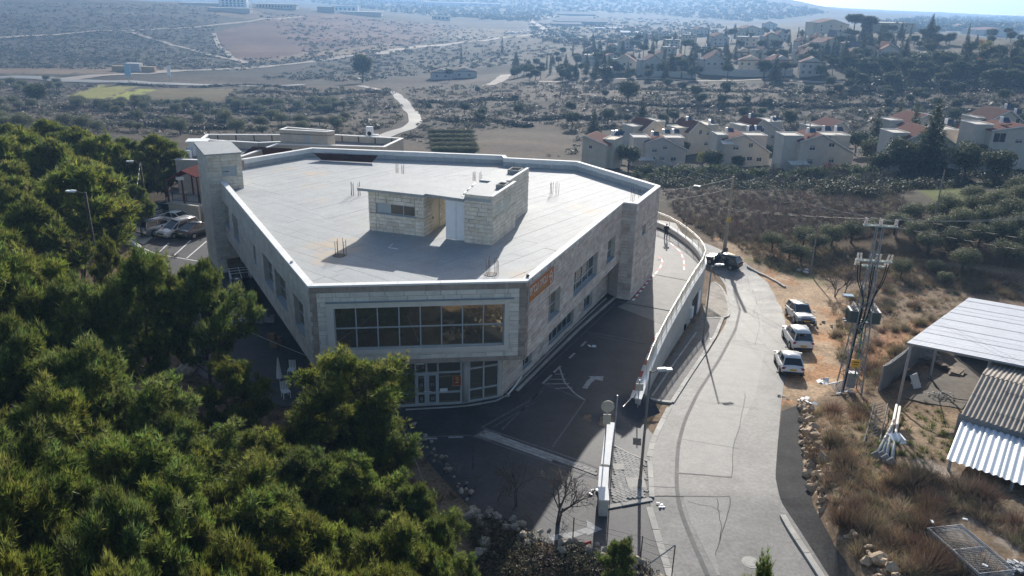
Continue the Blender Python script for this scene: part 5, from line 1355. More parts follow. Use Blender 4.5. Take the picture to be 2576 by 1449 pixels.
slabpile(2440, 905, 9, 1.3, .9, 'stack of dark crates and boards at the back of the shed', mat('dark_board', (.10, .09, .085)), yaw=.2, th=.09)
p = gnd(2380, 870); t = thing('pallet', 'pale wooden pallet leaning under the shed roof', 'pallet', p, .5)
for i in range(9):
    b = MB(); b.box((-.9+i*.22, 0, .75+.0*i), (.12, .05, 1.25), M=Matrix.Rotation(.5, 3, 'X')); b.build('slat', mat('pale_wood', (0.42, 0.36, 0.28), rough=.9, var=.15, rand=.1), t)
for z_ in (.3, 1.2):
    b = MB(); b.box((0, -(z_-.75)*.5+.05, z_), (2.0, .06, .1)); b.build('rail', mat('pale_wood', (0.42, 0.36, 0.28)), t)
p = gnd(2300, 975); t = thing('white_board', 'white board propped in front of the sheet wall among junk', 'board', p, .6); b = MB(); b.box((0, 0, .5), (.9, .05, 1.1), M=Matrix.Rotation(-.5, 3, 'X')); b.build('panel', M_plwhite, t); b = MB(); b.box((.5, .2, .1), (.6, .5, .05)); b.build('offcut', M_iron, t)
p = gnd(2465, 1010); b = MB(); b.sphere((p[0], p[1], p[2]+.32), (.42, .42, .36), 14, 8); tag(b.build('plastic_tank', mat('dusty_white_plastic', (.5, .48, .46), var=.15), None, True), 'round dusty white tank at the corner of the old shed', 'tank')
p = gnd(2350, 1000); b = MB(); 
for k in range(3):
    c = p+np.array([k*.45, .2*(k % 2), .1]); b.path([c+np.array([.45*math.cos(a), .4*math.sin(a), .05+.12*math.sin(3*a)]) for a in np.linspace(0, 2*PI, 18)], .03, 5)
tag(b.build('hose_coil', mat('pale_hose', (.5, .5, .5), var=.1), None, True), 'tangled pale hose coils on the yard floor by the sheet wall', 'hose')
b = MB(); P_ = [at(2340, 945, 1.2), gnd(2352, 985)+[0, 0, .3], gnd(2400, 1010)+[0, 0, .15], gnd(2455, 1015)+[0, 0, .25]]; b.path(smoothline(np.array(P_), 20, 2), .035, 5); tag(b.build('black_hose', M_wire, None, True), 'long black hose drooping across the yard to the round tank', 'hose')
p = gnd(2545, 838); b = MB(); 
for k in range(14): b.box((p[0]+random.uniform(-1.2, 1.2), p[1]+random.uniform(-.6, .6), p[2]+random.uniform(.1, .6)), (.5, .4, .3), random.uniform(0, 3))
tag(b.build('orange_crates', mat('orange_plastic', (.4, .13, .03), rough=.6, var=.2)), 'heap of orange plastic crates behind the brown roof', 'crates')
struct(strip('yard_floor', G_((2255, 1000), (2330, 935), (2420, 880)), G_((2420, 1030), (2480, 960), (2560, 880)), mat('yard_concrete', (.13, .115, .095), rough=.95, var=.25, fine=.2), 0.05, 16, 8))
# stack of mesh fence panels
fp0, fp1, fp2, fp3 = at(2340, 1308, 1.5+.75), at(2424, 1300, 1.5+.75), at(2560, 1412, 1.5+.75), at(2470, 1424, 1.5+.75)
o_ = (fp0+fp2)/2; ux = (fp2-fp1); Lx = np.linalg.norm(ux); ux /= Lx; uy = fp1-fp0; Ly = np.linalg.norm(uy); uy /= Ly
zb_ = gz(o_[0], o_[1]); stk = thing('fence_panel_stack', 'stack of galvanised mesh fence panels lying on the bank', 'fence panels', (o_[0], o_[1], zb_))
for i in range(7):
    z = zb_+.25+i*.06; jx_, jy_ = random.uniform(-.06, .06), random.uniform(-.05, .05); c = np.array([o_[0], o_[1], z])+ux*jx_+uy*jy_; b = MB()
    cs = [c-ux*Lx/2-uy*Ly/2, c-ux*Lx/2+uy*Ly/2, c+ux*Lx/2+uy*Ly/2, c+ux*Lx/2-uy*Ly/2]
    for k in range(4): b.tube(cs[k], cs[(k+1) % 4], .024, n=6)
    b.tube((cs[0]+cs[1])/2*0+cs[0]*.5+cs[3]*.5, cs[1]*.5+cs[2]*.5, .02, n=5)
    if i > 3:
        for k in range(1, int(Lx/.11)): q = cs[0]+ux*k*.11; b.box((q+uy*Ly/2), (.008, Ly, .008), yaw=math.atan2(uy[1], uy[0])-PI/2)
        for k in range(1, int(Ly/.28)): q = cs[0]+uy*k*.28+np.array([0, 0, .008]); b.box((q+ux*Lx/2), (Lx, .008, .008), yaw=math.atan2(ux[1], ux[0]))
    PW_(b.build('fence_panel', M_galv), stk)
for k in range(4):
    q = at(*((2345, 1312), (2428, 1306), (2556, 1412), (2478, 1422))[k], zb_+.82); b = MB(); b.box(q, (.22, .1, .05), random.uniform(0, 3)); PW_(b.build('bracket', M_plwhite), stk)
b = MB()
for k in range(26): q = gnd(2556+random.uniform(-25, 20), 1425+random.uniform(-8, 20)); b.box(q+np.array([0, 0, .12]), (.22, .12, .12), random.uniform(0, 3))
tag(b.build('fence_feet', M_galv), 'grey fence feet heaped at the end of the panel stack', 'fence feet')
# pipes and steel sections dumped on the bank
M_pipe = mat('dirty_white_pipe', (.50, .49, .46), rough=.6, var=.25, scale=4)
for k, (a_, c_, r_, nm) in enumerate((((2202, 1158), (2245, 1075), .085, 'leftmost dirty white pipe with a dark flange, on the bank'), ((2216, 1158), (2248, 1060), .085, 'second dirty white pipe crossing under the others on the bank'), ((2226, 1166), (2252, 1035), .10, 'long dirty white pipe lying along the middle of the pipe heap'), ((2240, 1175), (2260, 1040), .10, 'rightmost dirty white pipe beside the white sheet on the bank'))):
    p, q = gnd(*a_)+np.array([0, 0, .35]), gnd(*c_)+np.array([0, 0, .5]); t = thing('lamp_pipe', nm, 'pipe', p); b = MB(); b.tube(p, q, r_, r_*.8, n=9); PW_(b.build('tube', M_pipe, None, True), t)
    d = (p-q)/np.linalg.norm(p-q); b = MB(); b.tube(p-d*.02, p+d*.06, .27, n=4); PW_(b.build('flange', M_shed), t)
lad = thing('steel_ladder', 'dark steel lattice section with pale rungs beside the dumped pipes', 'ladder', gnd(2205, 1080))
p, q = gnd(2192, 1120)+np.array([0, 0, .2]), gnd(2215, 1025)+np.array([0, 0, .3]); d = (q-p); sd = np.array([.45, 0, 0])
for s_ in (-1, 1):
    b = MB(); b.tube(p+sd*s_, q+sd*s_, .05, n=4); PW_(b.build('stringer', mat('blue_black_steel', (.05, .06, .075), rough=.5, var=.2)), lad)
for k in range(12):
    b = MB(); m_ = p+d*(k+.5)/12; b.tube(m_-sd*(1 if k % 2 else .6)-d*.03, m_+sd*.4+d*.05, .03, n=4); PW_(b.build('rung', M_pipe), lad)
p = gnd(2256, 1112); t = thing('white_sheet', 'white sheet metal offcut lying beside the dumped pipes', 'sheet', p); b = MB(); b.box((0, 0, .2), (.75, .95, .03), M=Matrix.Rotation(.25, 3, 'X')@Matrix.Rotation(.1, 3, 'Z')); b.build('panel', M_plwhite, t); b = MB(); b.box((.32, .1, .28), (.1, .8, .06)); b.build('folded_edge', M_plwhite, t)
p = gnd(2112, 985); t = thing('bed_frame', 'white slatted bed frame dumped by the pylon foot', 'bed frame', p, .4)
for k in range(8): b = MB(); b.box((-.6+k*.17, 0, .35), (.04, .9, .03), M=Matrix.Rotation(.45, 3, 'X')); b.build('slat', M_plwhite, t)
for y in (-.42, .42): b = MB(); b.box((0, y, .35+.43*y), (1.5, .07, .07)); b.build('rail', M_plwhite, t)
def litter(px, py, s, label, m, n=6, name='litter', cat='litter'):
    p = gnd(px, py); b = MB()
    for k in range(n): b.box(p+np.array([random.uniform(-s, s), random.uniform(-s, s), .04+random.uniform(0, .1)*s*3]), (s*random.uniform(.4, 1), s*random.uniform(.3, .7), .03), M=Matrix.Rotation(random.uniform(0, 3), 3, 'Z')@Matrix.Rotation(random.uniform(-.6, .6), 3, 'X'))
    tag(b.build(name, m), label, cat)
litter(2022, 684, .6, 'white builders sack lying in the scrub under the thin pole', M_plwhite, 12, 'builders_sack', 'sack')
litter(1497, 1238, .3, 'black and white rubbish at the low wall in the forecourt', M_plwhite, 8)
litter(1490, 874, .35, 'flattened white carton on the dark drive', M_plwhite, 3, 'carton', 'carton')
litter(1662, 1272, .22, 'crumpled white paper on the road edge', M_plwhite, 6)
litter(2030, 1012, .5, 'white tarpaulin scrap at the end of the stone bank', M_plwhite, 7, 'tarpaulin', 'tarpaulin')
litter(1785, 855, .2, 'pale litter at the lamp post kerb', M_plwhite, 5)
litter(1970, 1000, .3, 'pale rubble heap on the dirt shoulder', mat('pale_rubble', (.45, .4, .34)), 7, 'rubble', 'rubble')
litter(2060, 960, .5, 'white pipes and scraps beside the pylon foot', M_plwhite, 7)
litter(1275, 995, .25, 'broken stones at the front right corner of the building', mat('pale_rubble', (.45, .4, .34)), 6, 'rubble', 'rubble')
b = MB(); b.tube(at(1278, 993, .25), at(1312, 948, .35), .05, n=6); tag(b.build('fallen_pipe', M_plwhite), 'long pale pipe lying on the walkway at the right facade', 'pipe')
b = MB(); b.tube(gnd(1565, 1055)+np.array([0, 0, .9]), gnd(1612, 1012)+np.array([0, 0, 1.3]), .035, n=6); tag(b.build('barrier_arm', M_rail), 'thin pale barrier arm across the entrance', 'barrier')
# ------------------------------------------------------------------ vehicles
M_tyre = mat('tyre_rubber', (0.02, 0.02, 0.02), rough=.8, var=.1)
M_rim = mat('alloy_rim', (0.42, 0.43, 0.44), rough=.35, var=.05, metal=.6)
M_cglass = mat('car_glass', (0.012, 0.015, 0.017), rough=.04, var=0, spec=.8)
M_head = mat('headlight_lens', (0.62, 0.64, 0.66), rough=.15, var=0, spec=.8)
M_tail = mat('tail_light', (0.25, 0.012, 0.015), rough=.25, var=0, spec=.6)
M_plate = mat('yellow_plate_car', (0.62, 0.42, 0.04), rough=.5, var=.05)
M_trim = mat('black_trim', (0.025, 0.025, 0.027), rough=.55, var=0)
def paint(name, c, rough=.28, metal=.0): return mat(name, c, rough=rough, var=.03, scale=1.0, spec=.5, metal=metal, coat=.6)
STY = {
 'hatch': dict(L=4.25, W=1.77, H=1.46, r=.31, wb=2.58, top=[(-.5, .48), (-.495, .78), (-.47, .93), (-.35, .96), (.1, .98), (.22, .94), (.40, .80), (.475, .66), (.5, .46)], gb=(-.46, .25), gr=(-.37, .03), ),
 'suv': dict(L=4.6, W=1.82, H=1.70, r=.35, wb=2.67, top=[(-.5, .55), (-.497, .90), (-.48, 1.05), (-.35, 1.08), (.12, 1.09), (.22, 1.06), (.42, .93), (.482, .80), (.5, .52)], gb=(-.475, .25), gr=(-.42, .06)),
 'cross': dict(L=4.3, W=1.78, H=1.59, r=.33, wb=2.6, top=[(-.5, .52), (-.495, .86), (-.475, 1.0), (-.35, 1.02), (.12, 1.04), (.22, 1.0), (.42, .88), (.485, .74), (.5, .48)], gb=(-.47, .25), gr=(-.40, .05)),
 'sedan': dict(L=4.55, W=1.80, H=1.45, r=.32, wb=2.7, top=[(-.5, .5), (-.495, .86), (-.47, .96), (-.36, .98), (.1, .96), (.22, .92), (.42, .78), (.482, .64), (.5, .44)], gb=(-.42, .25), gr=(-.20, .04)),
 'mpv': dict(L=4.55, W=1.78, H=1.66, r=.31, wb=2.75, top=[(-.5, .5), (-.497, .88), (-.48, 1.0), (-.35, 1.02), (.12, 1.02), (.25, .98), (.42, .85), (.485, .68), (.5, .46)], gb=(-.48, .32), gr=(-.42, .06)),
 'pickup': dict(L=5.2, W=1.82, H=1.78, r=.37, wb=3.1, top=[(-.5, .6), (-.498, .95), (-.49, 1.05), (-.12, 1.06), (.12, 1.07), (.22, 1.05), (.42, .98), (.485, .86), (.5, .55)], gb=(-.12, .25), gr=(-.06, .1)),
}
def make_car(kind, body, label, rails=False, doors=(), rack=False, group=None):
    S = STY[kind]; L, W, H, r = S['L'], S['W'], S['H'], S['r']; hw = W/2
    t = thing('parked_car' if kind != 'pickup' else 'pickup_truck', label, 'car' if kind != 'pickup' else 'pickup', group=group)
    xs = np.array([a for a, _ in S['top']]); zs = np.array([c for _, c in S['top']])
    X = np.unique(np.concatenate([np.linspace(-.5, .5, 25), xs])); Zt = np.interp(X, xs, zs); rings = []
    for x, zt_ in zip(X, Zt):
        k = abs(2*x); w_ = hw*(1-.13*k**5); zb = .20+.16*max(0, k-.86)/.14
        # arches: body lifts over the wheels
        zm = zb+.14; ring = [(0, zb), (.78*w_, zb), (.97*w_, zm), (1.0*w_, (zm+zt_)/2), (.985*w_, zt_-.13), (.93*w_, zt_-.03), (.80*w_, zt_+.0), (0, zt_+.035)]
        rings.append([(x*L, y, z) for y, z in ring]+[(x*L, -y, z) for y, z in ring[-2:0:-1]])
    n = len(rings[0]); b = MB(); vs_ = [p for rg in rings for p in rg]
    fs = [(i*n+j, i*n+(j+1) % n, (i+1)*n+(j+1) % n, (i+1)*n+j) for i in range(len(rings)-1) for j in range(n)]+[tuple(range(n))[::-1], tuple((len(rings)-1)*n+j for j in range(n))]
    b.add(vs_, fs); b.build('body', body, t, True)
    zbelt = lambda x: float(np.interp(x, xs, zs))
    gb, gr = S['gb'], S['gr']
    base = [(gb[0]*L, .84*hw, zbelt(gb[0])-.02), (gb[0]*.35*L, .91*hw, zbelt(0)-.01), (gb[1]*L*.55, .91*hw, zbelt(gb[1]*.5)-.02), (gb[1]*L, .80*hw, zbelt(gb[1])-.02)]
    roof = [(gr[0]*L, .66*hw, H-.06), (gr[0]*.35*L, .72*hw, H-.015), (gr[1]*L*.4, .72*hw, H-.02), (gr[1]*L, .68*hw, H-.07)]
    B = base+[(x, -y, z) for x, y, z in base[::-1]]; Rf = roof+[(x, -y, z) for x, y, z in roof[::-1]]; m_ = len(B)
    b = MB(); b.add(B+Rf, [(i, m_+i, m_+(i+1) % m_, (i+1) % m_) for i in range(m_)]); g = b.build('windows', M_cglass, t)
    b = MB(); ro = [(x, y*1.03, z) for x, y, z in roof]; cen = [(x, 0, z+.035) for x, y, z in roof]; mi = [(x, -y, z) for x, y, z in ro]
    b.add(ro+cen+mi+[(x, y*1.03, z-.05) for x, y, z in roof]+[(x, -y*1.03, z-.05) for x, y, z in roof],
          [(i, i+4, i+5, i+1) for i in range(3)]+[(i+4, i+8, i+9, i+5) for i in range(3)]+[(i, i+1, i+13, i+12) for i in range(3)]+[(i+8, i+16, i+17, i+9) for i in range(3)]+[(0, 12, 16, 8, 4), (3, 7, 11, 19, 15)])
    b.build('roof', body, t, True)
    for s_ in (1, -1):
        for i in (0, 1, 2, 3):
            b = MB(); p, q = np.array(base[i]), np.array(roof[i]); p[1] *= s_*1.01; q[1] *= s_*1.01; b.tube(p, q, .045 if i in (0, 3) else .03, n=5); b.build('pillar', body, t)
        for xw in (-S['wb']/2-.05, S['wb']/2-.05):
            wz = r; b = MB(); b.tube((xw, s_*(hw-.20), wz), (xw, s_*(hw+.012), wz), r, n=18); wo = b.build('wheel', M_tyre, t)
            b = MB(); b.tube((xw, s_*(hw-.02), wz), (xw, s_*(hw+.022), wz), r*.66, n=10); b.build('rim', M_rim, wo)
            b = MB(); b.tube((xw, s_*(hw-.03), wz), (xw, s_*(hw+.004), wz), r*1.16, n=18); b.build('wheel_arch', M_trim, wo)
        b = MB(); b.box((gb[1]*L*.80, s_*(hw+.07), zbelt(.15)+.06), (.12, .2, .13)); b.build('mirror', body if not rails else M_trim, t)
        zf_ = zbelt(.45)-.06; b = MB(); b.box((L*.462, s_*hw*.68, zf_), (.22, .36, .13), s_*-.35); b.build('headlight', M_head, t)
        zr_ = zbelt(-.49)-.06; b = MB(); b.box((-L*.487, s_*hw*.72, zr_), (.10, .38, .15), s_*.22); b.build('tail_light', M_tail, t)
    b = MB(); b.box((L*.497, 0, .60), (.05, W*.52, .13)); b.build('grille', M_trim, t)
    b = MB(); b.box((-L*.499, 0, .42), (.05, W*.8, .16)); b.build('bumper', M_trim, t); b = MB(); b.box((L*.496, 0, .34), (.06, W*.72, .12)); b.build('bumper', M_trim, t)
    for x in (L*.505, -L*.508): b = MB(); b.box((x, 0, .47 if x > 0 else .66), (.03, .5, .12)); b.build('number_plate', M_plate, t)
    if rails:
        for s_ in (1, -1): b = MB(); b.tube((gr[0]*L*.9, s_*.62*hw, H+.03), (gr[1]*L*.8, s_*.62*hw, H+.02), .025, n=5); b.build('roof_rail', M_galv, t)
        for x in (gr[0]*L*.55, gr[1]*L*.2-.15): b = MB(); b.tube((x, -.62*hw, H+.06), (x, .62*hw, H+.06), .025, n=5); b.build('roof_bar', M_galv, t)
    if rack:
        b = MB()
        for x in (-2.3, -1.6, -.9): b.tube((x, -.8, 1.05), (x, -.8, 1.9), .03); b.tube((x, .8, 1.05), (x, .8, 1.9), .03); b.tube((x, -.8, 1.9), (x, .8, 1.9), .03)
        for y in (-.8, 0, .8): b.tube((-2.4, y, 1.93), (.6, y, 1.93), .03)
        b.build('load_rack', M_plwhite, t)
    for (s_, xh, ang) in doors:
        dl = .95; c, sn = math.cos(ang), math.sin(ang); x1, y1 = xh*L-dl*c, s_*(hw+dl*sn)
        b = MB(); yaw = math.atan2(y1-s_*hw, x1-xh*L); b.box(((xh*L+x1)/2, (s_*hw+y1)/2, .70), (dl, .07, .68), yaw); dr = b.build('door', body, t)
        b = MB(); e0, e1 = np.array((xh*L-.1*c, s_*(hw+.1*sn), 1.04)), np.array((x1, y1, 1.04)); f0, f1 = e0+(e1-e0)*.35+np.array([0, 0, .45]), e1+np.array([0, 0, .45])
        for p, q in ((e0, f0), (f0, f1), (f1, e1)): b.tube(p, q, .025, n=4)
        b.build('window_frame', body, dr)
        b = MB(); b.quad(tuple(e0), tuple(e1), tuple(f1), tuple(f0)); b.build('window', M_cglass, dr)
    return t
def put(car, p, yaw, slope=0.0):
    car.location = (float(p[0]), float(p[1]), float(p[2])+.035)
    e = 0.9; c, s_ = math.cos(yaw), math.sin(yaw)
    zx = (gz(p[0]+c*e, p[1]+s_*e)-gz(p[0]-c*e, p[1]-s_*e))/(2*e); zy = (gz(p[0]-s_*e, p[1]+c*e)-gz(p[0]+s_*e, p[1]-c*e))/(2*e)
    if p[2] > -900 and abs(zx) < .3: car.rotation_euler = (math.atan(zy), -math.atan(zx), yaw)
W_ = paint('white_car_paint', (0.72, 0.72, 0.71)); SV = paint('silver_car_paint', (0.36, 0.37, 0.38), metal=.55); BK = paint('black_car_paint', (0.012, 0.013, 0.016)); GR = paint('graphite_car_paint', (0.10, 0.11, 0.125), metal=.5)
PB = paint('pale_blue_silver_paint', (0.38, 0.44, 0.50), metal=.5); SW = paint('silver_white_paint', (0.55, 0.56, 0.56), metal=.2); GY = paint('slate_grey_paint', (0.09, 0.095, 0.10), metal=.4)
c = make_car('cross', SV, 'silver grey crossover parked nose out on the dirt shoulder'); q = gnd(2010, 806); put(c, q, R_(-93))
c = make_car('suv', W_, 'white sport utility car parked between the silver crossover and the white hatchback', False); q = gnd(2003, 866); put(c, q, R_(84))
c = make_car('hatch', W_, 'white hatchback parked at the road edge behind the white sport utility car'); q = gnd(1982, 928); put(c, q, R_(80))
c = make_car('hatch', BK, 'black car with three doors standing open by the concrete utility pole', False, [(1, .19, R_(62)), (1, -.05, R_(55)), (-1, .19, R_(60))]); q = gnd(1817, 667); put(c, q, R_(142))
def lotpos(px, py): p = at(px, py); return np.array([p[0], p[1], .01])
def put0(car, p, yaw): car.location = tuple(p); car.rotation_euler = (0, 0, yaw)
put0(make_car('suv', BK, 'black sport utility car at the back of the left parking lot', True), lotpos(432, 547), R_(-14))
put0(make_car('sedan', W_, 'white saloon half hidden by the lot fence'), lotpos(438, 562), R_(158))
put0(make_car('suv', SV, 'silver sport utility car with roof rails, tail towards the pines', True), lotpos(403, 584), R_(62))
put0(make_car('mpv', SW, 'silver white people carrier parked nose out between the silver and grey cars', True), lotpos(450, 590), R_(-118))
put0(make_car('sedan', GY, 'slate grey saloon parked beside the foot of the stair tower'), lotpos(500, 590), R_(64))
put0(make_car('hatch', PB, 'pale blue silver hatchback in the shade left of the building'), lotpos(598, 806), R_(-70))
put0(make_car('pickup', BK, 'black pickup with white load rack under the overhang', rack=True), lotpos(612, 748), R_(-66))
# ------------------------------------------------------------------ building behind, canopy, fences
M_cream = mat('cream_stone_wall', (0.47, 0.43, 0.365), rough=.9, var=.12, scale=.8, bump=.1, fine=.08)
rbz, rbt = 4.7, 5.6
rpoly = [at(*p, rbt)[:2] for p in ((440, 400.5), (495, 402), (600, 396), (700, 362), (968, 369), (1015, 347), (841, 337.5), (519, 337))]
rb = thing('school_building', 'low cream building with walled flat roofs behind the main building', 'building', (rpoly[3][0], rpoly[3][1], -3))
def RP(b, name, m): return PW_(b.build(name, m), rb)
def ring_walls(poly, z0, zt_, wd, capm, wallm, add, ups=True):
    a = sum(poly[i][0]*poly[(i+1) % len(poly)][1]-poly[(i+1) % len(poly)][0]*poly[i][1] for i in range(len(poly)))
    poly = [np.array(p) for p in (poly if a > 0 else poly[::-1])]
    inn_ = inset(poly, wd)
    for i in range(len(poly)):
        j = (i+1) % len(poly)
        b = MB(); b.prism([tuple(poly[i]), tuple(poly[j]), tuple(inn_[j]), tuple(inn_[i])], z0, zt_-.1); add(b, 'wall', wallm)
        o2, i2 = inset(poly, -.05), inset(poly, wd+.04)
        b = MB(); b.prism([tuple(o2[i]), tuple(o2[j]), tuple(i2[j]), tuple(i2[i])], zt_-.098, zt_); add(b, 'coping', capm)
        if ups:
            L_ = np.linalg.norm(inn_[j]-inn_[i]); k = int(L_/2.2); t = (inn_[j]-inn_[i])/L_; nn = np.array([-t[1], t[0]])
            for q in range(k):
                c = inn_[i]+t*(q+.5)*L_/k+nn*.02; b = MB(); b.box((c[0], c[1], (rbz+zt_)/2-.05), (.12, .06, zt_-rbz-.12), math.atan2(t[1], t[0])); add(b, 'roof_strap', M_dark)
    return poly
rp_ = ring_walls([tuple(p) for p in rpoly], -4, rbt, .35, M_cap, M_cream, RP)
b = MB(); b.prism([tuple(p) for p in inset(rp_, .3)], rbz-.3, rbz); RP(b, 'roof', mat('mauve_roofing', (0.24, 0.225, 0.225), rough=.8, var=.12))
for p, q, zt_ in (((520, 351), (651, 358), rbt), ((651, 358), (720, 355), rbt)):
    p, q = at(*p, zt_)[:2], at(*q, zt_)[:2]; d = (q-p)/np.linalg.norm(q-p); nn = np.array([-d[1], d[0]])*.18
    b = MB(); b.prism([tuple(p-nn), tuple(q-nn), tuple(q+nn), tuple(p+nn)], rbz, zt_-.1); RP(b, 'inner_wall', M_cream); nn *= 1.25
    b = MB(); b.prism([tuple(p-nn), tuple(q-nn), tuple(q+nn), tuple(p+nn)], zt_-.098, zt_); RP(b, 'coping', M_cap)
zb8 = 7.3; sp = [at(*p, zb8)[:2] for p in ((703, 325), (822, 331), (841.5, 328), (722, 319))]
ring_walls([tuple(p) for p in sp], rbz-.1, zb8, .25, M_cap, M_cream, RP, False)
b = MB(); b.prism([tuple(p) for p in inset(sp, .2)] if False else [tuple(p) for p in sp], zb8-.6, zb8-.5); RP(b, 'stair_roof', M_dark)
f_ = Face(sp[0], sp[1], rbz, zb8); b = MB(); b.quad(*[f_.pt(u, v, .04) for u, v in ((f_.L*.52, rbz+.3), (f_.L*.64, rbz+.3), (f_.L*.64, rbz+2.0), (f_.L*.52, rbz+2.0))]); RP(b, 'shutter', M_shut)
M_tileb = mat('brown_roof_tiles', (0.075, 0.04, 0.034), rough=.85, var=.15, scale=2)
b = MB(); q = [at(600, 395, 4.4), at(636, 368.5, 5.95), at(735, 374, 5.95), at(712, 400, 4.4)]; b.add([tuple(p) for p in q]+[tuple(p-np.array([0, 0, .2])) for p in q], [(0, 1, 2, 3), (7, 6, 5, 4), (0, 3, 7, 4), (0, 4, 5, 1), (1, 5, 6, 2), (2, 6, 7, 3)]); RP(b, 'tiled_roof', M_tileb)
b = MB(); q = at(497, 353, 6.5); b.box(q, (2.6, 2.2, .12), .2); b.box(q-np.array([0, 0, .9]), (1.9, 1.6, 1.7), .2); RP(b, 'roof_cabin', M_plwhite)
def ac(p, yaw, label, fans=1, name='air_conditioner'):
    t = thing(name, label, 'air conditioner', p, yaw); b = MB(); b.box((0, 0, .75*fans/1.4), (.95, .45, 1.5*fans/1.4)); b.build('case', M_plwhite, t)
    for k in range(fans):
        b = MB(); b.tube((0, -.23, .45+.75*k), (0, -.24, .45+.75*k), .3, n=14); b.build('fan', M_dark, t)
ac(at(931, 357, rbz), -.1, 'tall white air conditioner with two fans on the cream roof', 2); ac(at(945, 357, rbz), .1, 'small white air conditioner beside the tall one on the cream roof')
ac(at(473, 400, rbz), -.3, 'white air conditioner near the wall on the left wing of the cream roof'); ac(at(482, 392, rbz), -.3, 'white air conditioner further along the left wing beside the white cabin')
# red canopy
cb = at(455, 497, 1.7); cb = np.array([cb[0], cb[1], 1.7]); cpn = thing('red_canopy', 'open canopy with dull red gabled roof left of the stair tower', 'canopy', cb)
ap, le, re = at(455, 429, 5.5), at(416, 455, 4.5), at(494, 446, 4.6); dv = np.array([.8, 5.0, 0])
M_redr = mat('dull_red_sheet', (0.10, 0.022, 0.02), rough=.95, spec=.1, var=.12, scale=2)
for e in (le, re):
    q = [ap, e, e+dv, ap+dv]; b = MB(); b.add([tuple(p) for p in q]+[tuple(p-np.array([0, 0, .12])) for p in q], [(0, 1, 2, 3), (7, 6, 5, 4), (0, 4, 5, 1), (1, 5, 6, 2), (2, 6, 7, 3), (3, 7, 4, 0)]); PW_(b.build('roof_slope', M_redr), cpn)
for e in (le, re, le+dv, re+dv, (le+re)/2):
    b = MB(); b.box((e[0]*.97+ap[0]*.03, e[1]+.15, (e[2]+1.5)/2-.1), (.16, .16, e[2]-1.5)); PW_(b.build('post', mat('dark_red_post', (.10, .03, .028), rough=.6)), cpn)
b = MB(); q = at(452, 449, 4.6); b.box(q, (.9, .05, .35)); PW_(b.build('sign_plate', M_plwhite), cpn)
for a_, c_, nm in (((425, 508), (500, 518), 'low cream wall in front of the red canopy'), ((420, 497), (470, 478), 'low cream ramp wall beside the canopy steps')):
    p, q = at(*a_, 2.1), at(*c_, 2.1); d = (q-p)[:2]; d /= np.linalg.norm(d); nn = np.array([-d[1], d[0]])*.15; b = MB(); b.prism([tuple(p[:2]-nn), tuple(q[:2]-nn), tuple(q[:2]+nn), tuple(p[:2]+nn)], -.2, 2.1); tag(b.build('low_wall', M_cream), nm, 'wall')
def fence(pts, h, label, m, z=0.0, post=2.2, bars=True, name='fence'):
    P_ = np.array(pts)[:, :2]; L_ = np.linalg.norm(np.diff(P_, axis=0), axis=1).sum(); k = max(2, int(L_/post)); S = resample(P_, k+1)
    t = thing(name, label, 'fence', (S[k//2][0], S[k//2][1], z)); zz = [max(z, gz(*p)) for p in S]
    for i in range(k+1):
        b = MB(); b.box((S[i][0], S[i][1], zz[i]+h/2), (.07, .07, h)); PW_(b.build('post', m), t)
        if i < k:
            b = MB()
            for f in (.97, .82, .1): b.tube((*S[i], zz[i]+h*f), (*S[i+1], zz[i+1]+h*f), .03, n=4)
            PW_(b.build('rail', m), t)
            if bars:
                b = MB()
                for q in range(1, 12): p = S[i]+(S[i+1]-S[i])*q/12; zq = zz[i]+(zz[i+1]-zz[i])*q/12; b.box((p[0], p[1], zq+h*.47), (.02, .02, h*.74))
                PW_(b.build('bars', m), t)
    return t
fence(A_((300, 590), (350, 572), (400, 556), (412, 548), (470, 552)), 1.15, 'cream bar fence along the far edge of the parking lot', M_rail)
fence(A_((435, 505), (505, 512), z=1.75), 1.0, 'dark railing beside the canopy ramp', M_black, z=1.75)
b = MB(); b.prism([tuple(p[:2]) for p in A_((418, 512), (512, 520), (512, 480), (430, 470), z=1.72)], -.5, 1.72); struct(b.build('raised_terrace', M_conc))

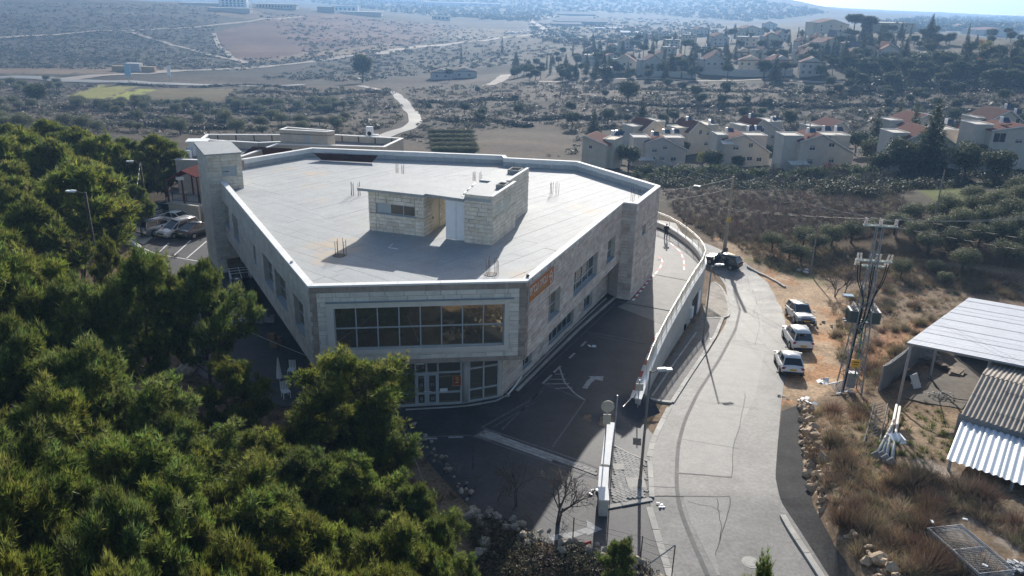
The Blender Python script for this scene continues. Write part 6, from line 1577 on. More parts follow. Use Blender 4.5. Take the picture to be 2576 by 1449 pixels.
# ------------------------------------------------------------------ houses
M_hw = [mat('house_stone_%s' % k, c, rough=.9, var=.10, scale=.9, bump=.1, fine=.06) for k, c in (('a', (.52, .475, .40)), ('b', (.49, .45, .39)), ('c', (.56, .485, .37)), ('d', (.46, .42, .365)))]
M_tile = mat('red_roof_tiles', (.135, .055, .042), rough=.95, var=.2, scale=1.2, fine=.15, spec=.08)
M_tiled = mat('faded_roof_tiles', (.11, .058, .05), rough=.95, var=.2, scale=1.2, fine=.15, spec=.08)
M_hwin = mat('house_window', (.03, .033, .038), rough=.15, var=0, spec=.6)
M_rim_ = mat('white_roof_rim', (.60, .58, .54), rough=.9, var=.06, spec=.1)
M_tank = mat('white_boiler', (.78, .78, .77), rough=.4, var=.03)
def house(p, yaw, label, w=10.5, dp=8.5, xa=-.1, ha=7.8, hl=6.2, hr=4.8, lb=None, rb_=None, wm=0, tile=None, win=None, tanks=(), awn=None, detail=True, group=None, hip=False, solar=False, name='stone_house'):
    t = thing(name, label, 'house', p, yaw, group); t.scale = ((.86,)*3 if detail else (1, 1, 1)); wmat = M_hw[wm % 4]; tile = tile or M_tile
    x0, x1 = -w/2, w/2; xr_ = xa*w; dn = 2.5
    b = MB(); fr_ = [(x0, 0, -dn), (x1, 0, -dn), (x1, 0, hr), (xr_, 0, ha), (x0, 0, hl)]; bk_ = [(x, dp, z) for x, _, z in fr_]
    b.add(fr_+bk_, [(0, 1, 2, 3, 4), (9, 8, 7, 6, 5), (0, 5, 6, 1), (1, 6, 7, 2), (2, 7, 8, 3), (3, 8, 9, 4), (4, 9, 5, 0)]); b.build('wall', wmat, t)
    ov = .35
    def slope(xe, ze):
        s_ = (ha-ze)/(xr_-xe); ex_ = xe-ov if xe < xr_ else xe+ov; ez = ha-s_*(xr_-ex_); b = MB(); y0, y1 = -ov, dp+ov; yr = (dp*.3 if hip else 0)
        q = [(xr_, y0+yr, ha+.12), (ex_, y0, ez+.12), (ex_, y1, ez+.12), (xr_, y1-yr, ha+.12)]; q2 = [(x, y, z-.16) for x, y, z in q]
        if hip: q[0] = (xr_, y0+dp*.3, ha+.12); q2[0] = (xr_, y0+dp*.3, ha-.04)
        b.add(q+q2, [(0, 1, 2, 3), (7, 6, 5, 4), (0, 4, 5, 1), (1, 5, 6, 2), (2, 6, 7, 3), (3, 7, 4, 0)]); o = b.build('roof', tile, t)
        if solar: b = MB(); b.add([tuple(np.array(z)+np.array([0, 0, .08])) for z in q], [(0, 1, 2, 3)]); b.build('solar_panels', mat('solar_blue', (.03, .05, .10), rough=.2, var=.1), o)
        if detail:
            n_ = 9
            for k in range(n_):        # rows of tiles stand proud of the slope
                f0 = k/n_; b = MB(); A = np.array(q[0])*(1-f0)+np.array(q[1])*f0; B = np.array(q[3])*(1-f0)+np.array(q[2])*f0; C_ = A+(np.array(q[1])-np.array(q[0]))*.94/n_; D_2 = B+(np.array(q[2])-np.array(q[3]))*.94/n_
                u_ = np.array([0, 0, .035]); b.add([tuple(A+u_*.2), tuple(C_+u_*1.6), tuple(D_2+u_*1.6), tuple(B+u_*.2)], [(0, 1, 2, 3)]); b.build('tile_row', tile, o)
            b = MB(); b.tube((xr_, y0-.03, ha+.06), (ex_, y0-.03, ez+.06), .16, n=4); b.build('verge', M_rim_, o)
    slope(x0, hl); slope(x1, hr)
    if hip:
        b = MB(); b.add([(x0-ov, -ov, min(hl, hr)+.02), (x1+ov, -ov, min(hl, hr)+.02), (xr_, dp*.3-ov, ha+.12)], [(0, 1, 2)]); b.build('roof_hip', tile, t)
    def flat_block(bx0, bx1, y0, y1, h, nm):
        b = MB(); b.box(((bx0+bx1)/2, (y0+y1)/2, (h-dn)/2), (bx1-bx0, y1-y0, h+dn)); o = b.build(nm, wmat, t)
        b = MB()
        for c_, d_ in ((((bx0+bx1)/2, y0, h+.1), (bx1-bx0+.2, .22, .2)), (((bx0+bx1)/2, y1, h+.1), (bx1-bx0+.2, .22, .2)), ((bx0, (y0+y1)/2, h+.1), (.2, y1-y0-.24, .198)), ((bx1, (y0+y1)/2, h+.1), (.2, y1-y0-.24, .198))): b.box(c_, d_)
        b.build('parapet_rim', M_rim_, o)
    if lb: flat_block(x0-lb[0], x0+1.2, 1.8, dp*.85, min(lb[1], hl+.9), 'flat_wing')
    if rb_: flat_block(x1+rb_[0], x1+rb_[1]*.4, rb_[3] if len(rb_) > 3 else dp*.5, dp+1.0, min(rb_[2], ha-.9 if ha > 5.5 else 99), 'rear_block')
    for (x, z, ww, hh_) in (win or []):
        b = MB(); b.box((x, -.02, z), (ww, .06, hh_)); o = b.build('window', M_hwin, t)
        if detail:
            b = MB(); b.box((x, -.05, z), (.06, .05, hh_)); b.box((x, -.06, z-hh_/2-.05), (ww+.2, .16, .09)); b.build('frame', M_rim_, o)
            if random.random() < .4: b = MB(); b.box((x, -.06, z+hh_*.22), (ww, .03, hh_*.5)); b.build('shutter', mat('grey_shutter', (.30, .32, .32), var=.05), o)
    for (x, y, z) in tanks:
        b = MB(); b.tube((x, y, z), (x, y, z+1.25), .34, n=10); o = b.build('water_boiler', M_tank, t); b = MB(); b.quad((x+.5, y-.4, z+.1), (x+2.0, y-.4, z+.1), (x+2.0, y+.9, z+1.0), (x+.5, y+.9, z+1.0)); b.build('solar_collector', mat('solar_blue', (.03, .05, .10)), o)
    if awn:
        ax0, ax1, az = awn; b = MB(); b.add([(ax0, 0, az+.5), (ax1, 0, az+.5), (ax1, -2.2, az), (ax0, -2.2, az), (ax0, 0, az+.44), (ax1, 0, az+.44), (ax1, -2.2, az-.06), (ax0, -2.2, az-.06)], [(3, 2, 1, 0), (4, 5, 6, 7), (0, 4, 7, 3), (3, 7, 6, 2), (2, 6, 5, 1)]); b.build('awning', mat('awning_cloth', (.55, .54, .5), var=.1), t)
        for x in (ax0+.1, ax1-.1): b = MB(); b.tube((x, -2.1, -dn), (x, -2.1, az), .05); b.build('awning_post', M_galv, t)
    return t
W2 = [(-3.2, 4.6, 1.2, .9), (-.4, 5.4, 1.1, .9), (-3.6, 2.2, 1.3, .9), (-1.0, 2.4, 1.2, .9), (2.2, 2.2, 1.3, .9)]
W3 = [(-3.0, 5.0, 1.4, 1.0), (0.8, 5.6, 1.0, 1.0), (-3.0, 2.1, 1.6, .9), (.9, 2.2, 1.2, .9), (3.4, 2.0, 1.2, .9)]
near_houses = [
 ((1492, 420), -25, 'narrow stone house with red tile slope beside a dark cedar', dict(w=6.5, ha=7.6, hl=7.3, hr=5.8, xa=-.4, rb_=(-2, 2.6, 7.6, 3), wm=2, win=[(-1, 5, .7, .7)], tanks=((3, 5, 7.6), (3.6, 6, 7.6)))),
 ((1672, 420), 4, 'stone duplex with pale boilers on its ridge behind the laurel bushes', dict(w=11, ha=8.0, hl=6.6, hr=4.8, xa=-.12, lb=(3.2, 7.9), rb_=(-6.5, 1.2, 8.0), wm=1, win=W2, tanks=((-3.5, 3, 7.9), (0, 5, 8.2), (3.2, 7, 8.0)), awn=(-8.5, -3.5, 2.2))),
 ((1874, 420), 3, 'stone duplex with shaded balcony and white awning above the long hedge', dict(w=12, ha=8.2, hl=6.8, hr=3.9, xa=-.08, lb=(1.5, 8.3), rb_=(-8, 1.0, 8.3), wm=1, win=W3, tanks=((-5, 3, 8.3), (1.2, 5, 8.5), (4, 7.5, 8.3)), awn=(-7.2, -4.2, 6.2))),
 ((2072, 432), 4, 'stone house with white ridge vents behind the thin dark cypress', dict(w=13, ha=8.6, hl=7.0, hr=4.4, xa=-.12, lb=(3.4, 8.4), rb_=(-7.5, 1.6, 8.2), wm=0, win=[(-3.6, 5.6, 1.2, 1.0), (.9, 6.3, 1.2, .8), (-3.8, 2.4, 1.4, 1.0), (1.4, 2.8, 1.0, 1.0), (3.5, 1.0, 2.4, 1.2)], tanks=((-4, 3, 8.5), (.6, 5, 8.7), (5, 8, 8.2)), awn=(-9, -4.5, 2.0))),
 ((2345, 428), 5, 'stone house half hidden by a large conifer, with pale blue awning', dict(w=13.5, ha=8.8, hl=6.6, hr=4.0, xa=-.12, lb=(2.5, 9.0), rb_=(-6.0, 1.2, 8.6), wm=1, win=[(3.6, 3.4, 1.0, .6), (-3, 5.5, 1.2, .9)], tanks=((6, 8, 8.6),), awn=(1.0, 5.0, 1.0))),
 ((2545, 428), 3, 'tall stone house at the end of the near row with recessed dark balcony', dict(w=12, ha=9.0, hl=8.0, hr=6.0, xa=.1, lb=(2.5, 8.8), wm=1, win=[(-4.2, 6.6, 2.4, 1.8), (0, 6.0, 1.3, .7), (-4.5, 3.4, 1.8, 1.6), (0, 2.8, .9, .7)], tanks=((-2, 4, 9.0),))),
 ((1645, 375), 28, 'gabled house with two red roof slopes behind the laurel duplex', dict(w=9.5, ha=8.8, hl=6.0, hr=5.4, xa=-.1, lb=(2.5, 8.8), rb_=(-4.5, .8, 8.2, 2), wm=3, win=[(-1, 6, .6, .6), (.5, 4, .7, .8)])),
 ((1765, 385), 24, 'warm yellow lit stone house with terrace canopy in the second row', dict(w=10.5, ha=9.2, hl=6.4, hr=5.4, xa=-.2, lb=(3, 9.0), rb_=(-3.5, 1.5, 7.8, 1), wm=2, win=[(-1.2, 6.2, .8, 1.1), (1.5, 5.8, .8, 1.0), (1.2, 2.8, 1.2, 1.0)], tanks=((-3.5, 4, 9), (4, 3, 7.8), (5, 4.5, 7.8)))),
 ((1925, 378), 22, 'second row house with red roof and several boilers behind the hedge duplex', dict(w=11.5, ha=9.0, hl=6.2, hr=5.0, xa=-.2, lb=(2.5, 9.0), rb_=(-5, 2.0, 7.8, 2), wm=1, win=[(-2, 6, .9, .9), (2, 4, .9, .9)], tanks=((-4, 4, 9), (4, 4, 7.8), (6, 5, 7.8)))),
 ((2095, 372), 14, 'low second row house with solar lines on flat roof beside round green trees', dict(w=9.5, ha=7.6, hl=5.0, hr=4.8, xa=.2, lb=(2.5, 7.8), wm=3, win=[(-2, 4, 1, .8)])),
 ((2305, 372), 12, 'second row house with long flat parapets behind two spruces', dict(w=11, ha=8.6, hl=6.0, hr=5.4, xa=.12, lb=(2.5, 8.8), rb_=(-3.5, 3.5, 8.4, 4), wm=3, win=[(-3, 5.4, 1.4, .7), (1.5, 4.6, 1.4, .8)])),
 ((2525, 376), 10, 'second row house with dark red roof and gable windows beside the orange tree', dict(w=14, ha=9.6, hl=6.6, hr=4.8, xa=-.06, lb=(1.0, 9.4), wm=1, tile=M_tiled, win=[(-1.8, 6.2, 1.3, 1.7), (2.0, 6.6, .9, 1.9), (-4, 5.6, .8, 1.2)], tanks=((2, 5, 9.4), (6, 6, 8)))),
]
for (px, py), yw, lab, kw in near_houses:
    house(gnd(px, py), R_(yw), lab, **kw)
zf3 = lambda a, b: ((2200+a/2.862)*.644, (40+b/2.862)*.644)
zf4 = lambda a, b: ((3100+a/2.862)*.644, (40+b/2.862)*.644)
far_h = [(zf3, 690, 700, 250, 'g', 'cream gabled house with arched ground floor, far hillside'), (zf3, 1000, 710, 250, 'g', 'tall white house with dark red roof and balcony, far hillside'), (zf3, 1330, 690, 230, 'g', 'house with one bright sunlit roof slope, far hillside'),
 (zf3, 1700, 700, 270, 'g', 'wide cream gable house above the terrace wall, far hillside'), (zf3, 2080, 705, 270, 'h', 'hip roofed house with arched windows above the retaining wall'), (zf3, 2430, 710, 260, 'h', 'house with broad tile roof and dormer above the retaining wall'),
 (zf3, 330, 610, 230, 'f', 'flat roofed house behind palm trees, far hillside'), (zf3, 1220, 430, 170, 'f', 'small flat white house with two boilers in the upper far village'), (zf3, 1420, 370, 150, 'f', 'flat white house beside yellow trees in the upper far village'),
 (zf3, 1190, 530, 160, 'f', 'square flat house behind the dark red roof'), (zf3, 1590, 530, 105, 'f', 'narrow flat house between two tall conifers'), (zf3, 1550, 290, 170, 'g', 'gabled house below the ridge beside an umbrella pine'),
 (zf3, 1760, 400, 200, 'g', 'house with long brown roof in the middle far village'), (zf3, 2065, 410, 240, 'f', 'long flat cream house with arched windows'), (zf3, 2120, 290, 270, 'g', 'big gabled house on the ridge line'), (zf3, 2330, 420, 230, 'g', 'pale house behind tall cypresses'),
 (zf3, 2250, 580, 190, 'g', 'house with brown roof behind the hip roofed house'), (zf3, 720, 440, 150, 'g', 'small gabled house at the left edge of the far village'), (zf3, 2310, 210, 160, 'g', 'sunlit cream roof on the ridge line'),
 (zf4, 430, 250, 380, 'g', 'large twin gabled block on the ridge beside tall pines'), (zf4, 120, 470, 160, 'h', 'small hip roofed house with tower, right part of far village'), (zf4, 290, 430, 150, 'h', 'small hip roofed house behind the gabled one'), (zf4, 400, 510, 280, 'g', 'gabled house behind the yellow bush'),
 (zf4, 190, 740, 260, 'h', 'red roofed house at the end of the terrace wall'), (zf4, 560, 390, 250, 's', 'house with dark blue solar roof beside a cypress'), (zf4, 850, 560, 290, 's', 'wide house fully covered in dark blue solar panels'), (zf4, 1150, 250, 420, 'f', 'long flat terrace of houses on the ridge'),
 (zf4, 2290, 290, 440, 'g', 'large hall with sloping roofs and chimney on the far right ridge'), (zf4, 1880, 225, 140, 'h', 'small tiled roof among trees on the ridge'), (zf4, 80, 590, 110, 'g', 'grey shaded house beside tall shrubs')]
for cv_, a, b_, wd, kd, lab in far_h:
    px, py = cv_(a, b_); p = gnd(px, py); s_ = np.linalg.norm(p-np.array([0, 0, CAM_H]))/2000*.644/2.862*wd
    wn = [(s_*f, z, .9, 1.0) for f in (-.3, -.05, .22) for z in (1.6, 4.0)]
    kw = dict(w=s_*.86, dp=s_*.7, xa=random.uniform(-.1, .1), wm=random.randrange(4), win=wn, detail=False, tile=random.choice((M_tile, M_tiled)))
    h_ = min(1.0, s_/11)
    if kd == 'g': house(p, R_(random.uniform(-14, 14)), lab, ha=8.4*max(.8, h_), hl=5.6*max(.8, h_), hr=5.2*max(.8, h_), lb=(1.5, 6), **kw)
    elif kd == 'h': house(p, R_(random.uniform(-14, 14)), lab, ha=7.6, hl=5.4, hr=5.4, hip=True, **kw)
    elif kd == 's': house(p, R_(random.uniform(-6, 6)), lab, ha=7.2, hl=5.0, hr=5.0, solar=True, **{**kw, 'xa': -.45})
    else: house(p, R_(random.uniform(-10, 10)), lab, ha=5.3, hl=5.2, hr=5.2, rb_=(-s_*.86, 0, 5.6, .3), tanks=((0, 3, 5.6),), **{**kw, 'xa': 0})
for (px, py, wd, lab) in ((1110, 200, 52, 'low house with faded red roof beside palm, at the valley road end'), (1168, 196, 62, 'low house with wide brown roof behind dark shrubs, at the valley road end')):
    p = gnd(px, py); s_ = np.linalg.norm(p-np.array([0, 0, CAM_H]))/2000*wd; house(p, .1, lab, w=s_, dp=s_*.6, ha=6, hl=3.6, hr=3.6, xa=0, hip=True, wm=0, tile=M_tiled, detail=False, win=[(-s_*.2, 1.8, 1.2, 1.2), (s_*.2, 1.8, 1.2, 1.2)])
for k in range(20):
    px = random.uniform(1420, 2250); ty = np.interp(px, [1290, 1500, 1900, 2150, 2576], [165, 130, 92, 100, 105]); p = gnd(px, random.uniform(ty, 172)); w_4 = random.uniform(6.5, 10)
    house(p, R_(random.uniform(-20, 20)), 'small cream house partly hidden by trees in the far village', w=w_4, dp=w_4*.8, ha=random.uniform(5.6, 7.4), hl=4.4, hr=4.2, xa=random.uniform(-.2, .2), wm=random.randrange(4), tile=random.choice((M_tile, M_tiled)), detail=False, win=[(w_4*f, z, .9, 1.0) for f in (-.25, .2) for z in (1.5, 3.4)], group='small houses filling the far village', hip=random.random() < .4)
# terrace retaining walls below the far village and hilltop blocks across the valley
def blockthing(px, py, wpx, hpx, label, name='far_building', cat='building', m=None, rows=0, cols=0, dpt=.5, roofm=None, pitched=False, dist=None):
    p = gnd(px, py) if dist is None else atd(px, py, dist); k = np.linalg.norm(p-np.array([0, 0, CAM_H]))/2000; W_2, H2 = wpx*k, hpx*k; t = thing(name, label, cat, p)
    b = MB(); b.box((0, W_2*dpt/2, H2/2-2), (W_2, W_2*dpt, H2+4)); b.build('wall', m or M_hw[0], t)
    b = MB()
    if pitched: b.add([(-W_2*.52, -1, H2), (W_2*.52, -1, H2), (W_2*.52, W_2*dpt, H2+W_2*dpt*.16), (-W_2*.52, W_2*dpt, H2+W_2*dpt*.16), (-W_2*.52, -1, H2-.3), (W_2*.52, -1, H2-.3)], [(0, 1, 2, 3), (4, 5, 1, 0)])
    else: b.box((0, W_2*dpt/2, H2+.25), (W_2*1.02, W_2*dpt*1.02, .5))
    b.build('roof', roofm or M_rim_, t)
    for r in range(rows):
        for c_ in range(cols):
            b = MB(); b.box((W_2*(-.42+.84*(c_+.5)/cols), -.05, H2*(r+.5)/rows), (W_2*.84/cols*.5, .2, H2/rows*.45)); b.build('window', M_hwin, t)
    return t
for a in ((586, 17, 62, 20, 'tall white block on the hilltop across the valley', M_plwhite, 4, 6), (575, 30, 95, 8, 'low retaining terrace under the tall white hilltop block', M_cream, 0, 0), (690, 21, 100, 9, 'long cream terrace building on the hilltop', M_cream, 1, 12), (868, 31, 60, 14, 'white modern block with dark window band on the hilltop', M_plwhite, 1, 5),
          (905, 38, 100, 7, 'low cream wall building below the white modern block', M_cream, 0, 0), (820, 31, 40, 12, 'dark hall beside the white modern block', M_shed, 0, 0), (1110, 50, 44, 8, 'small cream block beside the parked cars on the hilltop', M_hw[0], 1, 4), (1000, 6, 110, 5, 'long pale roofed hall on the skyline', M_plwhite, 0, 0),
          (1160, 14, 180, 6, 'very long white roofed hall among the far trees', M_plwhite, 0, 0), (500, 14, 90, 5, 'low brown block beside the tall white block', M_cream, 0, 0)):
    blockthing(a[0], a[1], a[2], a[3], a[4], m=a[5], rows=a[6], cols=a[7], dpt=.25)
for a in ((1465, 62, 120, 7, 'long grey barn roof on the plain beyond the highway bend'), (1425, 66, 70, 5, 'low dark barn on the plain beyond the highway bend'), (1512, 73, 30, 2, 'bright white greenhouse cover, left of the pair'), (1548, 73, 30, 2, 'bright white greenhouse cover, right of the pair'), (1590, 84, 50, 2, 'row of white plastic tunnels below the barns'), (1450, 40, 90, 4, 'pale long shed on the far plain')):
    blockthing(a[0], a[1], a[2], a[3], a[4], name='farm_shed', cat='shed', m=M_shed, roofm=(mat('white_cover', (.7, .7, .7), rough=.95, spec=.05) if 'white' in a[4] else mat('barn_roof', (.22, .21, .2), rough=.95, var=.1, spec=.05)), pitched=True, dpt=.35)
for (a_, c_, nm) in ((zf3(1540, 715), zf3(2560, 735), 'long cream retaining wall under the far houses'), (zf3(900, 745), zf3(1480, 760), 'low retaining wall below the white balcony house')):
    P_ = resample(G_(a_, c_), 12); b = MB()
    for i in range(11):
        p, q = P_[i], P_[i+1]; d = (q-p)[:2]; d /= np.linalg.norm(d); nn = np.array([-d[1], d[0]])*.3; b.prism([tuple(p[:2]-nn), tuple(q[:2]-nn), tuple(q[:2]+nn), tuple(p[:2]+nn)], [p[2]-2, q[2]-2, q[2]-2, p[2]-2], [p[2]+2.6, q[2]+2.6, q[2]+2.6, p[2]+2.6])
    tag(b.build('terrace_wall', M_hw[1]), nm, 'wall')
# ------------------------------------------------------------------ vegetation
def unit(v): return v/np.maximum(np.linalg.norm(v, axis=-1, keepdims=True), 1e-9)
def rdir(n): return unit(rng.normal(size=(n, 3)))
def blades(P0, Dr, ln, wd, col, cvar=.25):
    """thin triangles from points P0 along directions Dr"""
    n = len(P0); s = unit(np.cross(Dr, rdir(n))); L_ = ln*rng.uniform(.65, 1.25, (n, 1)); W_3 = wd*rng.uniform(.7, 1.3, (n, 1))
    V = np.stack([P0-s*W_3/2, P0+s*W_3/2, P0+Dr*L_], 1).reshape(-1, 3); T = np.arange(3*n).reshape(-1, 3)
    C_ = np.repeat(np.array(col)*rng.uniform(1-cvar, 1+cvar, (n, 1))*(1+rng.normal(0, .05, (n, 3))), 3, 0)
    return V, T, np.clip(C_, .002, 1)
def leaves(P0, N, size, col, cvar=.25):
    """small leaf diamonds (two triangles) facing roughly N"""
    n = len(P0); nn = unit(N+.8*rdir(n)); a = unit(np.cross(nn, rdir(n))); b = np.cross(nn, a); s = size*rng.uniform(.6, 1.3, (n, 1))
    V = np.stack([P0-a*s, P0-b*s*.55, P0+a*s, P0+b*s*.55], 1).reshape(-1, 3); i = np.arange(n)*4
    T = np.concatenate([np.stack([i, i+1, i+2], 1), np.stack([i, i+2, i+3], 1)])
    C_ = np.repeat(np.array(col)*rng.uniform(1-cvar, 1+cvar, (n, 1))*(1+rng.normal(0, .05, (n, 3))), 4, 0)
    return V, T, np.clip(C_, .002, 1)
def merge(parts):
    V, T, C_, o = [], [], [], 0
    for v, t, c in parts: V.append(v); T.append(t+o); C_.append(c); o += len(v)
    return np.concatenate(V), np.concatenate(T), np.concatenate(C_)
M_needle = mat('pine_needles', (1, 1, 1), rough=.55, var=.12, scale=.6, spec=.25, attr=True, rand=.14, transl=.45)
M_leaf = mat('broad_leaves', (1, 1, 1), rough=.6, var=.14, scale=.5, spec=.25, attr=True, rand=.16, transl=.35)
M_dry = mat('dry_stalks', (1, 1, 1), rough=.9, var=.15, scale=.5, spec=.1, attr=True, rand=.1, transl=.2)
M_bark = mat('bark', (0.085, 0.065, 0.05), rough=.95, var=.25, scale=3, bump=.4)
M_bare = mat('bare_twigs', (0.14, 0.115, 0.095), rough=.95, var=.2, scale=2, rand=.12)
def pine_proto(H, spread, nlimb, ntuft, nb, ln, wd, base=.28, col=(.128, .17, .04), seed=0):
    """Aleppo pine: rising limbs, side branches ending in sprays of needles, gaps between"""
    r = np.random.default_rng(seed); parts = []; tb = MB(); lean = r.uniform(-.09, .09, 2); Z = np.array([0, 0, 1.0])
    trunk = lambda z: np.array([lean[0]*z+.15*math.sin(z*.7+seed), lean[1]*z+.15*math.cos(z*.6+seed), z])
    tb.path([trunk(z) for z in np.linspace(-.3, H*.93, 9)], .0175*H, 8, .02)
    cl = []                                       # needle sprays: centre, radius, direction
    for k in range(nlimb):
        f = base+(1-base)*((k+.4)/nlimb)**.9; g = (f-base)/(1-base); prof = (1-g)**.62*(.55+.45*min(1, g*4)) if g < .97 else .12
        L_ = spread*max(.16, prof)*r.uniform(.72, 1.28); th = k*2.399+r.uniform(-.5, .5); z0 = f*H*.88; p0 = trunk(z0); hd = np.array([math.cos(th), math.sin(th), 0]); rise = r.uniform(.22, .62)*L_
        p1 = p0+hd*L_*.55+Z*rise*.35; p2 = p0+hd*L_+Z*rise; tb.path([p0-Z*.1, p1, p2], .0075*H*max(.4, prof), 5, .012)
        side = np.cross(hd, Z); ns = 3+int(L_*2.6)
        for q in range(ns):
            t = .30+.70*(q+r.uniform(0, .8))/ns; o = p0+(p1-p0)*min(1, t/.55) if t < .55 else p1+(p2-p1)*(t-.55)/.45
            sd = unit(hd*r.uniform(.2, .9)+side*r.uniform(-1, 1)+Z*r.uniform(.05, .7)); sl_ = L_*.36*r.uniform(.5, 1.25)*(1.15-.45*t)+.12
            e = o+sd*sl_; tb.tube(o, e, .016, .008, n=4, cap=False); cr = r.uniform(.26, .48)*spread/2.9
            cl.append((o+sd*sl_*.55, cr*.8, sd)); cl.append((e, cr, sd))
        cl.append((p2, .42*spread/2.9, unit(hd+Z)))
    for z in np.linspace(.84, .99, 5): cl.append((trunk(z*H*.95)+r.normal(0, .12, 3), .34*spread/2.9, Z))
    for (c, cr, sd) in cl:
        n = max(8, int(ntuft*(cr/.4)**2)); d = unit(r.normal(size=(n, 3))+Z*.2); p = c+d*cr*np.array([1, 1, .8])*r.uniform(.25, 1, (n, 1))**.6+sd*(r.uniform(-.35, .5, (n, 1))*cr)
        ax = unit(.55*sd+.75*Z+.55*d+.3*r.normal(size=(n, 3))); tint = np.array(col)*r.uniform(.72, 1.28)*np.array([r.uniform(.88, 1.2), 1, r.uniform(.75, 1.2)])
        aa = unit(np.repeat(ax, nb, 0)+.48*r.normal(size=(n*nb, 3))); v_, t_, c_ = blades(np.repeat(p, nb, 0), aa, ln, wd, tint, .2)
        tv = r.uniform(.6, 1.45, (n, 1))+r.normal(0, .03, (n, 3)); parts.append((v_, t_, np.clip(c_*np.repeat(tv, nb*3, 0), .003, 1)))
    V, T, C_ = merge(parts); me = npmesh('pine_crown', V, T, None, C_); me.materials.append(M_needle)
    to = tb.build('pine_trunk', M_bark); tm = to.data; bpy.data.objects.remove(to)
    return me, tm
def crown_proto(puffs, nleaf, size, col, kind='leaf', seed=0, shell=.5, cvar=.28):
    r = np.random.default_rng(seed); parts = []
    for (c, rad) in puffs:
        rad = np.array(rad if hasattr(rad, '__len__') else (rad,)*3, float); n = int(nleaf*(rad.mean()**2)); n = max(n, 12)
        d = unit(r.normal(size=(n, 3))); lump = 1+.18*np.sin(d[:, :1]*6+c[0]*3)*np.cos(d[:, 1:2]*6+c[2]*2); rr = r.uniform(.25, 1, (n, 1))**shell
        p = np.array(c)+d*rad*lump*rr; tint = np.array(col)*r.uniform(.82, 1.2)
        parts.append(leaves(p, d, size, tint, cvar) if kind == 'leaf' else blades(p, unit(d+.5*rdir(n)), size*2.2, size*.5, tint, cvar))
    V, T, C_ = merge(parts); me = npmesh('crown', V, T, None, C_); me.materials.append(M_leaf if kind == 'leaf' else M_needle)
    return me
def trunk_mesh(fn):
    b = MB(); fn(b); o = b.build('trunk', M_bark); me = o.data; bpy.data.objects.remove(o); return me
def bush_puffs(r_, h, n, seed, low=.3):
    r = np.random.default_rng(seed); out = []
    for k in range(n):
        th = k*2.4+r.uniform(-.4, .4); rad = r_*.62*math.sqrt(r.uniform(.05, 1)); z = h*r.uniform(low, .8)*(1-.3*(rad/r_)**2); q = r_*r.uniform(.35, .52)
        out.append(((rad*math.cos(th), rad*math.sin(th), z), (q, q, q*.85)))
    return out
PROT = {}
def add_tree(kind, p, s, yaw, label, cat='tree', group=None, name=None, sz=None):
    nm, crown, trunk, H0 = PROT[kind]; t = thing(name or nm, label, cat, p, yaw, group); t.scale = (s, s, sz or s)
    o = bpy.data.objects.new('crown', crown); COL.objects.link(o); o.parent = t
    if trunk: o = bpy.data.objects.new('trunk', trunk); COL.objects.link(o); o.parent = t
    return t
# near pines: four individuals, dense needles; farther ones coarser
for k in range(4):
    c, tr = pine_proto(8.0, 3.1, 19+k, 27, 9, .27, .040, seed=11+k, base=.22+.03*k, col=((.145, .178, .038), (.128, .17, .04), (.153, .180, .037), (.120, .158, .042))[k]); PROT['pine%d' % k] = ('pine_tree', c, tr, 8.0)
for k in range(3):
    c, tr = pine_proto(8.0, 3.3, 20, 18, 7, .42, .085, seed=31+k, base=.2+.04*k, col=((.150, .182, .036), (.122, .160, .04), (.138, .168, .038))[k]); PROT['fpine%d' % k] = ('pine_tree', c, tr, 8.0)
def stem(h, r): return trunk_mesh(lambda b: b.tube((0, 0, -.4), (.05, .03, h), r, r*.6, n=6))
def branchy(h, r, seed):
    def f(b):
        q = np.random.default_rng(seed); b.path([(0, 0, -.4), (.08, .05, h*.5), (.0, .1, h)], r, 6, r*.7)
        for k in range(5): th = k*1.3+q.uniform(0, .5); b.path([(.0, .1, h*.9), (.6*math.cos(th), .6*math.sin(th), h+.5), (1.1*math.cos(th), 1.1*math.sin(th), h+1.2)], r*.5, 5, r*.15)
    return trunk_mesh(f)
for k in range(3): PROT['olive%d' % k] = ('olive_tree', crown_proto([((x, y, z+.55), q) for (x, y, z), q in bush_puffs(2.0, 2.6, 22, 50+k, .4)], 420, .075, (.135, .145, .08), seed=50+k), branchy(1.2, .16, k), 3.2)
for k in range(3): PROT['tree%d' % k] = ('broadleaf_tree', crown_proto([((x, y, z+1.3), q) for (x, y, z), q in bush_puffs(2.6, 4.2, 26, 60+k, .3)], 150, .16, (.062, .075, .036), seed=60+k), branchy(1.8, .18, 9+k), 6.0)
for k in range(2): PROT['bush%d' % k] = ('green_bush', crown_proto(bush_puffs(1.6, 1.9, 16, 70+k, .25), 260, .10, (.06, .078, .028), seed=70+k), None, 2.0)
def cone_puffs(h, r, n, seed, z0=.08, p=1.0):
    q = np.random.default_rng(seed); out = []
    for k in range(n):
        f = (k+.5)/n; rr = r*(1-f)**p; th = k*2.4; rad = rr*.6*q.uniform(.5, 1); out.append(((rad*math.cos(th), rad*math.sin(th), h*(z0+(1-z0)*f*.97)), (max(.16, rr*.55), max(.16, rr*.55), max(.3, h/n*1.6))))
    return out
PROT['cypress'] = ('cypress_tree', crown_proto(cone_puffs(8, 1.0, 26, 3, .03, .55), 420, .11, (.035, .05, .024), seed=3), stem(2, .14), 8)
PROT['cedar'] = ('conifer_tree', crown_proto(cone_puffs(9, 2.7, 40, 4, .06, .9), 420, .20, (.036, .05, .026), 'needle', seed=4), stem(6, .2), 9)
PROT['spruce'] = ('conifer_tree', crown_proto(cone_puffs(9, 1.9, 34, 5, .1, .9), 420, .18, (.05, .06, .034), 'needle', seed=5), stem(6, .18), 9)
